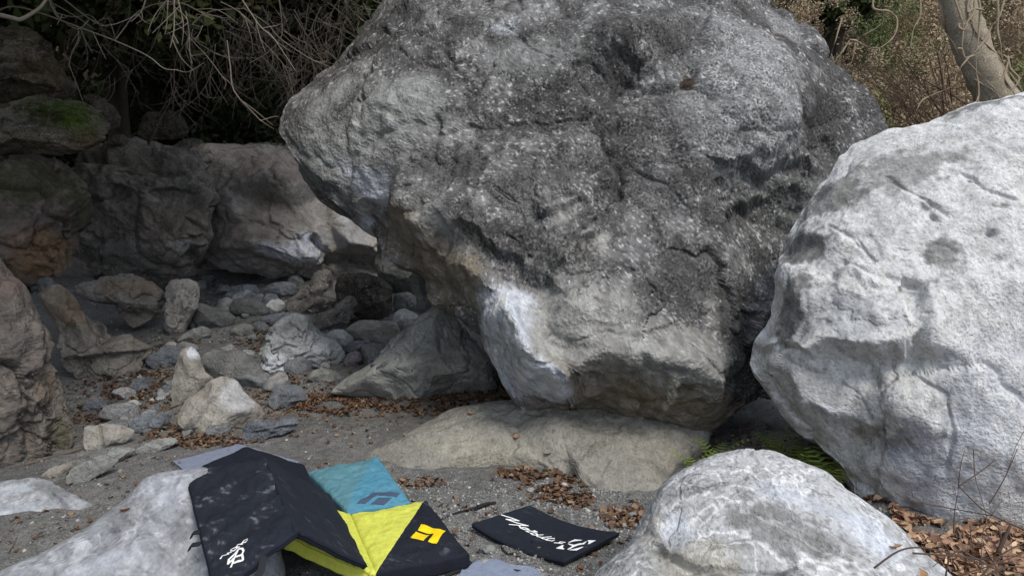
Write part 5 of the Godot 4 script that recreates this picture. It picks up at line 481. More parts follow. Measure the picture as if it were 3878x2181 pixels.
	[[Vector3(-3.14, 4.83, -10.44), Vector3(-3.41, 4.77, -10.56), Vector3(-3.67, 4.67, -10.66), Vector3(-3.89, 4.51, -10.77), Vector3(-4.08, 4.32, -10.86), Vector3(-4.19, 4.09, -10.96), Vector3(-4.28, 3.84, -11.05)], 0.0065],
	[[Vector3(-3.24, 5.19, -11.34), Vector3(-3.39, 4.97, -11.43), Vector3(-3.5, 4.73, -11.52), Vector3(-3.57, 4.48, -11.61), Vector3(-3.62, 4.22, -11.7), Vector3(-3.6, 3.95, -11.79), Vector3(-3.56, 3.69, -11.88)], 0.0095],
	[[Vector3(-3.67, 5.52, -9.77), Vector3(-3.82, 5.51, -9.89), Vector3(-3.96, 5.48, -10.01), Vector3(-4.12, 5.46, -10.13), Vector3(-4.27, 5.45, -10.24), Vector3(-4.43, 5.42, -10.36), Vector3(-4.57, 5.38, -10.48)], 0.005],
	[[Vector3(-2.96, 5.19, -10.04), Vector3(-3.05, 5.14, -10.16), Vector3(-3.15, 5.11, -10.27), Vector3(-3.25, 5.07, -10.39), Vector3(-3.37, 5.04, -10.51), Vector3(-3.48, 5.01, -10.62), Vector3(-3.62, 5, -10.74)], 0.0074],
	[[Vector3(-2.64, 4.83, -10.34), Vector3(-2.58, 4.76, -10.45), Vector3(-2.55, 4.66, -10.56), Vector3(-2.54, 4.55, -10.67), Vector3(-2.58, 4.44, -10.77), Vector3(-2.62, 4.32, -10.88), Vector3(-2.67, 4.2, -10.99)], 0.0086],
	[[Vector3(-6.33, 5.41, -11.4), Vector3(-6.39, 5.2, -11.5), Vector3(-6.53, 4.99, -11.59), Vector3(-6.66, 4.77, -11.69), Vector3(-6.85, 4.57, -11.78), Vector3(-7.08, 4.39, -11.88), Vector3(-7.34, 4.23, -11.98)], 0.0057],
	[[Vector3(-3.21, 5.75, -11.82), Vector3(-3.32, 5.51, -11.91), Vector3(-3.41, 5.27, -12), Vector3(-3.51, 5.02, -12.09), Vector3(-3.61, 4.77, -12.18), Vector3(-3.63, 4.5, -12.27), Vector3(-3.6, 4.23, -12.36)], 0.0085],
	[[Vector3(-3.71, 4.52, -9.36), Vector3(-3.7, 4.45, -9.47), Vector3(-3.7, 4.37, -9.58), Vector3(-3.73, 4.27, -9.69), Vector3(-3.77, 4.17, -9.8), Vector3(-3.84, 4.07, -9.91), Vector3(-3.96, 3.99, -10.02)], 0.0042],
	[[Vector3(-5.18, 5.64, -10.66), Vector3(-5.34, 5.46, -10.76), Vector3(-5.5, 5.26, -10.85), Vector3(-5.63, 5.06, -10.95), Vector3(-5.73, 4.84, -11.04), Vector3(-5.77, 4.61, -11.14), Vector3(-5.72, 4.41, -11.23)], 0.005],
	[[Vector3(-5.16, 5.64, -12.24), Vector3(-5.3, 5.53, -12.35), Vector3(-5.47, 5.43, -12.45), Vector3(-5.68, 5.37, -12.57), Vector3(-5.91, 5.39, -12.69), Vector3(-6.15, 5.43, -12.82), Vector3(-6.37, 5.54, -12.95)], 0.0086],
	[[Vector3(-4.66, 4.56, -10.25), Vector3(-4.73, 4.36, -10.35), Vector3(-4.86, 4.16, -10.44), Vector3(-5.05, 3.99, -10.54), Vector3(-5.26, 3.82, -10.64), Vector3(-5.5, 3.67, -10.75), Vector3(-5.77, 3.56, -10.85)], 0.0042],
	[[Vector3(-2.35, 5.78, -11.35), Vector3(-2.21, 5.72, -11.46), Vector3(-2.07, 5.68, -11.58), Vector3(-1.91, 5.66, -11.69), Vector3(-1.75, 5.65, -11.81), Vector3(-1.57, 5.65, -11.94), Vector3(-1.4, 5.68, -12.06)], 0.0095],
	[[Vector3(-5.27, 5.16, -10.14), Vector3(-5.41, 5.11, -10.26), Vector3(-5.54, 5.05, -10.37), Vector3(-5.66, 4.98, -10.48), Vector3(-5.78, 4.91, -10.59), Vector3(-5.91, 4.84, -10.71), Vector3(-5.99, 4.75, -10.82)], 0.0079],
	[[Vector3(-2.26, 4.66, -9.71), Vector3(-2.35, 4.49, -9.81), Vector3(-2.45, 4.32, -9.91), Vector3(-2.53, 4.13, -10.01), Vector3(-2.55, 3.94, -10.11), Vector3(-2.57, 3.74, -10.2), Vector3(-2.54, 3.54, -10.3)], 0.0095],
	[[Vector3(-3.9, 5.25, -10.87), Vector3(-4.04, 5.08, -10.97), Vector3(-4.15, 4.89, -11.07), Vector3(-4.24, 4.69, -11.16), Vector3(-4.28, 4.49, -11.26), Vector3(-4.32, 4.28, -11.36), Vector3(-4.35, 4.07, -11.45)], 0.0087],
	[[Vector3(-7.22, 5.66, -12.23), Vector3(-7.37, 5.52, -12.33), Vector3(-7.5, 5.36, -12.43), Vector3(-7.63, 5.19, -12.53), Vector3(-7.74, 5.02, -12.63), Vector3(-7.85, 4.85, -12.73), Vector3(-7.96, 4.67, -12.83)], 0.0093],
	[[Vector3(-3.31, 4.61, -11.76), Vector3(-3.51, 4.52, -11.87), Vector3(-3.67, 4.38, -11.97), Vector3(-3.84, 4.24, -12.07), Vector3(-3.99, 4.08, -12.17), Vector3(-4.11, 3.91, -12.27), Vector3(-4.24, 3.73, -12.37)], 0.0059],
	[[Vector3(-5.91, 5.53, -11.13), Vector3(-6.11, 5.44, -11.24), Vector3(-6.3, 5.35, -11.35), Vector3(-6.46, 5.23, -11.46), Vector3(-6.63, 5.1, -11.56), Vector3(-6.75, 4.95, -11.66), Vector3(-6.87, 4.8, -11.77)], 0.0095],
	[[Vector3(-3.81, 5.16, -12.06), Vector3(-3.81, 5.02, -12.17), Vector3(-3.78, 4.88, -12.27), Vector3(-3.77, 4.73, -12.37), Vector3(-3.69, 4.61, -12.48), Vector3(-3.59, 4.52, -12.59), Vector3(-3.46, 4.45, -12.7)], 0.0073],
	[[Vector3(-3.11, 5.23, -10.5), Vector3(-3, 5.03, -10.6), Vector3(-2.87, 4.83, -10.69), Vector3(-2.78, 4.6, -10.79), Vector3(-2.72, 4.36, -10.88), Vector3(-2.7, 4.1, -10.97), Vector3(-2.72, 3.83, -11.05)], 0.0088],
	[[Vector3(-3.15, 4.96, -9.98), Vector3(-3, 4.8, -10.08), Vector3(-2.85, 4.64, -10.18), Vector3(-2.71, 4.46, -10.28), Vector3(-2.56, 4.29, -10.38), Vector3(-2.39, 4.11, -10.48), Vector3(-2.26, 3.91, -10.57)], 0.0058],
	[[Vector3(-4.31, 4.89, -10.02), Vector3(-4.52, 4.76, -10.12), Vector3(-4.7, 4.59, -10.22), Vector3(-4.79, 4.39, -10.32), Vector3(-4.82, 4.18, -10.41), Vector3(-4.73, 4.01, -10.51), Vector3(-4.58, 3.9, -10.62)], 0.0087],
	[[Vector3(-2.16, 4.9, -10.97), Vector3(-2.1, 4.85, -11.09), Vector3(-2.03, 4.81, -11.21), Vector3(-1.98, 4.74, -11.32), Vector3(-1.94, 4.67, -11.43), Vector3(-1.92, 4.58, -11.54), Vector3(-1.91, 4.48, -11.65)], 0.004],
	[[Vector3(-4.37, 5.83, -11.53), Vector3(-4.46, 5.69, -11.63), Vector3(-4.53, 5.53, -11.73), Vector3(-4.61, 5.38, -11.83), Vector3(-4.67, 5.22, -11.94), Vector3(-4.71, 5.06, -12.04), Vector3(-4.71, 4.89, -12.14)], 0.0042],
	[[Vector3(-3.6, 5.32, -10.59), Vector3(-3.73, 5.26, -10.7), Vector3(-3.88, 5.21, -10.82), Vector3(-4.04, 5.17, -10.93), Vector3(-4.2, 5.13, -11.05), Vector3(-4.35, 5.08, -11.16), Vector3(-4.51, 5.02, -11.28)], 0.0058],
	[[Vector3(-3.02, 4.83, -9.69), Vector3(-2.89, 4.76, -9.81), Vector3(-2.75, 4.69, -9.92), Vector3(-2.64, 4.56, -10.02), Vector3(-2.56, 4.41, -10.13), Vector3(-2.5, 4.25, -10.23), Vector3(-2.47, 4.06, -10.32)], 0.0077],
	[[Vector3(-2.96, 5.77, -11.92), Vector3(-2.86, 5.7, -12.04), Vector3(-2.76, 5.63, -12.15), Vector3(-2.67, 5.54, -12.26), Vector3(-2.6, 5.42, -12.37), Vector3(-2.54, 5.3, -12.47), Vector3(-2.46, 5.19, -12.58)], 0.0084],
	[[Vector3(-5.37, 5.53, -11.75), Vector3(-5.34, 5.49, -11.86), Vector3(-5.3, 5.44, -11.98), Vector3(-5.3, 5.36, -12.09), Vector3(-5.34, 5.27, -12.2), Vector3(-5.39, 5.18, -12.31), Vector3(-5.47, 5.09, -12.42)], 0.006],
	[[Vector3(-2.08, 4.24, -9.77), Vector3(-2.17, 4.16, -9.88), Vector3(-2.26, 4.08, -9.99), Vector3(-2.35, 4, -10.1), Vector3(-2.43, 3.91, -10.21), Vector3(-2.5, 3.81, -10.32), Vector3(-2.54, 3.7, -10.43)], 0.0059],
	[[Vector3(-3.61, 5.23, -10.92), Vector3(-3.58, 5.05, -11.02), Vector3(-3.59, 4.86, -11.11), Vector3(-3.61, 4.66, -11.21), Vector3(-3.72, 4.47, -11.31), Vector3(-3.9, 4.3, -11.41), Vector3(-4.14, 4.2, -11.52)], 0.0047],
	[[Vector3(-5.26, 5.27, -12.06), Vector3(-5.12, 5.06, -12.16), Vector3(-5.09, 4.8, -12.25), Vector3(-5.12, 4.51, -12.33), Vector3(-5.23, 4.23, -12.42), Vector3(-5.44, 3.97, -12.51), Vector3(-5.73, 3.76, -12.6)], 0.0063],
	[[Vector3(-3.05, 4.72, -10.96), Vector3(-3.09, 4.59, -11.06), Vector3(-3.14, 4.46, -11.17), Vector3(-3.24, 4.34, -11.27), Vector3(-3.37, 4.23, -11.38), Vector3(-3.53, 4.15, -11.49), Vector3(-3.72, 4.1, -11.61)], 0.0063],
	[[Vector3(-2.67, 5.78, -11.79), Vector3(-2.58, 5.64, -11.89), Vector3(-2.44, 5.53, -12), Vector3(-2.29, 5.43, -12.11), Vector3(-2.11, 5.37, -12.22), Vector3(-1.91, 5.39, -12.35), Vector3(-1.7, 5.48, -12.48)], 0.008],
	[[Vector3(-3.29, 4.81, -10.59), Vector3(-3.45, 4.78, -10.71), Vector3(-3.62, 4.79, -10.83), Vector3(-3.8, 4.84, -10.95), Vector3(-3.97, 4.91, -11.08), Vector3(-4.15, 4.99, -11.21), Vector3(-4.31, 5.1, -11.35)], 0.0044],
	[[Vector3(-3.39, 4.99, -11.81), Vector3(-3.49, 4.73, -11.9), Vector3(-3.59, 4.46, -11.98), Vector3(-3.67, 4.19, -12.07), Vector3(-3.71, 3.91, -12.16), Vector3(-3.76, 3.62, -12.24)], 0.0053],
	[[Vector3(-3.28, 6.01, -11.67), Vector3(-3.37, 5.89, -11.77), Vector3(-3.49, 5.78, -11.88), Vector3(-3.64, 5.68, -11.99), Vector3(-3.83, 5.62, -12.1), Vector3(-4.03, 5.59, -12.22), Vector3(-4.24, 5.59, -12.34)], 0.0063],
	[[Vector3(-2.06, 4.91, -9.35), Vector3(-2.2, 4.88, -9.47), Vector3(-2.35, 4.89, -9.59), Vector3(-2.51, 4.94, -9.72), Vector3(-2.67, 5.01, -9.85), Vector3(-2.83, 5.09, -9.98), Vector3(-2.95, 5.22, -10.12)], 0.0058],
	[[Vector3(-4.86, 4.74, -11.35), Vector3(-4.97, 4.59, -11.45), Vector3(-5.1, 4.44, -11.55), Vector3(-5.28, 4.32, -11.66), Vector3(-5.51, 4.26, -11.77), Vector3(-5.74, 4.19, -11.89), Vector3(-5.99, 4.18, -12)], 0.0082],
	[[Vector3(-2.94, 6.11, -11.9), Vector3(-2.87, 6.02, -12.01), Vector3(-2.77, 5.96, -12.12), Vector3(-2.66, 5.9, -12.23), Vector3(-2.55, 5.84, -12.35), Vector3(-2.41, 5.82, -12.47), Vector3(-2.26, 5.84, -12.59)], 0.0071],
	[[Vector3(-2.4, 4.98, -10.46), Vector3(-2.51, 4.92, -10.58), Vector3(-2.64, 4.87, -10.69), Vector3(-2.78, 4.83, -10.81), Vector3(-2.91, 4.79, -10.93), Vector3(-3.06, 4.76, -11.04), Vector3(-3.21, 4.73, -11.16)], 0.0055],
	[[Vector3(-4.6, 5.19, -9.76), Vector3(-4.7, 5.03, -9.87), Vector3(-4.82, 4.87, -9.97), Vector3(-4.95, 4.71, -10.07), Vector3(-5.13, 4.57, -10.17), Vector3(-5.35, 4.45, -10.28), Vector3(-5.58, 4.35, -10.39)], 0.0094],
	[[Vector3(-3.51, 5.14, -10.81), Vector3(-3.61, 5.01, -10.92), Vector3(-3.72, 4.88, -11.02), Vector3(-3.76, 4.73, -11.12), Vector3(-3.72, 4.59, -11.23), Vector3(-3.61, 4.52, -11.34), Vector3(-3.49, 4.46, -11.45)], 0.0062],
	[[Vector3(-3.39, 5.39, -9.48), Vector3(-3.28, 5.33, -9.59), Vector3(-3.15, 5.32, -9.71), Vector3(-3.01, 5.38, -9.84), Vector3(-2.88, 5.49, -9.97), Vector3(-2.77, 5.64, -10.11), Vector3(-2.67, 5.8, -10.25)], 0.0084],
	[[Vector3(-5.35, 4.42, -9.86), Vector3(-5.48, 4.35, -9.97), Vector3(-5.62, 4.29, -10.08), Vector3(-5.77, 4.24, -10.2), Vector3(-5.94, 4.22, -10.32), Vector3(-6.12, 4.23, -10.44), Vector3(-6.3, 4.28, -10.57)], 0.0064],
	[[Vector3(-4.19, 5.37, -10.81), Vector3(-4.02, 5.23, -10.92), Vector3(-3.82, 5.14, -11.03), Vector3(-3.61, 5.04, -11.14), Vector3(-3.37, 4.99, -11.25), Vector3(-3.12, 4.99, -11.37), Vector3(-2.86, 5.04, -11.5)], 0.0042],
	[[Vector3(-1.85, 4.75, -9.49), Vector3(-1.81, 4.67, -9.61), Vector3(-1.74, 4.62, -9.72), Vector3(-1.65, 4.58, -9.84), Vector3(-1.55, 4.56, -9.95), Vector3(-1.44, 4.54, -10.07), Vector3(-1.34, 4.52, -10.19)], 0.005],
	[[Vector3(-3.54, 4.63, -10.32), Vector3(-3.44, 4.52, -10.42), Vector3(-3.37, 4.38, -10.53), Vector3(-3.31, 4.22, -10.63), Vector3(-3.25, 4.06, -10.73), Vector3(-3.16, 3.91, -10.83), Vector3(-3.11, 3.73, -10.93)], 0.0078],
	[[Vector3(-3.1, 5.64, -11.64), Vector3(-2.99, 5.54, -11.75), Vector3(-2.86, 5.46, -11.86), Vector3(-2.73, 5.37, -11.97), Vector3(-2.6, 5.29, -12.08), Vector3(-2.46, 5.21, -12.19), Vector3(-2.31, 5.12, -12.3)], 0.0045],
	[[Vector3(-1.92, 5.28, -9.52), Vector3(-1.94, 5.21, -9.64), Vector3(-1.98, 5.13, -9.75), Vector3(-2.04, 5.05, -9.86), Vector3(-2.11, 4.98, -9.97), Vector3(-2.17, 4.9, -10.08), Vector3(-2.26, 4.83, -10.19)], 0.0042],
	[[Vector3(-2.54, 5.2, -11.11), Vector3(-2.58, 5.06, -11.21), Vector3(-2.65, 4.93, -11.32), Vector3(-2.73, 4.8, -11.42), Vector3(-2.84, 4.68, -11.53), Vector3(-2.98, 4.57, -11.64), Vector3(-3.13, 4.47, -11.74)], 0.0056],
	[[Vector3(-3.19, 5.09, -11.65), Vector3(-3.27, 4.98, -11.76), Vector3(-3.34, 4.88, -11.87), Vector3(-3.39, 4.76, -11.97), Vector3(-3.45, 4.65, -12.08), Vector3(-3.5, 4.53, -12.19), Vector3(-3.54, 4.4, -12.29)], 0.0056],
	[[Vector3(-3.12, 5, -9.41), Vector3(-3.16, 4.94, -9.52), Vector3(-3.22, 4.87, -9.63), Vector3(-3.32, 4.82, -9.75), Vector3(-3.42, 4.76, -9.86), Vector3(-3.53, 4.71, -9.97), Vector3(-3.65, 4.66, -10.09)], 0.0052],
	[[Vector3(-3.81, 4.6, -9.39), Vector3(-3.88, 4.43, -9.49), Vector3(-3.97, 4.27, -9.59), Vector3(-4.1, 4.11, -9.69), Vector3(-4.28, 3.97, -9.8), Vector3(-4.49, 3.87, -9.9), Vector3(-4.72, 3.77, -10.01)], 0.0081],
	[[Vector3(-2.55, 4.96, -10.69), Vector3(-2.45, 4.84, -10.8), Vector3(-2.39, 4.7, -10.9), Vector3(-2.38, 4.53, -11), Vector3(-2.4, 4.35, -11.1), Vector3(-2.47, 4.18, -11.2), Vector3(-2.56, 4.01, -11.3)], 0.0044],
	[[Vector3(-4.19, 5.58, -12.03), Vector3(-4.19, 5.47, -12.14), Vector3(-4.2, 5.36, -12.25), Vector3(-4.21, 5.25, -12.36), Vector3(-4.26, 5.14, -12.46), Vector3(-4.33, 5.02, -12.57), Vector3(-4.41, 4.9, -12.68)], 0.008],
	[[Vector3(-3.86, 5.05, -10.83), Vector3(-3.99, 4.95, -10.94), Vector3(-4.14, 4.87, -11.05), Vector3(-4.3, 4.78, -11.16), Vector3(-4.46, 4.7, -11.27), Vector3(-4.62, 4.61, -11.38), Vector3(-4.8, 4.54, -11.49)], 0.0083],
	[[Vector3(-2.27, 5.41, -10.16), Vector3(-2.25, 5.38, -10.27), Vector3(-2.22, 5.34, -10.39), Vector3(-2.17, 5.32, -10.51), Vector3(-2.13, 5.29, -10.63), Vector3(-2.08, 5.27, -10.74), Vector3(-2.03, 5.24, -10.86)], 0.0045],
	[[Vector3(-2.92, 5.24, -11.54), Vector3(-3.13, 5.15, -11.65), Vector3(-3.33, 5.06, -11.76), Vector3(-3.48, 4.9, -11.86), Vector3(-3.6, 4.73, -11.96), Vector3(-3.69, 4.54, -12.06), Vector3(-3.7, 4.35, -12.15)], 0.006],
	[[Vector3(-2.79, 5.26, -11.05), Vector3(-2.93, 5.04, -11.14), Vector3(-3.09, 4.82, -11.24), Vector3(-3.29, 4.62, -11.33), Vector3(-3.48, 4.4, -11.43), Vector3(-3.78, 4.3, -11.54), Vector3(-4.08, 4.19, -11.64)], 0.0057],
	[[Vector3(-4.19, 5.92, -11.96), Vector3(-4.27, 5.71, -12.06), Vector3(-4.4, 5.5, -12.15), Vector3(-4.51, 5.28, -12.25), Vector3(-4.67, 5.07, -12.34), Vector3(-4.82, 4.85, -12.44), Vector3(-5.02, 4.65, -12.53)], 0.0078],
	[[Vector3(-5.54, 5.45, -10.74), Vector3(-5.75, 5.37, -10.85), Vector3(-5.96, 5.26, -10.95), Vector3(-6.19, 5.2, -11.07), Vector3(-6.45, 5.16, -11.18), Vector3(-6.7, 5.1, -11.3), Vector3(-6.97, 5.07, -11.41)], 0.0046],
	[[Vector3(-5.08, 4.51, -10.84), Vector3(-5.14, 4.38, -10.95), Vector3(-5.17, 4.24, -11.05), Vector3(-5.16, 4.11, -11.16), Vector3(-5.13, 4, -11.26), Vector3(-5.07, 3.9, -11.37), Vector3(-5.01, 3.79, -11.48)], 0.0094],
	[[Vector3(-2.85, 4.79, -10.34), Vector3(-2.97, 4.67, -10.45), Vector3(-3.12, 4.57, -10.56), Vector3(-3.29, 4.47, -10.67), Vector3(-3.5, 4.43, -10.78), Vector3(-3.72, 4.43, -10.9), Vector3(-3.94, 4.42, -11.02)], 0.0066],
	[[Vector3(-3.92, 5.28, -11), Vector3(-3.98, 5.21, -11.11), Vector3(-4.06, 5.14, -11.22), Vector3(-4.15, 5.08, -11.34), Vector3(-4.27, 5.03, -11.45), Vector3(-4.41, 5, -11.57), Vector3(-4.56, 5, -11.69)], 0.0081],
	[[Vector3(-4.7, 5.2, -11.75), Vector3(-4.66, 5.17, -11.87), Vector3(-4.62, 5.13, -11.99), Vector3(-4.59, 5.08, -12.1), Vector3(-4.56, 5.02, -12.22), Vector3(-4.56, 4.95, -12.33), Vector3(-4.56, 4.87, -12.44)], 0.0068],
	[[Vector3(-5.56, 5.21, -10.09), Vector3(-5.66, 5.16, -10.21), Vector3(-5.76, 5.1, -10.32), Vector3(-5.83, 5.04, -10.43), Vector3(-5.89, 4.98, -10.55), Vector3(-5.92, 4.92, -10.66), Vector3(-5.95, 4.86, -10.77)], 0.0062],
	[[Vector3(-2.87, 5.35, -10.36), Vector3(-2.93, 5.14, -10.45), Vector3(-2.99, 4.93, -10.55), Vector3(-2.96, 4.72, -10.64), Vector3(-2.9, 4.51, -10.74), Vector3(-2.84, 4.3, -10.83), Vector3(-2.77, 4.08, -10.93)], 0.0094],
	[[Vector3(-3.51, 5.32, -10.32), Vector3(-3.42, 5.13, -10.41), Vector3(-3.29, 4.97, -10.52), Vector3(-3.13, 4.83, -10.62), Vector3(-2.93, 4.73, -10.73), Vector3(-2.73, 4.64, -10.84), Vector3(-2.49, 4.6, -10.95)], 0.0094],
	[[Vector3(-4.49, 4.97, -10.78), Vector3(-4.57, 4.89, -10.89), Vector3(-4.64, 4.8, -11), Vector3(-4.69, 4.71, -11.11), Vector3(-4.73, 4.61, -11.22), Vector3(-4.77, 4.52, -11.33), Vector3(-4.78, 4.43, -11.44)], 0.0068],
	[[Vector3(-5.64, 5.48, -11.4), Vector3(-5.79, 5.37, -11.51), Vector3(-5.92, 5.23, -11.61), Vector3(-6.02, 5.09, -11.71), Vector3(-6.08, 4.93, -11.82), Vector3(-6.06, 4.8, -11.92), Vector3(-6.01, 4.68, -12.03)], 0.0078],
	[[Vector3(-3.39, 4.76, -11.22), Vector3(-3.57, 4.62, -11.32), Vector3(-3.74, 4.47, -11.42), Vector3(-3.89, 4.31, -11.53), Vector3(-4.05, 4.15, -11.63), Vector3(-4.24, 4.01, -11.73), Vector3(-4.44, 3.86, -11.83)], 0.0074],
	[[Vector3(-4.68, 5.35, -11.28), Vector3(-4.72, 5.12, -11.38), Vector3(-4.69, 4.9, -11.47), Vector3(-4.64, 4.68, -11.57), Vector3(-4.53, 4.49, -11.66), Vector3(-4.39, 4.33, -11.76), Vector3(-4.2, 4.2, -11.87)], 0.0093],
	[[Vector3(-3, 6.04, -11.54), Vector3(-2.96, 5.79, -11.63), Vector3(-2.98, 5.53, -11.72), Vector3(-2.95, 5.26, -11.8), Vector3(-2.93, 4.99, -11.89), Vector3(-2.89, 4.71, -11.98), Vector3(-2.88, 4.43, -12.06)], 0.0042],
	[[Vector3(-2.52, 5.6, -11.16), Vector3(-2.54, 5.45, -11.26), Vector3(-2.61, 5.3, -11.37), Vector3(-2.68, 5.14, -11.47), Vector3(-2.79, 4.99, -11.57), Vector3(-2.91, 4.84, -11.67), Vector3(-3.02, 4.68, -11.78)], 0.0094],
	[[Vector3(-2.86, 5.65, -11.47), Vector3(-3.11, 5.57, -11.58), Vector3(-3.37, 5.54, -11.7), Vector3(-3.65, 5.58, -11.82), Vector3(-3.94, 5.64, -11.95), Vector3(-4.22, 5.74, -12.08), Vector3(-4.48, 5.91, -12.23)], 0.0089],
	[[Vector3(-1.92, 5.4, -9.62), Vector3(-2.12, 5.37, -9.74), Vector3(-2.3, 5.28, -9.85), Vector3(-2.43, 5.14, -9.95), Vector3(-2.51, 4.98, -10.05), Vector3(-2.58, 4.81, -10.15), Vector3(-2.57, 4.64, -10.25)], 0.0092],
	[[Vector3(-2.45, 5.58, -11.41), Vector3(-2.59, 5.5, -11.52), Vector3(-2.73, 5.41, -11.63), Vector3(-2.83, 5.3, -11.74), Vector3(-2.93, 5.19, -11.85), Vector3(-3.03, 5.07, -11.95), Vector3(-3.08, 4.93, -12.06)], 0.0065],
	[[Vector3(-2.92, 4.84, -10), Vector3(-2.94, 4.68, -10.11), Vector3(-2.95, 4.51, -10.21), Vector3(-2.98, 4.34, -10.31), Vector3(-3.01, 4.16, -10.4), Vector3(-3.05, 3.97, -10.5), Vector3(-3.08, 3.79, -10.6)], 0.0089],
	[[Vector3(-3.66, 5.18, -9.93), Vector3(-3.79, 5.17, -10.05), Vector3(-3.92, 5.17, -10.17), Vector3(-4.06, 5.17, -10.29), Vector3(-4.2, 5.17, -10.41), Vector3(-4.33, 5.16, -10.53), Vector3(-4.47, 5.14, -10.65)], 0.0064],
	[[Vector3(-2.49, 4.38, -9.49), Vector3(-2.31, 4.32, -9.6), Vector3(-2.14, 4.26, -9.71), Vector3(-1.95, 4.2, -9.83), Vector3(-1.78, 4.11, -9.94), Vector3(-1.6, 4.01, -10.05), Vector3(-1.42, 3.91, -10.15)], 0.0046],
	[[Vector3(-4.28, 5.17, -11.08), Vector3(-4.27, 5.12, -11.2), Vector3(-4.26, 5.06, -11.31), Vector3(-4.27, 4.99, -11.42), Vector3(-4.31, 4.91, -11.53), Vector3(-4.4, 4.83, -11.65), Vector3(-4.53, 4.78, -11.76)], 0.0041],
	[[Vector3(-4.24, 5.6, -11.95), Vector3(-4.27, 5.53, -12.06), Vector3(-4.28, 5.47, -12.18), Vector3(-4.25, 5.43, -12.29), Vector3(-4.22, 5.39, -12.41), Vector3(-4.18, 5.36, -12.53), Vector3(-4.13, 5.34, -12.65)], 0.0056],
	[[Vector3(-5.73, 4.36, -10.48), Vector3(-5.81, 4.18, -10.58), Vector3(-6, 4.03, -10.68), Vector3(-6.26, 3.95, -10.79), Vector3(-6.54, 3.92, -10.91), Vector3(-6.83, 3.95, -11.03), Vector3(-7.11, 4.03, -11.17)], 0.0059],
	[[Vector3(-2.96, 5.59, -11.24), Vector3(-3.14, 5.53, -11.35), Vector3(-3.32, 5.47, -11.47), Vector3(-3.52, 5.46, -11.59), Vector3(-3.74, 5.5, -11.71), Vector3(-3.95, 5.57, -11.84), Vector3(-4.16, 5.67, -11.97)], 0.0073],
	[[Vector3(-2.48, 4.71, -10.04), Vector3(-2.65, 4.54, -10.14), Vector3(-2.8, 4.35, -10.24), Vector3(-2.93, 4.14, -10.33), Vector3(-3.07, 3.93, -10.43), Vector3(-3.21, 3.72, -10.52), Vector3(-3.38, 3.52, -10.62)], 0.0052],
	[[Vector3(-2.84, 5.69, -11.55), Vector3(-2.99, 5.6, -11.66), Vector3(-3.06, 5.46, -11.77), Vector3(-3.1, 5.32, -11.87), Vector3(-3.1, 5.18, -11.97), Vector3(-3.04, 5.06, -12.08), Vector3(-2.94, 4.95, -12.19)], 0.0092],
	[[Vector3(-2.34, 5.99, -11.31), Vector3(-2.23, 5.93, -11.42), Vector3(-2.12, 5.87, -11.53), Vector3(-1.99, 5.84, -11.65), Vector3(-1.85, 5.81, -11.77), Vector3(-1.72, 5.77, -11.88), Vector3(-1.58, 5.73, -12)], 0.0051],
	[[Vector3(-5.59, 5.45, -9.69), Vector3(-5.57, 5.45, -9.81), Vector3(-5.53, 5.48, -9.94), Vector3(-5.49, 5.51, -10.06), Vector3(-5.45, 5.57, -10.19), Vector3(-5.41, 5.66, -10.32), Vector3(-5.4, 5.78, -10.46)], 0.0053],
	[[Vector3(-2.58, 5.01, -9.76), Vector3(-2.52, 4.98, -9.88), Vector3(-2.46, 4.96, -9.99), Vector3(-2.39, 4.96, -10.11), Vector3(-2.32, 4.94, -10.23), Vector3(-2.24, 4.92, -10.35), Vector3(-2.17, 4.89, -10.47)], 0.0069],
	[[Vector3(-3.32, 5.86, -11.67), Vector3(-3.23, 5.85, -11.79), Vector3(-3.13, 5.84, -11.91), Vector3(-3.04, 5.82, -12.03), Vector3(-2.94, 5.81, -12.15), Vector3(-2.83, 5.81, -12.27), Vector3(-2.72, 5.84, -12.4)], 0.0058],
	[[Vector3(-5.55, 4.92, -9.87), Vector3(-5.53, 4.89, -9.98), Vector3(-5.51, 4.84, -10.1), Vector3(-5.5, 4.79, -10.21), Vector3(-5.49, 4.73, -10.33), Vector3(-5.47, 4.67, -10.44), Vector3(-5.44, 4.63, -10.56)], 0.0041],
	[[Vector3(-4.16, 4.75, -9.37), Vector3(-4.1, 4.66, -9.48), Vector3(-4.01, 4.59, -9.59), Vector3(-3.91, 4.53, -9.7), Vector3(-3.79, 4.52, -9.82), Vector3(-3.66, 4.53, -9.94), Vector3(-3.53, 4.56, -10.07)], 0.0078],
	[[Vector3(-2.77, 4.87, -10.59), Vector3(-2.81, 4.72, -10.69), Vector3(-2.82, 4.56, -10.79), Vector3(-2.8, 4.42, -10.89), Vector3(-2.72, 4.28, -11), Vector3(-2.63, 4.17, -11.11), Vector3(-2.5, 4.09, -11.22)], 0.0044],
	[[Vector3(-2.56, 5.19, -9.88), Vector3(-2.7, 5, -9.98), Vector3(-2.81, 4.8, -10.07), Vector3(-2.94, 4.6, -10.17), Vector3(-3.07, 4.39, -10.26), Vector3(-3.22, 4.18, -10.36), Vector3(-3.41, 3.99, -10.46)], 0.0091],
	[[Vector3(-2.78, 4.66, -11.43), Vector3(-2.94, 4.52, -11.53), Vector3(-3.05, 4.34, -11.63), Vector3(-3.16, 4.16, -11.73), Vector3(-3.19, 3.96, -11.83), Vector3(-3.14, 3.78, -11.93), Vector3(-3.02, 3.62, -12.03)], 0.0078],
	[[Vector3(-3.57, 5.88, -11.12), Vector3(-3.68, 5.7, -11.22), Vector3(-3.78, 5.5, -11.31), Vector3(-3.81, 5.29, -11.41), Vector3(-3.75, 5.1, -11.5), Vector3(-3.68, 4.91, -11.6), Vector3(-3.54, 4.76, -11.7)], 0.0071],
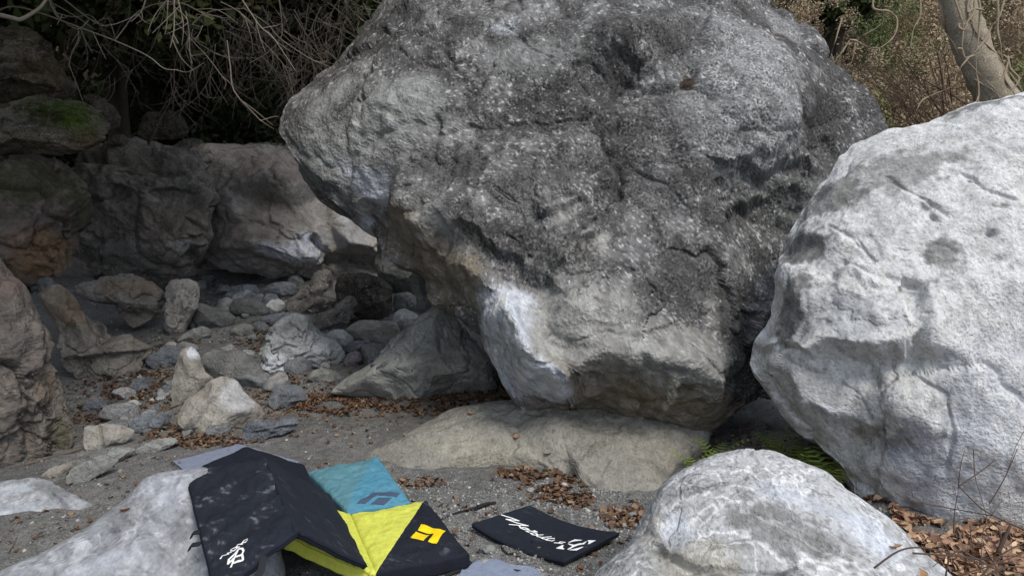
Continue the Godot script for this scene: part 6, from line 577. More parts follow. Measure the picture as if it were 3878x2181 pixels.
	[[Vector3(-3.95, 5.88, -11.18), Vector3(-4, 5.75, -11.29), Vector3(-4.08, 5.62, -11.39), Vector3(-4.17, 5.48, -11.49), Vector3(-4.3, 5.36, -11.6), Vector3(-4.46, 5.26, -11.71), Vector3(-4.65, 5.18, -11.82)], 0.0064],
	[[Vector3(-2.24, 5.19, -9.95), Vector3(-2.34, 5.08, -10.05), Vector3(-2.44, 4.98, -10.16), Vector3(-2.56, 4.87, -10.27), Vector3(-2.67, 4.76, -10.38), Vector3(-2.8, 4.66, -10.49), Vector3(-2.96, 4.58, -10.6)], 0.0058],
	[[Vector3(-3.6, 5.14, -10.44), Vector3(-3.6, 5.08, -10.55), Vector3(-3.6, 5, -10.67), Vector3(-3.63, 4.92, -10.78), Vector3(-3.68, 4.84, -10.89), Vector3(-3.74, 4.75, -11), Vector3(-3.85, 4.69, -11.11)], 0.0091],
	[[Vector3(-4.41, 5.39, -11.12), Vector3(-4.41, 5.14, -11.21), Vector3(-4.42, 4.89, -11.3), Vector3(-4.45, 4.63, -11.39), Vector3(-4.41, 4.38, -11.48), Vector3(-4.31, 4.14, -11.57), Vector3(-4.14, 3.96, -11.67)], 0.0094],
	[[Vector3(-4.73, 4.79, -10.73), Vector3(-4.76, 4.68, -10.84), Vector3(-4.79, 4.56, -10.94), Vector3(-4.8, 4.45, -11.05), Vector3(-4.84, 4.32, -11.16), Vector3(-4.86, 4.2, -11.26), Vector3(-4.91, 4.07, -11.37)], 0.0073],
	[[Vector3(-2.75, 5.28, -11.4), Vector3(-3.01, 5.16, -11.51), Vector3(-3.3, 5.09, -11.62), Vector3(-3.6, 5.03, -11.73), Vector3(-3.91, 5.02, -11.85), Vector3(-4.23, 5.06, -11.98), Vector3(-4.55, 5.16, -12.11)], 0.0044],
	[[Vector3(-2.6, 4.99, -11.05), Vector3(-2.72, 4.97, -11.16), Vector3(-2.84, 4.93, -11.28), Vector3(-2.94, 4.88, -11.4), Vector3(-3.02, 4.81, -11.51), Vector3(-3.08, 4.73, -11.62), Vector3(-3.1, 4.65, -11.73)], 0.0079]]
const LITTER := [[-1.72, -8.79, 1.27, 0.42, 1700, 0.05],
	[-0.2, -9.12, 0.37, 0.55, 700, 0.05],
	[-0.56, -8.93, 0.62, 0.34, 600, 0.05],
	[-2.46, -8.73, 0.61, 0.25, 400, 0.05],
	[-3.32, -7.44, 0.56, 0.21, 520, 0.05],
	[-4.96, -8.99, 0.67, 1, 900, 0.05],
	[-5.51, -9.7, 0.5, 0.77, 400, 0.05],
	[-3.23, -9.55, 0.33, 0.6, 250, 0.05],
	[-3.85, -7.73, 0.27, 0.27, 200, 0.05],
	[-4.07, -11.94, 0.34, 0.92, 260, 0.05],
	[-4.18, -11.29, 0.45, 0.82, 160, 0.05],
	[-4.79, -14.39, 0.33, 0.82, 160, 0.05],
	[-5.38, -11.09, 0.38, 0.4, 160, 0.05],
	[0.37, -6.2, 0.27, 0.32, 520, 0.055],
	[0.53, -5.96, 0.16, 0.22, 200, 0.055],
	[0.05, -6.5, 0.19, 0.14, 120, 0.055],
	[0.89, -5.56, 0.16, 0.18, 140, 0.055],
	[1.03, -5.6, 0.1, 0.22, 90, 0.055],
	[-0.84, -6.31, 0.22, 0.12, 60, 0.05],
	[2.54, -7.13, 0.66, 0.76, 300, 0.05],
	[2.84, -6.13, 0.22, 0.51, 200, 0.05],
	[-5.69, -15.07, 1.36, 1.08, 120, 0.05],
	[-1.83, -8.16, 1.89, 0.82, 90, 0.05],
	[-0.43, -5.25, 1.02, 0.6, 60, 0.05],
	[-3.72, -5.39, 0.51, 0.42, 26, 0.05],
	[0.56, -4.94, 0.47, 0.36, 40, 0.055],
	[-3.73, -6.46, 0.6, 0.59, 30, 0.05],
	[-1.17, -6.98, 2.52, 1.59, 70, 0.048],
	[-3.43, -5.92, 1.04, 1.02, 30, 0.048],
	[-0.12, -5.25, 1.24, 0.6, 40, 0.05],
	[-1.98, -8.86, 1.69, 0.63, 420, 0.048],
	[-3.77, -8.99, 1.35, 1.78, 420, 0.048],
	[-4.81, -12.66, 1.44, 2.37, 260, 0.048],
	[3.13, -4.66, 0.52, 0.35, 1500, 0.085],
	[3.04, -5.09, 0.21, 0.18, 260, 0.08],
	[3.31, -4.44, 0.32, 0.3, 500, 0.085],
	[2.99, -5.4, 0.1, 0.21, 120, 0.08],
	[3.55, -4.95, 0.29, 0.19, 300, 0.085]]
const FERNS := [[Vector3(1.97, 0.01, -6.57), 0.42], [Vector3(1.71, 0, -6.31), 0.4], [Vector3(2.56, 0.09, -6.68), 0.4], [Vector3(2.61, 0.1, -6.4), 0.34], [Vector3(2.69, 0.11, -6.28), 0.42], [Vector3(2.7, 0.11, -5.96), 0.44], [Vector3(2.72, 0.11, -5.78), 0.4]]
const PEBBLES := [[-0.17, -5, 0.05], [0.48, -6.16, 0.047], [0.59, -6.02, 0.035], [0.4, -6.09, 0.029], [0.17, -6.09, 0.036], [0.91, -5.68, 0.037], [1, -5.6, 0.043], [0.84, -5.53, 0.029], [1.06, -5.47, 0.039], [0.77, -5.42, 0.029], [-0.2, -4.83, 0.037], [-0.37, -5.03, 0.027], [0.7, -5.6, 0.03], [0.64, -5.68, 0.023], [-0.24, -5.28, 0.022], [-0.56, -6.09, 0.025], [-0.65, -5.92, 0.021], [-0.08, -6.09, 0.025], [0.19, -6.27, 0.022], [-0.39, -6.18, 0.018], [0.42, -5.88, 0.028], [0.72, -5.28, 0.022], [0.9, -5.42, 0.029], [1, -5.42, 0.026], [-0.87, -6.22, 0.016], [-0.49, -5.8, 0.017], [-0.14, -5.6, 0.02], [-1.25, -7.1, 0.014], [-1.79, -7.73, 0.018], [-3.78, -6.55, 0.031], [-3.12, -7.64, 0.016], [-4.95, -8.41, 0.049], [-5.43, -9.55, 0.038], [-5.23, -9.19, 0.032], [-5.23, -9.7, 0.039], [-4.9, -9.7, 0.033], [-5.6, -9.19, 0.037], [-4.64, -8.86, 0.031], [-4.11, -8.49, 0.025], [-4.56, -9.12, 0.037], [-4.98, -8.55, 0.044], [-5.38, -8.99, 0.026], [-5.26, -13.48, 0.046], [-5.68, -13.76, 0.055], [-6.18, -14.39, 0.049], [-6.29, -15.07, 0.06], [-5.99, -13.76, 0.039], [-2.17, -13.76, 0.047], [-2.72, -7.22, 0.015], [-3.64, -5, 0.015], [-3.69, -5.6, 0.013], [-3.35, -4.83, 0.014]]
const TWIGS := [[[Vector3(2.89, 0.76, -3.8), Vector3(2.68, 0.86, -3.82), Vector3(2.53, 1, -3.83)], 0.008],
	[[Vector3(2.56, 0.98, -3.88), Vector3(2.69, 1.07, -3.89), Vector3(2.77, 1.13, -3.9)], 0.006],
	[[Vector3(2.7, 0.9, -3.82), Vector3(2.79, 1.05, -3.84), Vector3(2.86, 1.21, -3.86)], 0.005],
	[[Vector3(2.59, 0.67, -3.94), Vector3(2.6, 0.81, -3.96), Vector3(2.62, 0.91, -3.97)], 0.005],
	[[Vector3(2.59, 0.95, -3.93), Vector3(2.6, 1.08, -3.94), Vector3(2.63, 1.17, -3.96)], 0.004],
	[[Vector3(2.68, 0.68, -3.69), Vector3(2.72, 0.77, -3.7), Vector3(2.75, 0.83, -3.71)], 0.018],
	[[Vector3(1.92, 0.67, -3.54), Vector3(2.05, 0.76, -3.55), Vector3(2.17, 0.78, -3.55), Vector3(2.32, 0.75, -3.55), Vector3(2.49, 0.71, -3.55)], 0.008],
	[[Vector3(2.24, 0.65, -3.74), Vector3(2.51, 0.63, -3.74), Vector3(2.82, 0.59, -3.73)], 0.008],
	[[Vector3(2.33, 0.6, -3.58), Vector3(2.36, 0.71, -3.6), Vector3(2.44, 0.74, -3.6)], 0.007],
	[[Vector3(2.52, 0.6, -3.58), Vector3(2.63, 0.71, -3.6), Vector3(2.78, 0.79, -3.61)], 0.008],
	[[Vector3(2.54, 0.6, -3.58), Vector3(2.67, 0.65, -3.59), Vector3(2.8, 0.64, -3.59)], 0.008],
	[[Vector3(2.47, 0.7, -3.65), Vector3(2.62, 0.62, -3.64), Vector3(2.75, 0.55, -3.63)], 0.007],
	[[Vector3(2.62, 0.76, -3.85), Vector3(2.64, 0.63, -3.84), Vector3(2.65, 0.56, -3.83)], 0.004],
	[[Vector3(2.43, 0.58, -3.63), Vector3(2.58, 0.62, -3.64), Vector3(2.84, 0.72, -3.65)], 0.006],
	[[Vector3(2.52, 0.63, -4.19), Vector3(2.5, 0.73, -4.2), Vector3(2.49, 0.8, -4.21)], 0.004],
	[[Vector3(2.68, 1.17, -3.96), Vector3(2.69, 1.01, -3.94), Vector3(2.72, 0.9, -3.92), Vector3(2.77, 0.72, -3.9)], 0.004],
	[[Vector3(2.7, 0.55, -3.68), Vector3(2.61, 0.7, -3.7), Vector3(2.54, 0.77, -3.7)], 0.005]]
const STICKS := [[[Vector3(-4.45, 0.03, -8.24), Vector3(-4.18, 0.07, -8.86), Vector3(-4.01, 0.09, -9.06)], 0.012],
	[[Vector3(-4.81, 0.03, -6.71), Vector3(-4.63, 0.03, -6.98), Vector3(-4.43, 0.03, -7.34), Vector3(-4.32, 0.03, -7.53)], 0.012],
	[[Vector3(-3.74, 0.03, -4.97), Vector3(-3.81, 0.03, -5.12), Vector3(-3.86, 0.03, -5.25)], 0.008],
	[[Vector3(-2.23, 0.12, -9.26), Vector3(-1.76, 0.13, -9.33), Vector3(-1.52, 0.15, -9.48)], 0.012]]
const SPRIGS := [Vector3(3.23, 3.1, -8.17), Vector3(3.17, 2.94, -8.15), Vector3(1.98, 3.99, -7.98), Vector3(2.72, 4.04, -7.93)]

var LOOK := {}
var STYLE := {}
var TINT := {}
var topo := {}
var tex := {}
var kept := {}
var n_big := FastNoiseLite.new()
var n_mid := FastNoiseLite.new()
var n_rdg := FastNoiseLite.new()
var n_fine := FastNoiseLite.new()
var n_cell := FastNoiseLite.new()
var n_spot := FastNoiseLite.new()
const CUT := {"brown": 1, "brownpale": 1, "layered": 1, "dark": 1, "wall": 1, "palegrey": 1, "bluestone": 1, "slate": 1, "blackstone": 1, "greystone": 1, "greyblue": 1, "wedge": 1, "beige": 1, "white": 1, "purple": 1, "darkstone": 1}
const CRAG := {"brown": 1.0, "brownpale": 0.9, "layered": 0.9, "dark": 1.2, "wall": 0.5, "palegrey": 0.8, "bluestone": 0.4, "darkstone": 0.35, "white": 0.35, "purple": 0.4, "slate": 0.5, "blackstone": 0.7, "greystone": 0.5, "greyblue": 1.1, "main": 0.36, "pale": 0.22, "bedrock": 0.12, "wedge": 0.45, "beige": 0.12, "swirl": 0.14, "slab": 0.1}
var n_block := FastNoiseLite.new()
var n_edge := FastNoiseLite.new()
var n_warp := FastNoiseLite.new()
var rng := RandomNumberGenerator.new()
var used := {}
var shaped := []

# ---------------------------------------------------------------- helpers
func numbered(called: String) -> String:
	var k: int = used.get(called, 0)
	used[called] = k + 1
	return called if k == 0 else "%s_%03d" % [called, k]

func tag(o: Node, label := "", category := "", group := "", kind := "") -> void:
	if label: o.set_meta("label", label)
	if category: o.set_meta("category", category)
	if group: o.set_meta("group", group)
	if kind: o.set_meta("kind", kind)

func thing(called: String, label: String, category: String, at: Vector3, group := "") -> Node3D:
	var o := Node3D.new()
	o.name = numbered(called)
	add_child(o, true)
	o.position = at
	tag(o, label, category, group)
	return o

func put(called: String, mesh: Mesh, m: Material, parent: Node = null, at := Vector3.ZERO) -> MeshInstance3D:
	var o := MeshInstance3D.new()
	o.name = called if parent else numbered(called)
	o.mesh = mesh
	o.material_override = m
	o.position = at
	(parent if parent else self).add_child(o, true)
	return o

func mat(c: Color, rough := 0.9, spec := 0.3) -> StandardMaterial3D:
	var m := StandardMaterial3D.new()
	m.albedo_color = c.linear_to_srgb()
	m.roughness = rough
	m.metallic_specular = spec
	return m

func noise(n: FastNoiseLite, freq: float, kind: int, octaves: int, sd: int, fractal := FastNoiseLite.FRACTAL_FBM) -> FastNoiseLite:
	n.noise_type = kind
	n.frequency = freq
	n.fractal_type = fractal if octaves > 1 else FastNoiseLite.FRACTAL_NONE
	n.fractal_octaves = octaves
	n.seed = sd
	return n

func stored(c: Color, k: float) -> Color:
	return Color(pow(clampf(c.r * k, 0.0, 1.0), 0.4545), pow(clampf(c.g * k, 0.0, 1.0), 0.4545), pow(clampf(c.b * k, 0.0, 1.0), 0.4545))

func sm(a: float, b: float, x: float) -> float:
	var t := clampf((x - a) / (b - a), 0.0, 1.0)
	return t * t * (3.0 - 2.0 * t)

func make_mesh(v: PackedVector3Array, n: PackedVector3Array, idx: PackedInt32Array, col := PackedColorArray()) -> ArrayMesh:
	var a := []
	a.resize(Mesh.ARRAY_MAX)
	a[Mesh.ARRAY_VERTEX] = v
	a[Mesh.ARRAY_NORMAL] = n
	a[Mesh.ARRAY_INDEX] = idx
	if col.size(): a[Mesh.ARRAY_COLOR] = col
	var m := ArrayMesh.new()
	m.add_surface_from_arrays(Mesh.PRIMITIVE_TRIANGLES, a)
	return m

func normals_of(v: PackedVector3Array, idx: PackedInt32Array) -> PackedVector3Array:
	var n := PackedVector3Array()
	n.resize(v.size())
	for k in range(0, idx.size(), 3):
		var a := idx[k]
		var b := idx[k + 1]
		var c := idx[k + 2]
		var p := v[a]
		var w := (v[c] - p).cross(v[b] - p)
		n[a] += w
		n[b] += w
		n[c] += w
	for k in n.size():
		n[k] = n[k].normalized()
	return n

# tube through points, radius per point
func tube(pts: Array, radii: Array, sides := 5, bend := 0) -> ArrayMesh:
	var P: Array = pts
	var Q: Array = radii
	if bend > 0:
		P = []
		Q = []
		for i in pts.size() - 1:
			var a: Vector3 = pts[maxi(i - 1, 0)]
			var b: Vector3 = pts[i]
			var c: Vector3 = pts[i + 1]
			var d: Vector3 = pts[mini(i + 2, pts.size() - 1)]
			for k in bend:
				var t := float(k) / bend
				P.append(b.cubic_interpolate(c, a, d, t))
				Q.append(lerpf(radii[i], radii[i + 1], t))
		P.append(pts[-1])
		Q.append(radii[-1])
	var v := PackedVector3Array()
	var idx := PackedInt32Array()
	var side := Vector3.ZERO
	for i in P.size():
		var t: Vector3 = (P[mini(i + 1, P.size() - 1)] - P[maxi(i - 1, 0)]).normalized()
		if side == Vector3.ZERO:
			side = t.cross(Vector3(0.31, 0.2, 0.93)).normalized()
		side = (side - t * side.dot(t)).normalized()
		var up := t.cross(side)
		for k in sides:
			var an := TAU * k / sides
			v.append(P[i] + (side * cos(an) + up * sin(an)) * Q[i])
	for i in P.size() - 1:
		for k in sides:
			var a := i * sides + k
			var b := i * sides + (k + 1) % sides
			idx.append_array([a, b, a + sides, b, b + sides, a + sides])
	v.append(P[0])
	v.append(P[-1])
	var last := (P.size() - 1) * sides
	for k in sides:
		idx.append_array([v.size() - 2, (k + 1) % sides, k, v.size() - 1, last + k, last + (k + 1) % sides])
	return make_mesh(v, normals_of(v, idx), idx)

func roughened(m: ArrayMesh, amount: float) -> ArrayMesh:
	var a := m.surface_get_arrays(0)
	var v: PackedVector3Array = a[Mesh.ARRAY_VERTEX]
	var n: PackedVector3Array = a[Mesh.ARRAY_NORMAL]
	for k in v.size():
		v[k] += n[k] * amount * (n_mid.get_noise_3dv(v[k] * Vector3(1.6, 0.5, 1.6)) + 0.5 * n_fine.get_noise_3dv(v[k] * Vector3(1.0, 0.4, 1.0)))
	return make_mesh(v, normals_of(v, a[Mesh.ARRAY_INDEX]), a[Mesh.ARRAY_INDEX])

# a flat strap swept along points
func ribbon(pts: Array, width: float, thick: float, up: Vector3, closed_up := true) -> ArrayMesh:
	var v := PackedVector3Array()
	var idx := PackedInt32Array()
	for i in pts.size():
		var t: Vector3 = (pts[mini(i + 1, pts.size() - 1)] - pts[maxi(i - 1, 0)]).normalized()
		var s := t.cross(up).normalized() * width * 0.5
		var u := up * thick * 0.5
		v.append_array([pts[i] - s + u, pts[i] + s + u, pts[i] + s - u, pts[i] - s - u])
	for i in pts.size() - 1:
		for k in 4:
			var a := i * 4 + k
			var b := i * 4 + (k + 1) % 4
			idx.append_array([a, a + 4, b, b, a + 4, b + 4])
	if closed_up:
		var e := (pts.size() - 1) * 4
		idx.append_array([0, 1, 2, 0, 2, 3, e, e + 2, e + 1, e, e + 3, e + 2])
	return make_mesh(v, normals_of(v, idx), idx)

# ---------------------------------------------------------------- textures
func bytes_of(freq: float, kind: int, octaves: int, sd: int, size: int, fractal := FastNoiseLite.FRACTAL_FBM, warp := 0.0) -> PackedByteArray:
	var n := noise(FastNoiseLite.new(), freq, kind, octaves, sd, fractal)
	if warp > 0.0:
		n.domain_warp_enabled = true
		n.domain_warp_amplitude = warp
		n.domain_warp_frequency = freq * 0.6
		n.domain_warp_fractal_octaves = 3
	var im := n.get_seamless_image(size, size)
	im.convert(Image.FORMAT_L8)
	return im.get_data()

func grey_texture(values: PackedFloat32Array, size: int) -> ImageTexture:
	var lut := PackedByteArray()
	lut.resize(1024)
	for k in 1024:
		lut[k] = int(255.0 * pow(k / 1023.0, 1.0 / 2.2))
	var b := PackedByteArray()
	b.resize(size * size)
	for k in b.size():
		b[k] = lut[clampi(int(values[k] * 1023.0), 0, 1023)]
	var im := Image.create_from_data(size, size, false, Image.FORMAT_L8, b)
	im.convert(Image.FORMAT_RGB8)
	return ImageTexture.create_from_image(im)

func height_texture(values: PackedFloat32Array, size: int) -> ImageTexture:
	var b := PackedByteArray()
	b.resize(size * size)
	for k in b.size():
		b[k] = clampi(int(values[k] * 255.0), 0, 255)
	var im := Image.create_from_data(size, size, false, Image.FORMAT_L8, b)
	return ImageTexture.create_from_image(im)

func make_textures() -> void:
	var S := 768
	var fine := bytes_of(0.045, FastNoiseLite.TYPE_SIMPLEX_SMOOTH, 4, 11, S)
	var fleck := bytes_of(0.07, FastNoiseLite.TYPE_SIMPLEX_SMOOTH, 3, 23, S, FastNoiseLite.FRACTAL_FBM, 8.0)
	var broad := bytes_of(0.012, FastNoiseLite.TYPE_SIMPLEX_SMOOTH, 4, 31, S)
	var vein := bytes_of(0.02, FastNoiseLite.TYPE_SIMPLEX_SMOOTH, 3, 47, S, FastNoiseLite.FRACTAL_RIDGED, 14.0)
	var streak := bytes_of(0.016, FastNoiseLite.TYPE_SIMPLEX_SMOOTH, 4, 59, S, FastNoiseLite.FRACTAL_RIDGED, 40.0)
	var thin := bytes_of(0.018, FastNoiseLite.TYPE_SIMPLEX_SMOOTH, 3, 83, S, FastNoiseLite.FRACTAL_RIDGED, 22.0)
	var grit := bytes_of(0.16, FastNoiseLite.TYPE_CELLULAR, 1, 71, S)
	var names := ["lichen", "marble", "grain", "slaty", "gravel", "cloth", "veined"]
	var values := []
	values.resize(7)
	var work := func(t: int) -> void:
		var nm: String = names[t]
		var a := PackedFloat32Array()
		var h := PackedFloat32Array()
		a.resize(S * S)
		h.resize(S * S)
		for k in S * S:
			var f := fine[k] / 255.0
			var g := fleck[k] / 255.0
			var b := broad[k] / 255.0
			match nm:
				"lichen":
					var w := 0.28 + 0.36 * f
					var cut := 0.62 - 0.35 * (b - 0.5)
					w += 0.48 * clampf((g - cut) * 8.0, 0.0, 1.0)
					w -= 0.26 * clampf((0.36 + 0.12 * (b - 0.5) - g) * 8.0, 0.0, 1.0)
					a[k] = w
					h[k] = 0.55 * f + 0.3 * g + 0.15 * (vein[k] / 255.0)
				"marble":
					var s := streak[k] / 255.0
					var w2 := 0.52 + 0.26 * (f - 0.3) + 0.14 * (b - 0.5)
					w2 += 0.22 * clampf((thin[k] / 255.0 - 0.86) * 9.0, 0.0, 1.0)
					w2 -= 0.22 * clampf((0.34 - g) * 10.0, 0.0, 1.0) * clampf((b - 0.35) * 4.0, 0.0, 1.0)
					w2 -= 0.26 * clampf((vein[k] / 255.0 - 0.90) * 12.0, 0.0, 1.0) + 0.10 * clampf((0.4 - s) * 4.0, 0.0, 1.0)
					a[k] = w2
					h[k] = 0.5 * f + 0.3 * (streak[k] / 255.0) + 0.25 - 0.3 * clampf((vein[k] / 255.0 - 0.88) * 9.0, 0.0, 1.0) - 0.15 * clampf((0.37 - g) * 10.0, 0.0, 1.0)
				"grain":
					a[k] = 0.50 + 0.34 * f + 0.24 * (b - 0.5) - 0.22 * clampf(((vein[k] / 255.0) - 0.80) * 5.0, 0.0, 1.0) + 0.2 * clampf((g - 0.68) * 6.0, 0.0, 1.0)
					h[k] = 0.6 * f + 0.25 * b - 0.35 * clampf(((vein[k] / 255.0) - 0.80) * 5.0, 0.0, 1.0) + 0.35
				"slaty":
					a[k] = 0.48 + 0.34 * f + 0.2 * (b - 0.5) - 0.3 * clampf((streak[k] / 255.0 - 0.66) * 4.0, 0.0, 1.0)
					h[k] = 0.4 * f - 0.5 * clampf((streak[k] / 255.0 - 0.6) * 3.0, 0.0, 1.0) + 0.5
				"gravel":
					var c := grit[k] / 255.0
					a[k] = 0.34 + 0.30 * f + 0.30 * (b - 0.5) + 0.55 * clampf((g - 0.64) * 7.0, 0.0, 1.0) - 0.3 * clampf((0.34 - g) * 7.0, 0.0, 1.0) + 0.16 * c
					h[k] = 0.45 * c + 0.35 * f + 0.2 * g
				"veined":
					var vl := clampf((thin[k] / 255.0 - 0.90) * 16.0, 0.0, 1.0) * clampf((b - 0.42) * 6.0, 0.0, 1.0)
					a[k] = 0.36 + 0.18 * f + 0.20 * (b - 0.5) + 0.50 * vl
					h[k] = 0.4 * f + 0.3 * b + 0.3
				"cloth":
					a[k] = 0.72 + 0.18 * f + 0.20 * (b - 0.5)
					h[k] = 0.6 * f + 0.4 * b
		values[t] = [a, h]
	for t in 7: work.call(t)
	for t in 7: tex[names[t]] = [grey_texture(values[t][0], S), height_texture(values[t][1], S)]

func textured(nm: String, per_metre: float, relief: float, rough := 0.9, spec := 0.25) -> StandardMaterial3D:
	var key := "%s %.3f %.2f %.2f" % [nm, per_metre, relief, rough]
	if LOOK.has(key): return LOOK[key]
	var m := StandardMaterial3D.new()
	m.vertex_color_use_as_albedo = true
	m.vertex_color_is_srgb = true
	m.albedo_texture = tex[nm][0]
	m.uv1_triplanar = true
	m.uv1_world_triplanar = true
	m.uv1_triplanar_sharpness = 3.0
	m.uv1_scale = Vector3.ONE * per_metre
	m.heightmap_enabled = true
	m.heightmap_texture = tex[nm][1]
	m.heightmap_scale = relief
	m.roughness = rough
	m.metallic_specular = spec
	LOOK[key] = m
	return m

# ---------------------------------------------------------------- rocks
func make_tables() -> void:
	# linear base colours of rock, crusts, chalk and moss
	TINT = {
		"chalk": Color(0.66, 0.70, 0.78), "pale": Color(0.36, 0.37, 0.36), "cleanrock": Color(0.38, 0.375, 0.35), "tan": Color(0.25, 0.21, 0.155), "tanlight": Color(0.42, 0.39, 0.31),
		"paleflecks": Color(0.36, 0.36, 0.36), "blackcrust": Color(0.055, 0.052, 0.050), "greengrey": Color(0.20, 0.22, 0.21), "soil": Color(0.06, 0.035, 0.02), "lichen": Color(0.66, 0.63, 0.52),
		"greyfilm": Color(0.19, 0.19, 0.18), "bluegrey": Color(0.38, 0.40, 0.44), "bluewhite": Color(0.62, 0.66, 0.74), "moss": Color(0.075, 0.080, 0.034), "mossgreen": Color(0.15, 0.22, 0.05),
		"ochre": Color(0.24, 0.155, 0.085), "pinkish": Color(0.27, 0.20, 0.17), "reddish": Color(0.26, 0.17, 0.14), "palecrust": Color(0.52, 0.52, 0.50),
	}
	# [texture, repeats per metre, relief, colour a, colour b, fleck colour, fleck share, vein share, broad, mid, ridge, fine displacement (of size), strata]
	STYLE = {
		"main": ["lichen", 0.5, 1.8, Color(0.088, 0.086, 0.085), Color(0.225, 0.225, 0.223), Color(0.55, 0.55, 0.54), 0.45, 0.0, 0.05, 0.034, 0.050, 0.012, 0.0],
		"pale": ["marble", 0.8, 1.5, Color(0.47, 0.47, 0.452), Color(0.70, 0.705, 0.695), Color(0.85, 0.85, 0.84), 0.35, 0.3, 0.05, 0.022, 0.035, 0.006, 0.0],
		"swirl": ["marble", 0.8, 1.4, Color(0.30, 0.30, 0.295), Color(0.50, 0.51, 0.52), Color(0.86, 0.87, 0.88), 0.15, 0.85, 0.04, 0.02, 0.03, 0.005, 0.0],
		"slab": ["veined", 1.0, 0.6, Color(0.31, 0.325, 0.35), Color(0.42, 0.437, 0.465), Color(0.85, 0.86, 0.90), 0.1, 0.45, 0.05, 0.015, 0.02, 0.004, 0.0],
		"bedrock": ["grain", 0.7, 1.6, Color(0.195, 0.188, 0.165), Color(0.255, 0.246, 0.218), Color(0.4, 0.38, 0.33), 0.1, 0.0, 0.05, 0.03, 0.05, 0.010, 0.0],
		"brown": ["grain", 0.7, 2.0, Color(0.114, 0.100, 0.089), Color(0.178, 0.153, 0.130), Color(0.36, 0.34, 0.30), 0.15, 0.0, 0.06, 0.05, 0.07, 0.012, 0.3],
		"brownpale": ["grain", 0.8, 1.5, Color(0.162, 0.146, 0.125), Color(0.222, 0.206, 0.180), Color(0.42, 0.40, 0.36), 0.1, 0.0, 0.07, 0.05, 0.07, 0.010, 0.0],
		"layered": ["lichen", 0.8, 2.2, Color(0.188, 0.175, 0.138), Color(0.312, 0.281, 0.213), Color(0.40, 0.39, 0.33), 0.35, 0.0, 0.06, 0.06, 0.07, 0.016, 0.8],
		"dark": ["slaty", 0.8, 2.0, Color(0.143, 0.137, 0.124), Color(0.260, 0.240, 0.215), Color(0.34, 0.33, 0.31), 0.15, 0.0, 0.06, 0.055, 0.09, 0.014, 0.3],
		"wall": ["grain", 0.55, 2.0, Color(0.228, 0.211, 0.194), Color(0.352, 0.332, 0.313), Color(0.45, 0.45, 0.44), 0.1, 0.0, 0.06, 0.05, 0.08, 0.008, 0.0],
		"palegrey": ["grain", 0.9, 1.4, Color(0.255, 0.238, 0.217), Color(0.340, 0.323, 0.297), Color(0.55, 0.55, 0.53), 0.1, 0.0, 0.08, 0.06, 0.08, 0.012, 0.0],
		"darkstone": ["slaty", 1.2, 1.2, Color(0.115, 0.118, 0.118), Color(0.17, 0.172, 0.17), Color(0.25, 0.25, 0.25), 0.1, 0.0, 0.07, 0.03, 0.03, 0.006, 0.3],
		"bluestone": ["slaty", 1.2, 1.2, Color(0.105, 0.115, 0.13), Color(0.17, 0.185, 0.205), Color(0.26, 0.27, 0.29), 0.1, 0.0, 0.08, 0.05, 0.06, 0.010, 0.4],
		"slate": ["slaty", 1.2, 1.6, Color(0.15, 0.16, 0.18), Color(0.23, 0.24, 0.26), Color(0.3, 0.31, 0.33), 0.1, 0.0, 0.07, 0.04, 0.05, 0.010, 0.9],
		"blackstone": ["lichen", 1.0, 2.2, Color(0.07, 0.062, 0.055), Color(0.13, 0.115, 0.10), Color(0.42, 0.39, 0.34), 0.3, 0.0, 0.06, 0.05, 0.08, 0.016, 0.5],
		"greystone": ["grain", 1.2, 1.4, Color(0.153, 0.158, 0.149), Color(0.234, 0.239, 0.225), Color(0.38, 0.38, 0.36), 0.12, 0.0, 0.07, 0.05, 0.05, 0.010, 0.2],
		"greyblue": ["grain", 1.0, 1.8, Color(0.194, 0.204, 0.206), Color(0.327, 0.339, 0.345), Color(0.42, 0.43, 0.43), 0.2, 0.0, 0.06, 0.06, 0.09, 0.014, 0.2],
		"purple": ["grain", 1.5, 1.2, Color(0.16, 0.14, 0.15), Color(0.24, 0.21, 0.225), Color(0.36, 0.33, 0.34), 0.2, 0.0, 0.07, 0.05, 0.05, 0.010, 0.0],
		"beige": ["grain", 0.8, 0.8, Color(0.222, 0.206, 0.180), Color(0.287, 0.273, 0.245), Color(0.55, 0.54, 0.50), 0.05, 0.0, 0.06, 0.035, 0.04, 0.006, 0.0],
		"white": ["grain", 1.0, 0.8, Color(0.374, 0.383, 0.374), Color(0.493, 0.501, 0.493), Color(0.7, 0.7, 0.7), 0.1, 0.0, 0.06, 0.04, 0.04, 0.006, 0.0],
		"wedge": ["grain", 0.8, 1.6, Color(0.209, 0.213, 0.198), Color(0.311, 0.316, 0.293), Color(0.36, 0.36, 0.34), 0.15, 0.0, 0.04, 0.03, 0.035, 0.008, 0.0],
	}

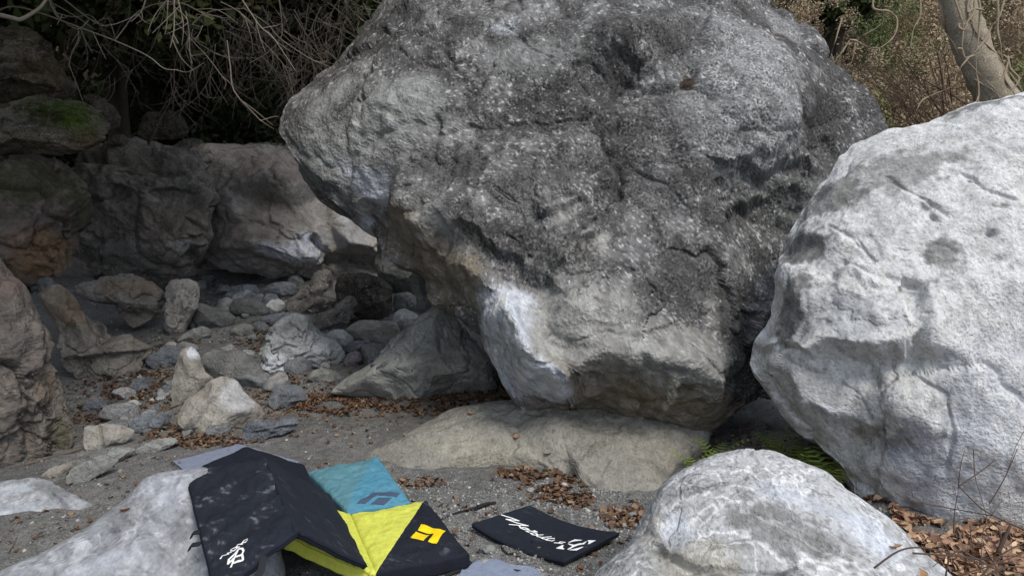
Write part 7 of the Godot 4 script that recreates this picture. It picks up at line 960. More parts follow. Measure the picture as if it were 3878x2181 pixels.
func cube_ball(N: int) -> Array:
	if topo.has(N): return topo[N]
	var dirs := PackedVector3Array()
	var idx := PackedInt32Array()
	var weld := {}
	var axes := [[Vector3.RIGHT, Vector3.UP, Vector3.BACK], [Vector3.LEFT, Vector3.UP, Vector3.FORWARD], [Vector3.FORWARD, Vector3.UP, Vector3.RIGHT], [Vector3.BACK, Vector3.UP, Vector3.LEFT], [Vector3.RIGHT, Vector3.FORWARD, Vector3.UP], [Vector3.RIGHT, Vector3.BACK, Vector3.DOWN]]
	for ax in axes:
		var grid := PackedInt32Array()
		for j in N + 1:
			var b := tan((float(j) / N * 2.0 - 1.0) * PI / 4)
			for i in N + 1:
				var a := tan((float(i) / N * 2.0 - 1.0) * PI / 4)
				var p: Vector3 = ax[2] + ax[0] * a + ax[1] * b
				if i == 0 or j == 0 or i == N or j == N:
					var key := Vector3i((p * 20000.0).round())
					if weld.has(key):
						grid.append(weld[key])
						continue
					weld[key] = dirs.size()
				grid.append(dirs.size())
				dirs.append(p.normalized())
		for j in N:
			for i in N:
				var a := grid[j * (N + 1) + i]
				var b := grid[j * (N + 1) + i + 1]
				var c := grid[(j + 1) * (N + 1) + i]
				var d := grid[(j + 1) * (N + 1) + i + 1]
				idx.append_array([a, c, b, b, c, d])
	topo[N] = [dirs, idx]
	return topo[N]

# distance to a polyline of flat pairs: [signed distance (right of travel positive), how far past an end]
func line_distance(q: PackedFloat32Array, x: float, y: float) -> Vector2:
	var best := 1e9
	var sgn := 1.0
	var past := 0.0
	var n := q.size() / 2
	for k in n - 1:
		var ax := q[2 * k]
		var ay := q[2 * k + 1]
		var ex := q[2 * k + 2] - ax
		var ey := q[2 * k + 3] - ay
		var l2 := ex * ex + ey * ey
		var t := ((x - ax) * ex + (y - ay) * ey) / l2
		var tc := clampf(t, 0.0, 1.0)
		var dx := x - ax - ex * tc
		var dy := y - ay - ey * tc
		var dd := dx * dx + dy * dy
		if dd < best:
			best = dd
			var cr := ex * dy - ey * dx
			sgn = -1.0 if cr > 0.0 else 1.0
			past = 0.0
			if (k == 0 and t < 0.0): past = -t * sqrt(l2)
			if (k == n - 2 and t > 1.0): past = (t - 1.0) * sqrt(l2)
	return Vector2(sqrt(best) * sgn, past)

const GRID := 150

# facing side of an angular boulder: flat facets between surveyed points, creases a few centimetres wide
func relief_of(pts: PackedVector2Array, flat: Array, lo: Vector2, hi: Vector2) -> PackedFloat32Array:
	var g := PackedFloat32Array()
	g.resize(GRID * GRID)
	var tri := Geometry2D.triangulate_delaunay(pts)
	var step := (hi - lo) / (GRID - 1)
	for k in range(0, tri.size(), 3):
		var a := pts[tri[k]]
		var b := pts[tri[k + 1]]
		var c := pts[tri[k + 2]]
		var det := (b.y - c.y) * (a.x - c.x) + (c.x - b.x) * (a.y - c.y)
		if absf(det) < 1e-9: continue
		var mn := ((a.min(b).min(c) - lo) / step).floor()
		var mx := ((a.max(b).max(c) - lo) / step).ceil()
		for j in range(maxi(0, int(mn.y)), mini(GRID - 1, int(mx.y)) + 1):
			for i in range(maxi(0, int(mn.x)), mini(GRID - 1, int(mx.x)) + 1):
				var p := lo + step * Vector2(i, j)
				var l1 := ((b.y - c.y) * (p.x - c.x) + (c.x - b.x) * (p.y - c.y)) / det
				var l2 := ((c.y - a.y) * (p.x - c.x) + (a.x - c.x) * (p.y - c.y)) / det
				var l3 := 1.0 - l1 - l2
				if l1 > -0.001 and l2 > -0.001 and l3 > -0.001:
					g[j * GRID + i] = l1 * flat[3 * tri[k] + 2] + l2 * flat[3 * tri[k + 1] + 2] + l3 * flat[3 * tri[k + 2] + 2]
	for turn in 2:
		var s := g.duplicate()
		for j in range(1, GRID - 1):
			for i in range(1, GRID - 1):
				var e := j * GRID + i
				g[e] = (s[e] * 2.0 + s[e - 1] + s[e + 1] + s[e - GRID] + s[e + GRID]) / 6.0
	return g

func relief_at(g: PackedFloat32Array, p: Vector2, lo: Vector2, hi: Vector2) -> float:
	var q := (p - lo) / (hi - lo) * (GRID - 1)
	var i := clampi(int(q.x), 0, GRID - 2)
	var j := clampi(int(q.y), 0, GRID - 2)
	var fx := clampf(q.x - i, 0.0, 1.0)
	var fy := clampf(q.y - j, 0.0, 1.0)
	var e := j * GRID + i
	return lerpf(lerpf(g[e], g[e + 1], fx), lerpf(g[e + GRID], g[e + GRID + 1], fx), fy)

func shape_rock(number: int) -> void:
	var d: Array = ROCKS[number]
	var C: Vector3 = d[5]
	var F: Vector3 = (d[6] as Vector3).normalized()
	var U := (Vector3.UP - F * F.y).normalized()
	var R := U.cross(F)
	var tf: float = d[7]
	var tb: float = d[8]
	var flat: float = d[9]
	var warp: float = d[10]
	var ball := cube_ball(d[11])
	var dirs: PackedVector3Array = ball[0]
	var rad := PackedFloat32Array(d[12])
	var nr := rad.size()
	var st: Array = STYLE[d[4]]
	var size := 0.0
	for r in rad: size += r
	size = minf(size / nr, 1.5)
	var relief := PackedFloat32Array()
	var lo_uv := Vector2(1e9, 1e9)
	var hi_uv := -lo_uv
	if d[15].size():
		var pts := PackedVector2Array()
		for k in d[15].size() / 3:
			var p := Vector2(d[15][3 * k], d[15][3 * k + 1])
			pts.append(p)
			lo_uv = lo_uv.min(p)
			hi_uv = hi_uv.max(p)
		relief = relief_of(pts, d[15], lo_uv, hi_uv)
	var cuts := []
	var cr := RandomNumberGenerator.new()
	cr.seed = 900 + number * 17
	if CUT.has(d[4]) and relief.is_empty():
		for k in 9: cuts.append([Vector3(cr.randfn() * 0.7, cr.randfn() * 0.7, 0.35 + cr.randf() * 0.7).normalized(), cr.randf_range(0.70, 0.90)])
	var feats: Array = []
	for q in d[13]:
		if q[0] == "bump":
			feats.append([0, q[1], q[2], q[3], q[4], cos(deg_to_rad(q[5])), sin(deg_to_rad(q[5])), q[6]])
		else:
			var pl := PackedFloat32Array(q[1])
			var reach: float = (q[4] if q[0] == "step" else q[3] * 4.0) + 0.1
			var lo := Vector2(1e9, 1e9)
			var hi := -lo
			for k in pl.size() / 2:
				lo = lo.min(Vector2(pl[2 * k], pl[2 * k + 1]))
				hi = hi.max(Vector2(pl[2 * k], pl[2 * k + 1]))
			feats.append([1 if q[0] == "step" else 2, lo.x - reach, lo.y - reach, hi.x + reach, hi.y + reach, pl, q[2], q[3], q[4] if q[0] == "step" else 0.0, q[5] if q[0] == "step" else 0])
	var patches: Array = []
	for q in d[14]:
		patches.append([TINT[q[0]], q[1], q[2], 1.0 / maxf(q[3], 0.02), 1.0 / maxf(q[4], 0.02), cos(deg_to_rad(q[5])), sin(deg_to_rad(q[5])), q[6], maxf(q[3], q[4]) * 1.6, 1.0 if q[0] in ["chalk", "cleanrock", "pale", "tan"] else 0.0, 1.0 if q[0] == "blackcrust" else 0.0])
	var amp_b: float = st[8] * size
	var amp_m: float = st[9] * size
	var amp_r: float = st[10] * size
	var amp_f: float = st[11] * size
	var strata: float = st[12] * size
	var crag: float = CRAG.get(d[4], 0.0)
	var fs := 1.0 / size
	var off := Vector3(number * 13.7, number * 7.1, -number * 5.3)
	var ca: Color = st[3]
	var cb: Color = st[4]
	var cf: Color = st[5]
	var share: float = st[6]
	var veins: float = st[7]
	var v := PackedVector3Array()
	var col := PackedColorArray()
	v.resize(dirs.size())
	col.resize(dirs.size())
	var bare := PackedFloat32Array()
	bare.resize(dirs.size())
	var soft := 0.45 if d[4] in ["pale", "swirl", "slab"] else 0.9
	var streaky := 1.0 if d[4] in ["main", "brown", "wall", "dark", "pale"] else 0.3
	var rain: float = {"main": 0.8, "pale": 0.55, "brown": 0.4, "wall": 0.4}.get(d[4], 0.0)
	var layer := Vector3(0.25, 0.9, 0.3).normalized()
	for k in dirs.size():
		var n := dirs[k]
		var th := atan2(n.y, n.x)
		var ph := PI * pow(acos(clampf(n.z, -1.0, 1.0)) / PI, warp)
		var sp := sin(ph)
		var cp := cos(ph)
		var ti := fposmod(th / TAU, 1.0) * nr
		var i0 := int(ti) % nr
		var ft := ti - floorf(ti)
		var r0 := lerpf(rad[i0], rad[(i0 + 1) % nr], ft)
		var lat := r0 * pow(sp, flat)
		var u := cos(th) * lat
		var w := sin(th) * lat
		var zn := cp
		if cuts.size():
			var ball_p := Vector3(cos(th) * pow(sp, flat), sin(th) * pow(sp, flat), cp)
			for f in cuts:
				var over: float = ball_p.dot(f[0]) - f[1]
				if over > 0.0: ball_p -= f[0] * over
			u = ball_p.x * r0
			w = ball_p.y * r0
			zn = ball_p.z
		var z := tf * zn if zn > 0.0 else tb * zn
		if relief.size() and cp > 0.0:
			z = relief_at(relief, Vector2(u, w), lo_uv, hi_uv)
		var front := sm(-0.35, 0.1, cp)
		if front > 0.0:
			var dz := 0.0
			var jag := 0.0
			if feats.size(): jag = 0.045 * n_fine.get_noise_3d(u * 0.55 + off.x, w * 0.55, 3.0) * size + 0.05 * size * n_mid.get_noise_3d(u + off.x, w, 9.0)
			for f in feats:
				if f[0] == 0:
					var dx: float = u - f[1]
					var dy: float = w - f[2]
					var rx: float = (dx * f[5] + dy * f[6]) / f[3]
					var ry: float = (-dx * f[6] + dy * f[5]) / f[4]
					var e := rx * rx + ry * ry
					if e < 6.0: dz += f[7] * exp(-e)
				elif u > f[1] and u < f[3] and w > f[2] and w < f[4]:
					var ld := line_distance(f[5], u, w)
					if f[0] == 1:
						var s: float = ld.x * f[9] + jag
						var fade: float = exp(-pow(ld.y / 0.12, 2.0)) * (1.0 - sm(0.15 * f[8], f[8], absf(s)))
						dz += f[6] * sm(-f[7], f[7], s) * fade
					else:
						var g: float = (absf(ld.x) + jag * 0.3) / f[7]
						if ld.y < f[7] * 2.0 and g < 3.0: dz -= f[6] * exp(-g * g)
			z += dz * front
		var p := R * u + U * w + F * z
		var q := p * fs + off
		var out := (R * cos(th) * sp + U * sin(th) * sp + F * cp)
		var a1 := n_big.get_noise_3dv(q)
		if (front <= 0.0 and cp < -0.6) or p.y + C.y < -0.3:
			v[k] = p + out * amp_b * a1
			col[k] = stored(ca.lerp(cb, 0.5 + a1), 1.6)
			continue
		var a2 := n_mid.get_noise_3dv(q)
		var a3 := n_rdg.get_noise_3dv(q)
		var a4 := n_fine.get_noise_3dv(p * 0.8 + off)
		var disp := amp_b * a1 + amp_m * a2 - amp_r * (a3 * 0.5 + 0.2) + amp_f * a4
		if crag > 0.0:
			var cq := q * 1.0 + Vector3(a2, a1, -a2) * 0.22
			var cv := n_block.get_noise_3dv(cq)
			var ce := n_edge.get_noise_3dv(cq) + 1.0
			disp += crag * size * (0.07 * cv - 0.06 * exp(-ce * ce * 130.0))
			var ce2 := n_edge.get_noise_3dv(cq * 2.3 + Vector3(5, 1, 7)) + 1.0
			disp -= crag * size * 0.016 * exp(-ce2 * ce2 * 90.0) * clampf(0.5 + a1 * 2.0, 0.0, 1.0)
		if strata > 0.0:
			var lv := q.dot(layer) * 7.0 + a2 * 1.2
			disp += strata * 0.035 * (absf(lv - floorf(lv) - 0.5) * 2.0 - 0.5)
		p += out * disp
		v[k] = p
		# mineral colour: broad mottling, flecks, veins, then growth and chalk patches
		var wob := n_warp.get_noise_3dv(p * 1.3 + off)
		var run := n_mid.get_noise_3d(p.x * 2.2 + off.x, p.y * 0.35, p.z * 2.2)
		var mixv := clampf(0.5 + soft * (0.9 * a1 + 0.8 * wob) + 0.5 * a4 + 0.7 * run * streaky, 0.0, 1.0)
		if number == 0: bare[k] = clampf(0.26 + 1.3 * wob + 0.7 * a1 - 0.5 * run, 0.0, 0.5)
		var c := ca.lerp(cb, mixv)
		if rain > 0.0: c = c.lerp(ca * 0.55, clampf((run - 0.08) * 2.4, 0.0, 0.8) * rain)
		var spot := n_spot.get_noise_3dv(p + off)
		var dens := share * (0.4 + 1.5 * wob + 0.7 * a2)
		c = c.lerp(cf, clampf((spot - 0.42 + 0.42 * dens) * 3.4, 0.0, 1.0) * clampf(share * 2.0, 0.0, 0.85))
		c = c.lerp(ca * 0.5, clampf((-spot - 0.38) * 3.0, 0.0, 0.6))
		if veins > 0.0:
			var vq := p * 1.1 + off + Vector3(wob, a1, a2) * 0.35
			var vn := 1.0 - absf(n_cell.get_noise_3dv(vq * Vector3(1.0, 1.9, 1.0))) * 13.0
			c = c.lerp(cf, veins * clampf(vn, 0.0, 1.0))
			var vd := 1.0 - absf(n_cell.get_noise_3dv(vq * Vector3(1.5, 3.2, 1.5) + Vector3(9, 4, 2))) * 11.0
			c = c.lerp(ca * 0.45, veins * 0.8 * clampf(vd, 0.0, 1.0))
		if front > 0.0:
			var edge := 0.45 * a4 + 0.35 * wob + 0.25 * spot
			for f in patches:
				var dx: float = u - f[1]
				var dy: float = w - f[2]
				if absf(dx) < f[8] and absf(dy) < f[8]:
					var rx: float = (dx * f[5] + dy * f[6]) * f[3]
					var ry: float = (-dx * f[6] + dy * f[5]) * f[4]
					var e := sqrt(rx * rx + ry * ry) + edge
					if e < 1.2:
						var t: Color = f[0]
						var wt: float = f[7] * (1.0 - sm(0.65, 1.2, e))
						if f[10] > 0.0: wt *= clampf(0.62 + 1.1 * spot + 0.9 * a4, 0.0, 1.0)
						c = c.lerp(t * (0.85 + 0.5 * a4), wt)
						if f[9] > 0.0: bare[k] = maxf(bare[k], wt)
						else: bare[k] -= wt * 0.5
		col[k] = stored(c, 1.6)
	var idx: PackedInt32Array = ball[1]
	shaped[number] = [v, normals_of(v, idx), col, bare]

func place_rock(number: int) -> void:
	var d: Array = ROCKS[number]
	var st: Array = STYLE[d[4]]
	var C: Vector3 = d[5]
	var v: PackedVector3Array = shaped[number][0]
	var m := textured(st[0], st[1], st[2])
	var idx: PackedInt32Array = topo[d[11]][1]
	var o: MeshInstance3D
	if st[0] == "lichen" and number == 0:
		# rubbed, lichen-free rock is a surface of its own
		var bare: PackedFloat32Array = shaped[number][3]
		var crusted := PackedInt32Array()
		var clean := PackedInt32Array()
		for k in range(0, idx.size(), 3):
			var a := idx[k]
			var b := idx[k + 1]
			var c := idx[k + 2]
			(clean if bare[a] + bare[b] + bare[c] > 1.15 else crusted).append_array([a, b, c])
		var mesh := make_mesh(v, shaped[number][1], crusted, shaped[number][2])
		var light := PackedColorArray()
		for c in shaped[number][2]: light.append(Color(c.r * 0.93, c.g * 0.93, c.b * 0.93))
		var arr := []
		arr.resize(Mesh.ARRAY_MAX)
		arr[Mesh.ARRAY_VERTEX] = v
		arr[Mesh.ARRAY_NORMAL] = shaped[number][1]
		arr[Mesh.ARRAY_COLOR] = light
		arr[Mesh.ARRAY_INDEX] = clean
		mesh.add_surface_from_arrays(Mesh.PRIMITIVE_TRIANGLES, arr)
		o = put(d[0], mesh, null, null, C)
		o.mesh.surface_set_material(0, m)
		o.mesh.surface_set_material(1, textured("grain", 0.6, 2.4))
	else:
		o = put(d[0], make_mesh(v, shaped[number][1], idx, shaped[number][2]), m, null, C)
	tag(o, d[1], d[2], d[3])
	if d[11] >= 90: kept[d[0]] = [C, v]

# ---------------------------------------------------------------- ground
func ground(x: float, z: float) -> float:
	var d := -z
	var h := 0.12 * maxf(0.0, d - 8.5)
	if d > 17.5: h += 0.45 * (d - 17.5)
	if d > 24.0: h += 0.55 * (d - 24.0)
	h += 0.15 * sm(1.7, 3.2, x) * (1.0 - sm(6.5, 9.0, d))
	if x > 5.0: h += 0.35 * (x - 5.0) * sm(5.0, 9.0, d)
	if x < -11.0: h += 0.9 * (-11.0 - x)
	h = minf(h, 26.0 + 0.1 * h)
	return h + 0.035 * n_mid.get_noise_3d(x * 0.55, 0.0, z * 0.55) + 0.018 * n_fine.get_noise_3d(x * 0.4, 4.0, z * 0.4)

func ticks(a: float, b: float, lo: float, hi: float, step: float) -> PackedFloat32Array:
	var out := PackedFloat32Array()
	var x := a
	while x < b:
		out.append(x)
		var gap := maxf(lo - x, x - hi)
		x += step if gap <= 0.0 else step + gap * 0.12
		if gap > 0.0 and x > lo and x < hi and out[-1] < lo: x = lo
	out.append(b)
	return out

func build_ground() -> void:
	var xs := ticks(-70.0, 70.0, -5.5, 4.5, 0.045)
	var zs := ticks(-80.0, 40.0, -12.0, -3.4, 0.045)
	var v := PackedVector3Array()
	var col := PackedColorArray()
	var idx := PackedInt32Array()
	var sand := Color(0.205, 0.204, 0.197)
	var damp := Color(0.146, 0.145, 0.141)
	var soil := Color(0.075, 0.058, 0.042)
	for j in zs.size():
		for i in xs.size():
			var x := xs[i]
			var z := zs[j]
			v.append(Vector3(x, ground(x, z), z))
			var a := n_mid.get_noise_3d(x * 0.5, 2.0, z * 0.5)
			var b := n_big.get_noise_3d(x * 0.8, 5.0, z * 0.8)
			var c := sand.lerp(damp, clampf(0.35 + 0.9 * b + 0.4 * a, 0.0, 1.0))
			var wood := clampf(sm(16.0, 18.0, -z + a) + sm(-9.5, -11.0, x) + sm(3.4, 4.6, x + 0.3 * a), 0.0, 1.0)
			c = c.lerp(soil, wood)
			var sp := n_spot.get_noise_3d(x * 1.5, 0.0, z * 1.5)
			c = c.lerp(Color(0.34, 0.33, 0.31), clampf((sp - 0.35) * 2.0, 0.0, 0.5) * (1.0 - wood))
			col.append(stored(c, 1.6))
	var W := xs.size()
	for j in zs.size() - 1:
		for i in W - 1:
			var a := j * W + i
			idx.append_array([a, a + 1, a + W, a + 1, a + W + 1, a + W])
	var o := put("ground", make_mesh(v, normals_of(v, idx), idx, col), textured("gravel", 0.9, 2.0, 0.95, 0.2))
	tag(o, "grey sandy creek bed rising into wooded slopes", "ground", "", "structure")

func multi(called: String, mesh: Mesh, m: Material, xf: Array, cols: Array, parent: Node = null) -> MultiMeshInstance3D:
	var mm := MultiMesh.new()
	mm.transform_format = MultiMesh.TRANSFORM_3D
	mm.use_colors = cols.size() > 0
	mm.mesh = mesh
	mm.instance_count = xf.size()
	for i in xf.size():
		mm.set_instance_transform(i, xf[i])
		if cols.size(): mm.set_instance_color(i, cols[i])
	var o := MultiMeshInstance3D.new()
	o.name = called if parent else numbered(called)
	o.multimesh = mm
	o.material_override = m
	(parent if parent else self).add_child(o, true)
	return o

func pebble_mesh(sd: int, N := 4) -> ArrayMesh:
	var ball := cube_ball(N)
	var v := PackedVector3Array()
	for p in ball[0]:
		var q: Vector3 = p * (1.0 + 0.35 * n_big.get_noise_3dv(p * 0.8 + Vector3(sd * 3.1, 0, 0)))
		v.append(q * Vector3(1.0, 0.62, 0.8))
	return make_mesh(v, normals_of(v, ball[1]), ball[1])

func cobble_mesh(sd: int) -> ArrayMesh:
	var ball := cube_ball(12)
	var r := RandomNumberGenerator.new()
	r.seed = sd * 31
	var cuts := []
	for k in 9: cuts.append([Vector3(r.randfn(), r.randfn(), r.randfn()).normalized(), r.randf_range(0.6, 0.9)])
	var tone := r.randf_range(0.16, 0.34)
	var warm := r.randf_range(0.94, 1.04)
	var v := PackedVector3Array()
	var col := PackedColorArray()
	for p in ball[0]:
		var q: Vector3 = p
		for f in cuts:
			var over: float = q.dot(f[0]) - f[1]
			if over > 0.0: q -= f[0] * over
		q *= 1.0 + 0.12 * n_mid.get_noise_3dv(p * 0.5 + Vector3(sd * 3.1, 0, 0))
		v.append(q * Vector3(1.15, 0.8, 0.9))
		var t := tone * (1.0 + 0.5 * n_mid.get_noise_3dv(p * 0.8 + Vector3(0, sd, 0)))
		col.append(stored(Color(t * warm, t, t * (2.0 - warm)), 1.5))
	return make_mesh(v, normals_of(v, ball[1]), ball[1], col)

func leaf_mesh(curl: float, fold: float) -> ArrayMesh:
	var v := PackedVector3Array()
	var idx := PackedInt32Array()
	var wid := [0.04, 0.30, 0.42, 0.30, 0.03]
	for i in 5:
		var t := i / 4.0 - 0.5
		var y := curl * (t * t * 4.0 - 0.4)
		for k in 3:
			var s: float = (k - 1) * wid[i]
			v.append(Vector3(s, y + absf(s) * fold, t))
	for i in 4:
		for k in 2:
			var a := i * 3 + k
			idx.append_array([a, a + 1, a + 3, a + 1, a + 4, a + 3])
	return make_mesh(v, normals_of(v, idx), idx)

func leaf_mat() -> StandardMaterial3D:
	var m := mat(Color(1, 1, 1), 0.75, 0.3)
	m.vertex_color_use_as_albedo = true
	m.cull_mode = BaseMaterial3D.CULL_DISABLED
	return m

func build_litter() -> void:
	var meshes := [leaf_mesh(0.16, 0.5), leaf_mesh(-0.22, 0.35), leaf_mesh(0.30, -0.4)]
	var m := leaf_mat()
	var browns := [Color(0.105, 0.062, 0.040), Color(0.15, 0.092, 0.057), Color(0.085, 0.052, 0.036), Color(0.21, 0.145, 0.095), Color(0.125, 0.075, 0.048), Color(0.07, 0.047, 0.036)]
	var xf := [[], [], []]
	var cols := [[], [], []]
	for zone in LITTER:
		for k in int(zone[4]):
			var r := sqrt(rng.randf())
			r = r * (0.75 + 0.5 * rng.randf())
			var an := rng.randf() * TAU
			var x: float = zone[0] + cos(an) * r * zone[2]
			var z: float = zone[1] + sin(an) * r * zone[3]
			var big: float = zone[5]
			if n_mid.get_noise_3d(x * 1.4, 8.0, z * 1.4) < -0.18 and zone[4] > 60: continue
			var s := big * (0.6 + 0.8 * rng.randf())
			var bas := Basis.from_euler(Vector3(rng.randf_range(-0.5, 0.5), rng.randf() * TAU, rng.randf_range(-0.6, 0.6))).scaled(Vector3.ONE * s)
			var lift := 0.008 + rng.randf() * (0.05 if big > 0.07 else 0.03) * (1.0 - r * 0.6)
			var w := k % 3
			xf[w].append(Transform3D(bas, Vector3(x, ground(x, z) + lift, z)))
			var c: Color = browns[rng.randi() % 6] * rng.randf_range(0.8, 1.3) * (2.0 if big > 0.07 else 1.0)
			cols[w].append(Color(c.r, c.g, c.b))
	var looks := ["drifts of curled brown fallen leaves over the creek bed", "flat brown fallen leaves strewn between the stones", "folded dry brown leaves piled in hollows"]
	for w in 3:
		tag(multi("leaf_litter", meshes[w], m, xf[w], cols[w]), looks[w], "leaf litter", "", "stuff")

func build_gravel() -> void:
	var m := mat(Color(1, 1, 1), 0.9, 0.2)
	m.vertex_color_use_as_albedo = true
	var xf := []
	var cols := []
	for k in 24000:
		var d := 3.6 + 12.0 * pow(rng.randf(), 1.7)
		var x := rng.randf_range(-0.72, 0.6) * d
		if k % 5 < 2:
			d = rng.randf_range(4.0, 6.4)
			x = rng.randf_range(-1.2, 1.9)
		var z := -d
		if n_mid.get_noise_3d(x * 0.9, 1.0, z * 0.9) + rng.randf() * 0.5 < 0.12: continue
		var s := 0.005 + 0.012 * pow(rng.randf(), 3.0) + (0.012 * rng.randf() if d > 9.0 else 0.0)
		xf.append(Transform3D(Basis.from_euler(Vector3(rng.randf() * 0.5, rng.randf() * TAU, rng.randf() * 0.5)).scaled(Vector3.ONE * s), Vector3(x, ground(x, z) + s * 0.25, z)))
		var g := 0.10 + 0.28 * pow(rng.randf(), 1.6)
		cols.append(Color(g * rng.randf_range(0.97, 1.05), g, g * rng.randf_range(0.88, 1.04)))
	tag(multi("gravel", pebble_mesh(3, 3), m, xf, cols), "fine grey gravel scattered over the sandy creek bed", "gravel", "", "stuff")
	var shapes := [pebble_mesh(1, 8), pebble_mesh(2, 8), pebble_mesh(4, 8), pebble_mesh(6, 8)]
	var tones := [Color(0.20, 0.205, 0.20), Color(0.28, 0.27, 0.25), Color(0.15, 0.155, 0.165), Color(0.42, 0.41, 0.38)]
	var ms := []
	for t in tones:
		var pm := StandardMaterial3D.new()
		pm.albedo_color = (t * 1.5).linear_to_srgb()
		pm.albedo_texture = tex["grain"][0]
		pm.uv1_triplanar = true
		pm.uv1_world_triplanar = true
		pm.uv1_scale = Vector3.ONE * 2.0
		pm.roughness = 0.9
		ms.append(pm)
	var cobble := []
	for i in 7: cobble.append(cobble_mesh(i + 1))
	var skins := [textured("slaty", 1.2, 1.4), textured("grain", 1.2, 1.4)]
	for i in 130:
		var d := 8.9 + 7.4 * rng.randf()
		var x := -0.36 * d + rng.randf_range(-1.0, 1.0) * (0.9 + 0.19 * d) * 0.62
		if i % 4 == 0:
			d = rng.randf_range(7.6, 9.6)
			x = -0.47 * d + rng.randf_range(-0.9, 0.7)
		var sz := 0.06 + 0.16 * pow(rng.randf(), 1.8)
		var o := put("cobble", cobble[i % 7], skins[i % 2], null, Vector3(x, ground(x, -d) + sz * 0.22, -d))
		o.rotation = Vector3(rng.randf_range(-0.3, 0.3), rng.randf() * TAU, rng.randf_range(-0.3, 0.3))
		o.scale = Vector3.ONE * sz * Vector3(1.0, rng.randf_range(0.8, 1.2), 1.0)
		tag(o, "angular grey cobble among the creek-bed stones", "stone", "cobbles of the creek bed")
	var looks := ["grey pebble lying loose on the gravel", "tan pebble lying loose on the gravel", "dark slate pebble lying loose on the gravel", "pale cream pebble lying loose on the gravel"]
	for i in PEBBLES.size():
		var p: Array = PEBBLES[i]
		var w := (i * 7 + i / 3) % 4
		var o := put("pebble", shapes[(i * 5) % 4], ms[w], null, Vector3(p[0], ground(p[0], p[1]) + p[2] * 0.35, p[1]))
		o.rotation.y = i * 1.7
		o.scale = Vector3.ONE * p[2]
		tag(o, looks[w], "pebble", "%s pebbles on the creek bed" % ["grey", "tan", "dark slate", "pale cream"][w])

# ---------------------------------------------------------------- plants
func clump_mesh(count: int, leaf: float, wide: float, sd: int, droop := 0.0) -> ArrayMesh:
	var r := RandomNumberGenerator.new()
	r.seed = sd
	var v := PackedVector3Array()
	var n := PackedVector3Array()
	var idx := PackedInt32Array()
	for k in count:
		var p := Vector3(r.randfn(), r.randfn() * 0.8, r.randfn()) * 0.42
		if p.length() > 1.0: p = p.normalized() * r.randf_range(0.6, 1.0)
		var ax := (p.normalized() * 0.6 + Vector3(r.randfn(), r.randfn() - droop, r.randfn()) * 0.7).normalized()
		var sd2 := ax.cross(Vector3(r.randfn(), 1.5 + r.randfn(), r.randfn())).normalized()
		var up := sd2.cross(ax)
		var l := leaf * r.randf_range(0.7, 1.3)
		var b := v.size()
		v.append_array([p, p + ax * l * 0.5 + sd2 * l * wide + up * l * 0.08, p + ax * l - up * l * 0.1, p + ax * l * 0.5 - sd2 * l * wide + up * l * 0.08])
		for j in 4: n.append(-up)
		idx.append_array([b, b + 1, b + 2, b, b + 2, b + 3])
	return make_mesh(v, n, idx)

var clumps := {}

func foliage(parent: Node, called: String, centre: Vector3, radii: Vector3, count: int, key: String, size: float, a: Color, b: Color, shell := 0.45) -> void:
	var xf := []
	var cols := []
	for k in count:
		var p := Vector3(rng.randfn(), rng.randfn(), rng.randfn()).normalized()
		p *= pow(rng.randf(), shell) * (0.8 + 0.45 * n_big.get_noise_3dv(p * 1.5 + centre))
		xf.append(Transform3D(Basis.from_euler(Vector3(rng.randf() * TAU, rng.randf() * TAU, rng.randf() * TAU)).scaled(Vector3.ONE * size * rng.randf_range(0.6, 1.2)), centre + p * radii))
		var c := a.lerp(b, rng.randf()) * rng.randf_range(0.75, 1.25)
		cols.append(Color(c.r, c.g, c.b))
	tag(multi(called, clumps[key], LOOK["leaf"], xf, cols, parent), "", "", "", "stuff")

func tree(called: String, label: String, at: Vector3, h: float, crown: Vector3, up: float, count: int, lean: Vector3, group: String, r0 := 0.13) -> void:
	var o := thing(called, label, "tree", at, group)
	var top := lean + Vector3(0, h, 0)
	var pts := [Vector3(0, -0.3, 0), lean * 0.1 + Vector3(0.05, h * 0.2, 0), lean * 0.35 + Vector3(-0.06, h * 0.5, 0.05), top * 0.8, top]
	var tk := put("trunk", tube(pts, [r0 * 1.25, r0, r0 * 0.85, r0 * 0.6, r0 * 0.3], 8, 4), LOOK["bark"], o)
	for k in 6:
		var f := 0.45 + 0.09 * k
		var s: Vector3 = lean * f + Vector3(0, h * f, 0)
		var an := k * 2.4 + at.x
		var e := s + Vector3(cos(an) * crown.x * 0.7, crown.y * 0.35, sin(an) * crown.z * 0.7)
		put("limb", tube([s, s.lerp(e, 0.5) + Vector3(0, 0.15, 0), e], [r0 * 0.4, r0 * 0.25, r0 * 0.08], 5, 3), LOOK["bark"], tk)
	foliage(o, "crown", lean * up + Vector3(0, h * up, 0), crown, count, "evergreen", 0.75, Color(0.050, 0.072, 0.028), Color(0.085, 0.105, 0.038))

func shrub(label: String, at: Vector3, radii: Vector3, count: int, key: String, a: Color, b: Color, group: String, size := 0.4) -> void:
	var o := thing("shrub", label, "shrub", at, group)
	for k in 5:
		var an := k * 1.26 + at.z
		var e := Vector3(cos(an) * radii.x * 0.7, radii.y * 1.3, sin(an) * radii.z * 0.7)
		put("stem", tube([Vector3(cos(an) * 0.05, -0.1, sin(an) * 0.05), e * 0.5 + Vector3(0, 0.1, 0), e], [0.02, 0.014, 0.005], 5, 3), LOOK["twig"], o)
	foliage(o, "foliage", Vector3(0, radii.y * 0.9, 0), radii, count, key, size, a, b, 0.4)

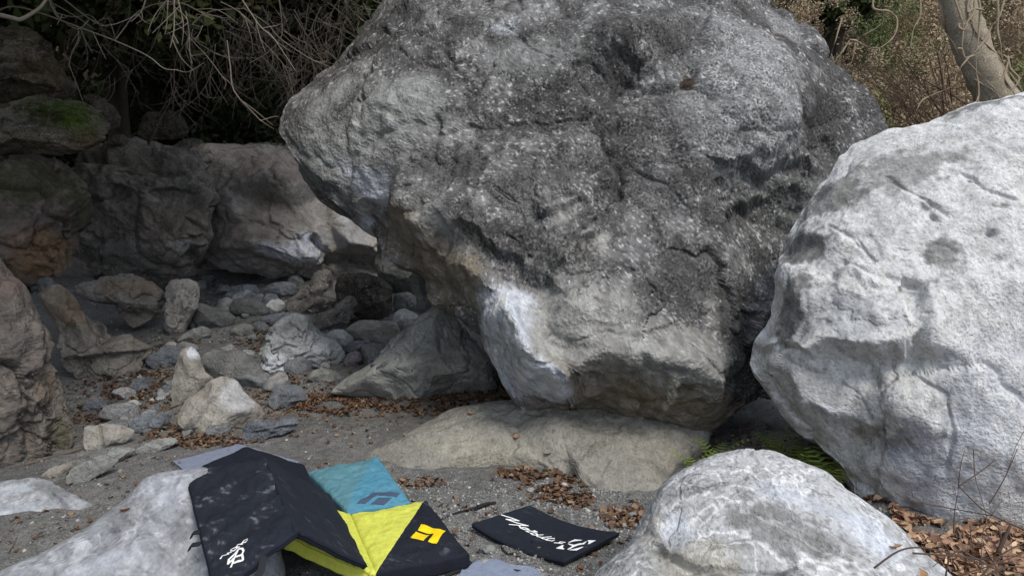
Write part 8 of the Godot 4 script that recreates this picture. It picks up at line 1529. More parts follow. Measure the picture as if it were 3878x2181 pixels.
func branchy(called: String, label: String, cat: String, group: String, pts: Array, r: float, m: Material, twigs: int, sides := 5) -> void:
	var base: Vector3 = pts[0]
	var o := thing(called, label, cat, base, group)
	var loc := []
	var rad := []
	for i in pts.size():
		loc.append(pts[i] - base)
		rad.append(r * lerpf(0.75, 0.38, float(i) / (pts.size() - 1)))
	var stem := put("stem", roughened(tube(loc, rad, sides, 6), r * 0.9) if sides == 6 else tube(loc, rad, sides, 4), m, o)
	for k in twigs:
		var i := rng.randi() % (loc.size() - 1)
		var s: Vector3 = (loc[i] as Vector3).lerp(loc[i + 1], rng.randf())
		var t: Vector3 = (loc[i + 1] - loc[i]).normalized()
		var side := Vector3(rng.randfn(), rng.randfn() - 0.4, rng.randfn() * 0.6).normalized()
		var l := rng.randf_range(0.12, 0.55)
		var m1 := s + (t * 0.6 + side * 0.7).normalized() * l * 0.5
		var e := m1 + (t * 0.3 + side * 0.6 + Vector3(rng.randfn(), rng.randfn() - 0.5, rng.randfn()) * 0.5).normalized() * l * 0.5
		put("twig", tube([s, m1, e], [r * 0.42, r * 0.34, r * 0.2], 4, 3), m, stem)

func frond_mesh(length: float, droop: float, sd: int) -> ArrayMesh:
	var v := PackedVector3Array()
	var idx := PackedInt32Array()
	var steps := 10
	var pos := Vector3.ZERO
	var an := 1.32
	for k in steps:
		var t := float(k) / steps
		var dir := Vector3(0, sin(an), cos(an))
		var nx := pos + dir * length / steps
		an -= droop / steps * (0.6 + t)
		var wl := length * 0.24 * sin(PI * clampf(t * 0.86 + 0.12, 0.0, 1.0)) + 0.004
		for s in [-1.0, 1.0]:
			var out: Vector3 = Vector3(s, 0, 0) + dir * 0.35 + Vector3(0, -0.15, 0)
			var b := v.size()
			var hw := length / steps * 0.26
			v.append_array([pos - dir * hw * 0.6, pos + dir * hw, pos + out * wl * 0.6 + dir * hw * 0.8, pos + out * wl, pos + out * wl * 0.6 - dir * hw * 0.4])
			if s > 0.0: idx.append_array([b, b + 1, b + 2, b, b + 2, b + 4, b + 4, b + 2, b + 3])
			else: idx.append_array([b, b + 2, b + 1, b, b + 4, b + 2, b + 4, b + 3, b + 2])
		pos = nx
	return make_mesh(v, normals_of(v, idx), idx)

func build_plants() -> void:
	clumps["evergreen"] = clump_mesh(84, 0.34, 0.24, 5)
	clumps["dry"] = clump_mesh(120, 0.22, 0.20, 8, 0.6)
	clumps["fineleaf"] = clump_mesh(130, 0.20, 0.24, 9)
	var lm := mat(Color(1, 1, 1), 0.6, 0.35)
	lm.vertex_color_use_as_albedo = true
	lm.cull_mode = BaseMaterial3D.CULL_DISABLED
	lm.backlight_enabled = true
	lm.backlight = Color(0.35, 0.35, 0.3)
	LOOK["leaf"] = lm
	var bark := StandardMaterial3D.new()
	bark.albedo_color = Color(0.13, 0.11, 0.085).linear_to_srgb()
	bark.albedo_texture = tex["slaty"][0]
	bark.uv1_triplanar = true
	bark.uv1_world_triplanar = true
	bark.uv1_scale = Vector3(2.5, 0.8, 2.5)
	bark.roughness = 0.95
	LOOK["bark"] = bark
	LOOK["twig"] = mat(Color(0.15, 0.105, 0.075), 0.9)
	# evergreen trees standing on the left bank and over the back of the creek
	var spots := [[-8.5, -15.6, 11.5, 3.2, 0.8], [-10.6, -11.0, 12.0, 3.2, 0.8], [-3.6, -17.5, 10.5, 3.6, 0.68], [-9.4, -17.0, 11.0, 3.8, 0.66], [-0.8, -19.5, 11.5, 3.6, 0.62], [-10.2, -14.5, 11.0, 4.0, 0.66], [-8.6, -7.0, 9.0, 3.4, 0.8], [-9.6, -3.6, 9.0, 3.2, 0.85], [-11.5, -19.0, 12.0, 4.2, 0.6], [-5.0, -21.5, 12.0, 4.0, 0.56], [-1.8, -24.0, 12.0, 4.0, 0.55], [-9.0, -5.2, 8.6, 3.4, 0.86], [-9.6, -9.2, 9.4, 3.1, 0.84], [-8.4, -1.5, 9.0, 3.4, 0.85]]
	var lean := [Vector3(1.4, 0, 1.2), Vector3(2.0, 0, 1.0), Vector3(0.6, 0, 2.4), Vector3(0.9, 0, 1.4), Vector3(-0.4, 0, 2.0), Vector3(1.8, 0, 0.6), Vector3(2.6, 0, -0.4), Vector3(2.4, 0, -0.8), Vector3(1.0, 0, 0.5), Vector3(0, 0, 1.5), Vector3(0.3, 0, 1.0), Vector3(4.2, 0, -0.4), Vector3(6.4, 0, -0.6), Vector3(3.2, 0, -1.0), Vector3(7.2, 0, 0.4)]
	for i in spots.size():
		var s: Array = spots[i]
		tree("evergreen_tree", "dark evergreen tree shading the wooded left bank", Vector3(s[0], ground(s[0], s[1]), s[1]), s[2], Vector3(s[3], s[3] * 0.8, s[3]), s[4], 230, lean[i], "evergreen trees on the shaded bank", 0.10 if i == 0 else 0.16)
	for i in 39:
		var x := -11.5 + (i % 13) * 1.05 + rng.randf_range(-0.4, 0.4) - (1.0 if i >= 26 else 0.0)
		var z := -18.0 - rng.randf() * 1.2 - (i / 13) * 2.6
		shrub("evergreen shrub under the trees behind the creek", Vector3(x, ground(x, z), z), Vector3(1.4, 2.0 + 0.3 * (i / 13), 1.1), 80, "evergreen", Color(0.050, 0.072, 0.028), Color(0.085, 0.105, 0.038), "shrubs under the evergreen trees", 0.5)
	# thicket behind the right-hand boulders
	for i in 52:
		var far := i / 13
		var x := 3.8 + (i % 13) * 1.0 + rng.randf_range(-0.5, 0.5) + far * 0.5
		var z := -11.4 - far * 2.4 - rng.randf() * 1.6
		var y := ground(x, z)
		if i % 3 == 1:
			shrub("green-leaved shrub in the thicket behind the pale boulder", Vector3(x, y, z), Vector3(1.1, 1.4 + far * 0.5, 0.9), 60, "fineleaf", Color(0.085, 0.12, 0.04), Color(0.16, 0.18, 0.06), "green shrubs of the thicket", 0.34)
		else:
			shrub("shrub of dry brown leaves in the thicket behind the pale boulder", Vector3(x, y, z), Vector3(1.1, 1.5 + far * 0.5, 0.9), 64, "dry", Color(0.26, 0.19, 0.115), Color(0.42, 0.34, 0.235), "dry shrubs of the thicket", 0.34)
	for i in 12:
		var x := 3.0 + i * 2.4
		var z := -23.0 - (i % 3) * 2.0
		tree("hill_tree", "leafy tree on the slope above the thicket", Vector3(x, ground(x, z), z), 5.5, Vector3(2.2, 2.2, 2.0), 0.7, 150, Vector3(0.2, 0, 0.3), "trees on the far slope", 0.11)
	# vine-wrapped tree
	var base: Vector3 = TRUNK_RIGHT[-1][0]
	var tr := thing("vine_tree", "leaning mossy tree trunk wrapped in woody vines behind the pale boulder", "tree", base)
	var pts := []
	var rad := []
	for q in TRUNK_RIGHT:
		pts.append(q[0] - base)
		rad.append(q[1] * 0.92)
	pts.push_front(pts[0] + Vector3(-0.5, 2.6, 0.0))
	rad.push_front(0.16)
	var bk: StandardMaterial3D = LOOK["bark"].duplicate()
	bk.albedo_color = Color(0.52, 0.45, 0.33).linear_to_srgb()
	bk.albedo_texture = tex["lichen"][0]
	bk.uv1_scale = Vector3.ONE * 0.9
	put("trunk", roughened(tube(pts, rad, 28, 10), 0.035), bk, tr)
	foliage(tr, "crown", pts[0] + Vector3(0.8, 2.2, -1.0), Vector3(2.4, 1.6, 2.0), 90, "fineleaf", 0.5, Color(0.06, 0.085, 0.03), Color(0.12, 0.14, 0.05))
	var vine := mat(Color(0.27, 0.215, 0.155), 0.9)
	for i in VINES.size():
		branchy("woody_vine", "pale woody vine looping beside the leaning trunk", "vine", "vines round the leaning trunk", VINES[i][0], VINES[i][1], vine, 1 if i % 3 == 0 else 0, 6)
	for k in 6:
		var coil := []
		for j in 15:
			var f := j / 14.0 * (pts.size() - 1)
			var a := int(minf(f, pts.size() - 2))
			var mid: Vector3 = (pts[a] as Vector3).lerp(pts[a + 1], f - a)
			var fat: float = lerpf(rad[a], rad[a + 1], f - a) + 0.012
			var an := k * 1.05 + j * (0.32 if k % 2 == 0 else -0.26) + 0.3 * sin(j * 1.7 + k)
			coil.append(base + mid + Vector3(cos(an) * fat, 0, sin(an) * fat))
		branchy("woody_vine", "woody vine coiling tightly up the leaning trunk", "vine", "vines coiled on the leaning trunk", coil, 0.012 + 0.004 * (k % 3), vine, 0, 6)
	var cane := mat(Color(0.10, 0.062, 0.045), 0.85)
	for q in CANES:
		branchy("bramble_cane", "thin dark cane slanting up out of the thicket", "cane", "canes of the thicket", q[0], q[1], cane, 2, 5)
	var bare := mat(Color(0.24, 0.205, 0.165), 0.9)
	for i in HANGING.size():
		var q: Array = HANGING[i]
		if i == 0: branchy("bare_limb", "thick pale bare limb curving over the stepped rock", "branch", "", q[0], q[1], bare, 0, 8)
		elif i == 1: branchy("bare_branch", "long thin bare branch slanting down across the dark wood", "branch", "", q[0], q[1], bare, 3)
		else: branchy("hanging_twig_branch", "thin bare branch hanging over the dark creek bank", "branch", "bare branches hanging over the creek", q[0], q[1], bare, 3 if i < 20 else 5, 4)
	# ferns in the gap
	var fm := mat(Color(0.15, 0.21, 0.045), 0.6)
	fm.cull_mode = BaseMaterial3D.CULL_DISABLED
	fm.backlight_enabled = true
	fm.backlight = Color(0.35, 0.4, 0.15)
	var near := ["left behind the streaked boulder", "lowest behind the streaked boulder", "at the mouth of the dark hollow", "between the dark hollow and pale boulder", "under the pale boulder's edge", "against the foot of the pale boulder", "last in the cleft below the pale boulder"]
	for i in FERNS.size():
		var at: Vector3 = FERNS[i][0]
		at.y = ground(at.x, at.z)
		var o := thing("fern", "green fern growing " + near[i], "fern", at, "ferns in the cleft between boulders")
		for k in 5:
			var fr := put("frond", frond_mesh(FERNS[i][1] * (1.0 + 0.25 * sin(k * 2.0 + i)), 1.25, k), fm, o)
			fr.rotation.y = TAU * k / 5.0 + i * 0.8
	var sm_leaf := leaf_mesh(0.2, 0.4)
	for i in SPRIGS.size():
		var yel := i < 2
		var o := thing("leaf_sprig" if yel else "dry_tuft", ["yellow leaf sprig growing from a ledge crack", "small yellow leaf sprig below the ledge sprig", "dry brown tuft rooted in the boulder's middle crack", "little tuft of dry leaves stuck on the upper boulder face"][i], "plant", SPRIGS[i])
		var lmat := mat(Color(0.36, 0.34, 0.07) if yel else Color(0.14, 0.075, 0.04), 0.7)
		lmat.cull_mode = BaseMaterial3D.CULL_DISABLED
		put("stem", tube([Vector3(0, -0.12, -0.22), Vector3(0, -0.05, -0.04), Vector3.ZERO], [0.006, 0.005, 0.003], 4, 2), LOOK["twig"], o)
		for k in 5:
			var lf := put("leaf", sm_leaf, lmat, o, Vector3(cos(k * 1.3), sin(k * 1.3), 0.3) * 0.035)
			lf.scale = Vector3.ONE * (0.055 if yel else 0.065)
			lf.rotation = Vector3(0.9 + k * 0.4, k * 1.3, 0.4)
	var dark := mat(Color(0.085, 0.06, 0.045), 0.85)
	for q in TWIGS:
		branchy("fallen_twig", "thin dark twig standing out of the leaf pile by the pale boulder", "twig", "twigs in the leaf pile", q[0], q[1], dark, 1, 5)
	var seen := ["brown stick lying in the leaf litter near the column rock", "long thin stick lying at the foot of the column rock", "short dark twig on the sand before the low slab", "stick lying along the leaf drift before the wedge rock"]
	for i in STICKS.size():
		var on := []
		for p in STICKS[i][0]: on.append(Vector3(p.x, ground(p.x, p.z) + 0.012, p.z))
		branchy("stick", seen[i], "stick", "", on, STICKS[i][1], mat(Color(0.16, 0.11, 0.08)), 0, 6)
	# single leaves resting on the pale rocks
	var lone := [["streaked_boulder", 2.30, -3.75], ["streaked_boulder", 2.42, -3.7], ["streaked_boulder", 2.20, -3.85], ["streaked_boulder", 2.5, -3.6], ["bedrock_mound", -0.45, -7.3], ["bedrock_mound", 0.35, -6.7], ["bedrock_mound", 0.05, -6.9], ["chalky_slab", -2.95, -5.0], ["chalky_slab", -2.7, -4.7]]
	var lonem := mat(Color(0.34, 0.20, 0.11), 0.75)
	lonem.cull_mode = BaseMaterial3D.CULL_DISABLED
	for i in lone.size():
		var q: Array = lone[i]
		var C: Vector3 = kept[q[0]][0]
		var best := 1e9
		var at := Vector3.ZERO
		for p in kept[q[0]][1]:
			var w: Vector3 = p + C
			if w.y < C.y - 0.1: continue
			var e := Vector2(w.x - q[1], w.z - q[2]).length_squared()
			if e < best:
				best = e
				at = w
		var o := put("fallen_leaf", leaf_mesh(0.2, 0.45), lonem, null, at + Vector3(0, 0.014, 0))
		o.scale = Vector3.ONE * 0.085
		o.rotation = Vector3(0.2, i * 2.1, 0.15)
		tag(o, {"streaked_boulder": "dry brown leaf resting on the streaked white boulder", "bedrock_mound": "dry brown leaf resting on the bedrock mound", "chalky_slab": "dry brown leaf resting on the chalky slab"}[q[0]], "leaf", "single leaves on " + q[0].replace("_", " "))

# ---------------------------------------------------------------- crash pads
var pad_noise := FastNoiseLite.new()

func on_panel(q: Dictionary, s: float, t: float, drop: float) -> Vector3:
	var c: Array = q.corners
	var p: Vector3 = c[0] * (1 - s) * (1 - t) + c[1] * s * (1 - t) + c[2] * s * t + c[3] * (1 - s) * t
	var n: Vector3 = q.n
	var e := clampf(minf(minf(s, 1 - s), minf(t, 1 - t)) * 8.0, 0.0, 1.0)
	var lift: float = q.puff * e + q.get("bend_s", 0.0) * (pow(2 * s - 1, 2) - 0.4) + q.get("bend_t", 0.0) * (pow(2 * t - 1, 2) - 0.4)
	lift += q.wrinkle * (pad_noise.get_noise_3dv(p * Vector3(1, 1, 1)) + 0.5 * pad_noise.get_noise_3dv(p * 2.3))
	return p + n * (lift - drop)

func panel(parent: Node3D, names: Array, corners: Array, th: float, mats: Array, tints: Array, opts := {}) -> Dictionary:
	var base := parent.position
	var q := {"corners": corners, "puff": 0.008, "wrinkle": 0.006}
	q.merge(opts, true)
	var n: Vector3 = (corners[2] - corners[0]).cross(corners[3] - corners[1]).normalized()
	if n.y < 0: n = -n
	q.n = n
	var L: float = (corners[1] - corners[0]).length()
	var M: float = (corners[3] - corners[0]).length()
	var r := minf(0.022, th * 0.4)
	var es := r / L
	var et := r / M
	var N := 90
	var steps := [[1.0, 0.0], [0.55, 0.12], [0.2, 0.45], [0.0, 1.0], [0.0, -1.0], [0.4, -2.0]]
	var v := PackedVector3Array()
	var col := PackedColorArray()
	var halves := [PackedInt32Array(), PackedInt32Array()]
	var chalk: float = q.get("chalk", 0.0)
	var white := PackedFloat32Array()
	for j in N + 1:
		for i in N + 1:
			var s := lerpf(es, 1 - es, float(i) / N)
			var t := lerpf(et, 1 - et, float(j) / N)
			var p := on_panel(q, s, t, 0.0)
			v.append(p - base)
			var w := 0.0
			if chalk > 0.0:
				var a := n_warp.get_noise_3dv(p * 2.2)
				var b := n_fine.get_noise_3d((p.x + p.z * 0.5) * 0.7, p.y * 0.7, (p.z - p.x * 0.5) * 2.4)
				var d := n_spot.get_noise_3d((p.x + p.z * 0.4) * 0.6, p.y, (p.z - p.x * 0.4) * 1.9)
				w = (clampf((b - 0.12) * 1.6, 0.0, 1.0) * 0.5 + clampf((d + b - 0.35) * 2.5, 0.0, 1.0)) * clampf((a - 0.02) * 3.0, 0.0, 1.0) * chalk + 0.05 * clampf(0.5 + a, 0.0, 1.0) * chalk
			white.append(w)
	var two := mats.size() > 1
	for j in N:
		for i in N:
			var a := j * (N + 1) + i
			var h0: PackedInt32Array = halves[0]
			var up := 0 if not two or i + j + 1 <= N else 1
			var dn := 0 if not two or i + j + 1 < N else 1
			halves[up].append_array([a, a + 1, a + N + 1])
			halves[dn].append_array([a + 1, a + N + 2, a + N + 1])
	var per := []
	for i in N: per.append([i, 0])
	for j in N: per.append([N, j])
	for i in N: per.append([N - i, N])
	for j in N: per.append([0, N - j])
	var prev := []
	for k in per: prev.append(k[1] * (N + 1) + k[0])
	for st in steps.slice(1):
		var now := []
		for k in per:
			var s := lerpf(es, 1 - es, float(k[0]) / N)
			var t := lerpf(et, 1 - et, float(k[1]) / N)
			if k[0] == 0: s = es * st[0]
			if k[0] == N: s = 1 - es * st[0]
			if k[1] == 0: t = et * st[0]
			if k[1] == N: t = 1 - et * st[0]
			var drop: float = r * st[1] if st[1] >= 0.0 else (th - r * 0.5 if st[1] == -1.0 else th)
			now.append(v.size())
			v.append(on_panel(q, s, t, drop) - base)
			white.append(0.0)
		for k in per.size():
			var k2 := (k + 1) % per.size()
			var side := 1 if two and k >= N and k < 3 * N else 0
			halves[side].append_array([prev[k], now[k], prev[k2], prev[k2], now[k], now[k2]])
		prev = now
	var mid := v.size()
	v.append(on_panel(q, 0.5, 0.5, th) - base)
	white.append(0.0)
	for k in per.size():
		halves[0].append_array([prev[k], mid, prev[(k + 1) % per.size()]])
	var all := PackedInt32Array()
	all.append_array(halves[0])
	all.append_array(halves[1])
	var nn := normals_of(v, all)
	# the winding must face outwards
	if nn[(N / 2) * (N + 1) + N / 2].dot(n) < 0:
		for h in 2:
			var f: PackedInt32Array = halves[h]
			for k in range(0, f.size(), 3):
				var x := f[k]
				f[k] = f[k + 1]
				f[k + 1] = x
			halves[h] = f
		for k in nn.size(): nn[k] = -nn[k]
	for h in (2 if two else 1):
		var dye: Color = mats[h].get_meta("dye")
		col.resize(v.size())
		for k in v.size(): col[k] = stored(dye.lerp(Color(0.42, 0.44, 0.48), white[k] * 0.24), 1.3)
		q.face = put(names[h], make_mesh(v, nn, halves[h], col), mats[h], parent)
	if q.get("piping", true):
		var rim := []
		for k in range(0, per.size() + 1, 3):
			var c: Array = per[k % per.size()]
			var s := float(c[0]) / N
			var t := float(c[1]) / N
			rim.append(on_panel(q, s, t, r * 0.75) - base)
		var tone: Color = mats[0].get_meta("dye")
		var pm := mat(tone * 0.9, 0.85)
		var fat := []
		for k in rim.size(): fat.append(0.0055)
		put("piping", tube(rim, fat, 5), pm, q.face)
	return q

func shape_on(parent: Node3D, called: String, q: Dictionary, flat_pts: Array, m: Material) -> void:
	var c: Array = q.corners
	var L: float = (c[1] - c[0]).length()
	var M: float = (c[3] - c[0]).length()
	var poly := PackedVector2Array()
	for k in flat_pts.size() / 2: poly.append(Vector2(flat_pts[2 * k] * L, flat_pts[2 * k + 1] * M))
	var tri := Geometry2D.triangulate_polygon(poly)
	sheet(parent, called, q, poly, tri, L, M, m)

func sheet(parent: Node3D, called: String, q: Dictionary, poly: PackedVector2Array, tri: PackedInt32Array, L: float, M: float, m: Material) -> void:
	# cut finely so that the print follows the fabric
	var v := PackedVector3Array()
	var idx := PackedInt32Array()
	var todo := []
	for k in range(0, tri.size(), 3): todo.append([poly[tri[k]], poly[tri[k + 1]], poly[tri[k + 2]], 0])
	while todo.size():
		var t: Array = todo.pop_back()
		var la: float = (t[0] - t[1]).length()
		var lb: float = (t[1] - t[2]).length()
		var lc: float = (t[2] - t[0]).length()
		if maxf(la, maxf(lb, lc)) > 0.05 and t[3] < 8:
			if la >= lb and la >= lc:
				var h: Vector2 = (t[0] + t[1]) * 0.5
				todo.append([t[0], h, t[2], t[3] + 1])
				todo.append([h, t[1], t[2], t[3] + 1])
			elif lb >= lc:
				var h: Vector2 = (t[1] + t[2]) * 0.5
				todo.append([t[0], t[1], h, t[3] + 1])
				todo.append([t[0], h, t[2], t[3] + 1])
			else:
				var h: Vector2 = (t[2] + t[0]) * 0.5
				todo.append([t[0], t[1], h, t[3] + 1])
				todo.append([h, t[1], t[2], t[3] + 1])
			continue
		var b := v.size()
		for k in 3: v.append(on_panel(q, t[k].x / L, t[k].y / M, -0.0035) - parent.position)
		var up: bool = (v[b + 2] - v[b]).cross(v[b + 1] - v[b]).dot(q.n) > 0
		idx.append_array([b, b + 1, b + 2] if up else [b, b + 2, b + 1])
	put(called, make_mesh(v, normals_of(v, idx), idx), m, q.face)

func strokes_on(parent: Node3D, called: String, q: Dictionary, lines: Array, width: float, m: Material, whole: bool) -> void:
	var c: Array = q.corners
	var L: float = (c[1] - c[0]).length()
	var M: float = (c[3] - c[0]).length()
	var poly := PackedVector2Array()
	var tri := PackedInt32Array()
	for li in lines.size():
		var l: Array = lines[li]
		if not whole:
			poly = PackedVector2Array()
			tri = PackedInt32Array()
		for k in l.size() / 2 - 1:
			var a := Vector2(l[2 * k] * L, l[2 * k + 1] * M)
			var b := Vector2(l[2 * k + 2] * L, l[2 * k + 3] * M)
			var t := (b - a).normalized()
			var s := Vector2(-t.y, t.x) * width * 0.5
			a -= t * width * 0.3
			b += t * width * 0.3
			var i := poly.size()
			poly.append_array([a - s, a + s, b + s, b - s])
			tri.append_array([i, i + 1, i + 2, i, i + 2, i + 3])
		if not whole: sheet(parent, called, q, poly, tri, L, M, m)
	if whole: sheet(parent, called, q, poly, tri, L, M, m)

func cloth(c: Color, rough := 0.85) -> StandardMaterial3D:
	var m := StandardMaterial3D.new()
	m.vertex_color_use_as_albedo = true
	m.vertex_color_is_srgb = true
	m.set_meta("dye", c)
	m.albedo_texture = tex["cloth"][0]
	m.uv1_triplanar = true
	m.uv1_world_triplanar = true
	m.uv1_scale = Vector3.ONE * 1.4
	m.heightmap_enabled = true
	m.heightmap_texture = tex["cloth"][1]
	m.heightmap_scale = 0.5
	m.roughness = rough
	m.metallic_specular = 0.3
	return m

func plain_cloth(m: StandardMaterial3D) -> StandardMaterial3D:
	var p: StandardMaterial3D = m.duplicate()
	p.vertex_color_use_as_albedo = false
	p.albedo_color = ((m.get_meta("dye") as Color) * 1.3).linear_to_srgb()
	return p

func middle(c: Array) -> Vector3:
	return (c[0] + c[1] + c[2] + c[3]) * 0.25

func build_pads() -> void:
	noise(pad_noise, 3.2, FastNoiseLite.TYPE_SIMPLEX_SMOOTH, 3, 77)
	var black := cloth(Color(0.013, 0.016, 0.024))
	var black2 := cloth(Color(0.012, 0.0145, 0.022))
	var yellow := cloth(Color(0.56, 0.58, 0.09))
	var teal := cloth(Color(0.075, 0.235, 0.33))
	var teal2 := cloth(Color(0.095, 0.225, 0.27))
	var slate := cloth(Color(0.20, 0.23, 0.31))
	var white := mat(Color(0.86, 0.86, 0.86), 0.7)
	var gold := mat(Color(0.86, 0.62, 0.01), 0.7)
	var navy := mat(Color(0.06, 0.085, 0.14), 0.8)
	var webbing := mat(Color(0.018, 0.019, 0.022), 0.8)
	var o := thing("slate_mat", "thin slate-blue mat lying flat behind the tented black pads", "mat", middle(CORNERS_MAT_BACK))
	panel(o, ["foam_sheet"], CORNERS_MAT_BACK, 0.016, [slate], [], {"puff": 0.002, "wrinkle": 0.006, "piping": false})
	o = thing("crash_pad", "teal crash pad with a dark chevron logo on the sand", "crash pad", middle(CORNERS_TEAL))
	var q := panel(o, ["grey_teal_cover", "teal_cover"], CORNERS_TEAL, 0.10, [teal2, teal], [], {"puff": 0.022, "wrinkle": 0.020, "chalk": 0.6, "piping": false})
	for s in CHEVRON_TEAL: shape_on(o, "logo_shape", q, s, navy)
	o = thing("crash_pad", "yellow and black crash pad with a yellow chevron logo", "crash pad", middle(CORNERS_YEL_RIGHT))
	panel(o, ["yellow_panel"], CORNERS_YEL_LEFT, 0.10, [yellow], [], {"puff": 0.008, "wrinkle": 0.012, "bend_t": 0.0})
	q = panel(o, ["yellow_cover", "black_cover"], CORNERS_YEL_RIGHT, 0.11, [yellow, black2], [], {"puff": 0.022, "wrinkle": 0.018, "chalk": 0.5, "piping": false})
	for s in CHEVRON_YELLOW: shape_on(o, "logo_shape", q, s, gold)
	put("hinge_seam", tube([CORNERS_YEL_RIGHT[0] - o.position + Vector3(-0.02, -0.02, 0), (CORNERS_YEL_RIGHT[0] + CORNERS_YEL_RIGHT[3]) * 0.5 - o.position + Vector3(-0.02, -0.03, 0), CORNERS_YEL_RIGHT[3] - o.position + Vector3(-0.02, -0.02, 0)], [0.03, 0.03, 0.03], 8, 6), plain_cloth(yellow), o)
	put("strap", ribbon(offset(STRAP_LONG, -o.position), 0.028, 0.004, Vector3(0.1, 1, 0.2).normalized()), webbing, o)
	put("strap", ribbon(offset(STRAP_SHORT, -o.position), 0.028, 0.004, Vector3(0.1, 1, 0.2).normalized()), webbing, o)
	put("buckle", tube(offset([STRAP_LONG[3], STRAP_LONG[4]], -o.position), [0.018, 0.016], 6), webbing, o)
	o = thing("crash_pad", "plain black crash pad tented up behind the chalky black one", "crash pad", middle(CORNERS_TENT_L))
	panel(o, ["left_panel"], CORNERS_TENT_L, 0.05, [black2], [], {"wrinkle": 0.01, "dark": true})
	panel(o, ["right_panel"], CORNERS_TENT_R, 0.05, [black2], [], {"wrinkle": 0.01, "dark": true})
	o = thing("crash_pad", "large black crash pad smeared with chalk, folded over the pale slab, small white logo", "crash pad", middle(CORNERS_BLK_LEFT))
	q = panel(o, ["left_panel"], CORNERS_BLK_LEFT, 0.045, [black], [], {"puff": 0.006, "wrinkle": 0.022, "chalk": 1.0, "dark": true})
	panel(o, ["right_panel"], CORNERS_BLK_RIGHT, 0.045, [black], [], {"puff": 0.004, "wrinkle": 0.012, "chalk": 0.35, "dark": true})
	var A: Vector3 = CORNERS_BLK_LEFT[1] - o.position
	var B: Vector3 = CORNERS_BLK_LEFT[2] - o.position
	put("hinge_seam", tube([A + Vector3(0, -0.022, 0), A.lerp(B, 0.5) + Vector3(0, -0.022, 0), B + Vector3(0, -0.022, 0)], [0.024, 0.024, 0.024], 10, 6), plain_cloth(black), o)
	strokes_on(o, "lettering", q, SMALL_STROKES, 0.010, white, false)
	strokes_on(o, "logo", q, BADGE_STROKES, 0.017, white, true)
	var e0: Vector3 = (CORNERS_BLK_LEFT[2] as Vector3).lerp(CORNERS_BLK_LEFT[3], 0.42) - o.position
	var e1: Vector3 = (CORNERS_BLK_LEFT[2] as Vector3).lerp(CORNERS_BLK_LEFT[3], 0.72) - o.position
	put("handle", ribbon([e0, e0.lerp(e1, 0.15) + Vector3(0.03, -0.03, 0.07), e0.lerp(e1, 0.5) + Vector3(0.04, -0.05, 0.10), e0.lerp(e1, 0.85) + Vector3(0.03, -0.05, 0.07), e1], 0.04, 0.006, Vector3(0.3, 0.9, 0.3).normalized()), webbing, o)
	var l0: Vector3 = (CORNERS_BLK_LEFT[0] as Vector3).lerp(CORNERS_BLK_LEFT[3], 0.56) - o.position
	for k in 2:
		var s0 := l0 + Vector3(0.06, 0, 0.16) * k
		put("side_buckle", ribbon([s0 + Vector3(0.02, -0.01, 0), s0 + Vector3(-0.035, -0.02, 0.0), s0 + Vector3(-0.05, -0.05, 0.0)], 0.04, 0.012, Vector3.UP), webbing, o)
	o = thing("small_pad", "small thin black pad with white script lettering and a square emblem", "crash pad", middle(CORNERS_MET))
	q = panel(o, ["cover"], CORNERS_MET, 0.045, [black], [], {"puff": 0.003, "wrinkle": 0.004, "bend_s": 0.0, "bend_t": 0.05, "chalk": 0.15, "dark": true})
	strokes_on(o, "lettering", q, SCRIPT_STROKES, 0.012, white, false)
	for s in EMBLEM_SHAPES: shape_on(o, "emblem_shape", q, s, white)
	put("strap_loop", ribbon(offset(STRAP_LOOP, -o.position), 0.02, 0.004, Vector3(0.1, 1, 0.2).normalized()), webbing, o)
	# front mat with a cut, wavy edge
	var c0: Vector3 = MAT_FRONT[0].lerp(MAT_FRONT[6], 0.5)
	var poly := PackedVector2Array()
	for k in MAT_FRONT.size():
		var a: Vector3 = MAT_FRONT[(k + MAT_FRONT.size() - 1) % MAT_FRONT.size()]
		var b: Vector3 = MAT_FRONT[k]
		var c: Vector3 = MAT_FRONT[(k + 1) % MAT_FRONT.size()]
		var d: Vector3 = MAT_FRONT[(k + 2) % MAT_FRONT.size()]
		for j in 5:
			var p := b.cubic_interpolate(c, a, d, j / 5.0)
			poly.append(Vector2(p.x - c0.x, p.z - c0.z))
	var tri := Geometry2D.triangulate_polygon(poly)
	var v := PackedVector3Array()
	var idx := PackedInt32Array()
	for h in [0.022, 0.006]:
		for p in poly: v.append(Vector3(p.x, ground(p.x + c0.x, p.y + c0.z) + h - c0.y + 0.004, p.y))
	var n := poly.size()
	for k in range(0, tri.size(), 3):
		var up := (v[tri[k + 2]] - v[tri[k]]).cross(v[tri[k + 1]] - v[tri[k]]).y > 0
		idx.append_array([tri[k], tri[k + 1], tri[k + 2]] if up else [tri[k], tri[k + 2], tri[k + 1]])
	for k in n:
		var k2 := (k + 1) % n
		idx.append_array([k, k + n, k2, k2, k + n, k2 + n])
	var fmat := slate.duplicate()
	fmat.vertex_color_use_as_albedo = false
	fmat.albedo_color = Color(0.26, 0.30, 0.40).linear_to_srgb()
	fmat.cull_mode = BaseMaterial3D.CULL_DISABLED
	var mo := put("slate_mat", make_mesh(v, normals_of(v, idx), idx), fmat, null, c0)
	tag(mo, "thin slate-blue mat with a wavy edge beside the small lettered pad", "mat")

func offset(a: Array, by: Vector3) -> Array:
	var out := []
	for p in a: out.append(p + by)
	return out

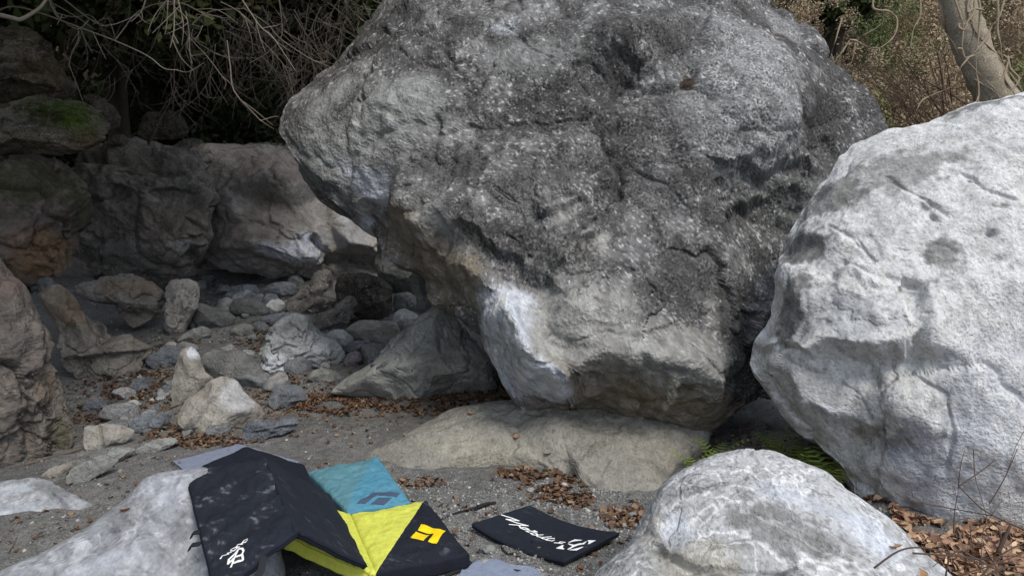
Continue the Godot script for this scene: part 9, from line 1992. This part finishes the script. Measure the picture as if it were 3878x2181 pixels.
# ---------------------------------------------------------------- scene
func _ready() -> void:
	var cam := Camera3D.new()
	cam.name = "camera"
	cam.fov = 44.27
	cam.near = 0.05
	cam.far = 400.0
	cam.position = Vector3(0, 2.6, 0)
	cam.rotation_degrees = Vector3(-7, 0, 0)
	add_child(cam)
	cam.current = true
	var env := Environment.new()
	env.background_mode = Environment.BG_SKY
	var sky := Sky.new()
	var sk := ProceduralSkyMaterial.new()
	sk.sky_top_color = Color(0.84, 0.88, 0.95)
	sk.sky_horizon_color = Color(0.86, 0.90, 0.96)
	sk.ground_bottom_color = Color(0.2, 0.19, 0.17)
	sk.ground_horizon_color = Color(0.35, 0.34, 0.32)
	sk.sun_angle_max = 1.0
	sky.sky_material = sk
	env.background_energy_multiplier = 0.8
	env.sky = sky
	env.tonemap_mode = Environment.TONE_MAPPER_LINEAR
	env.tonemap_exposure = 2.1
	env.sdfgi_enabled = true
	env.ssao_enabled = true
	env.ssil_enabled = true
	var we := WorldEnvironment.new()
	we.name = "daylight"
	we.environment = env
	add_child(we)
	var sun := DirectionalLight3D.new()
	sun.name = "sun"
	sun.light_energy = 0.42
	sun.light_color = Color(1.0, 0.97, 0.93)
	sun.light_angular_distance = 18.0
	sun.shadow_enabled = true
	sun.look_at_from_position(Vector3(2.6, 6.4, 4.4), Vector3.ZERO)
	add_child(sun)

	rng.seed = 20240
	noise(n_big, 0.9, FastNoiseLite.TYPE_SIMPLEX_SMOOTH, 2, 3)
	noise(n_mid, 2.4, FastNoiseLite.TYPE_SIMPLEX_SMOOTH, 3, 5)
	noise(n_rdg, 1.5, FastNoiseLite.TYPE_SIMPLEX_SMOOTH, 4, 7, FastNoiseLite.FRACTAL_RIDGED)
	noise(n_fine, 8.0, FastNoiseLite.TYPE_SIMPLEX_SMOOTH, 3, 9)
	noise(n_cell, 1.6, FastNoiseLite.TYPE_SIMPLEX_SMOOTH, 3, 13)
	noise(n_spot, 16.0, FastNoiseLite.TYPE_SIMPLEX_SMOOTH, 2, 17)
	noise(n_warp, 1.7, FastNoiseLite.TYPE_SIMPLEX_SMOOTH, 3, 19)
	noise(n_block, 1.25, FastNoiseLite.TYPE_CELLULAR, 1, 29)
	n_block.cellular_return_type = FastNoiseLite.RETURN_CELL_VALUE
	noise(n_edge, 1.25, FastNoiseLite.TYPE_CELLULAR, 1, 29)
	n_edge.cellular_return_type = FastNoiseLite.RETURN_DISTANCE2_SUB
	var t0 := Time.get_ticks_msec()
	make_textures()
	print("textures ", Time.get_ticks_msec() - t0)
	make_tables()
	build_ground()
	print("ground ", Time.get_ticks_msec() - t0)
	shaped.resize(ROCKS.size())
	for q in ROCKS: cube_ball(q[11])
	for i in ROCKS.size(): shape_rock(i)
	for i in ROCKS.size(): place_rock(i)
	print("rocks ", Time.get_ticks_msec() - t0)
	build_pads()
	build_plants()
	print("plants ", Time.get_ticks_msec() - t0)
	build_gravel()
	build_litter()
	print("done ", Time.get_ticks_msec() - t0)
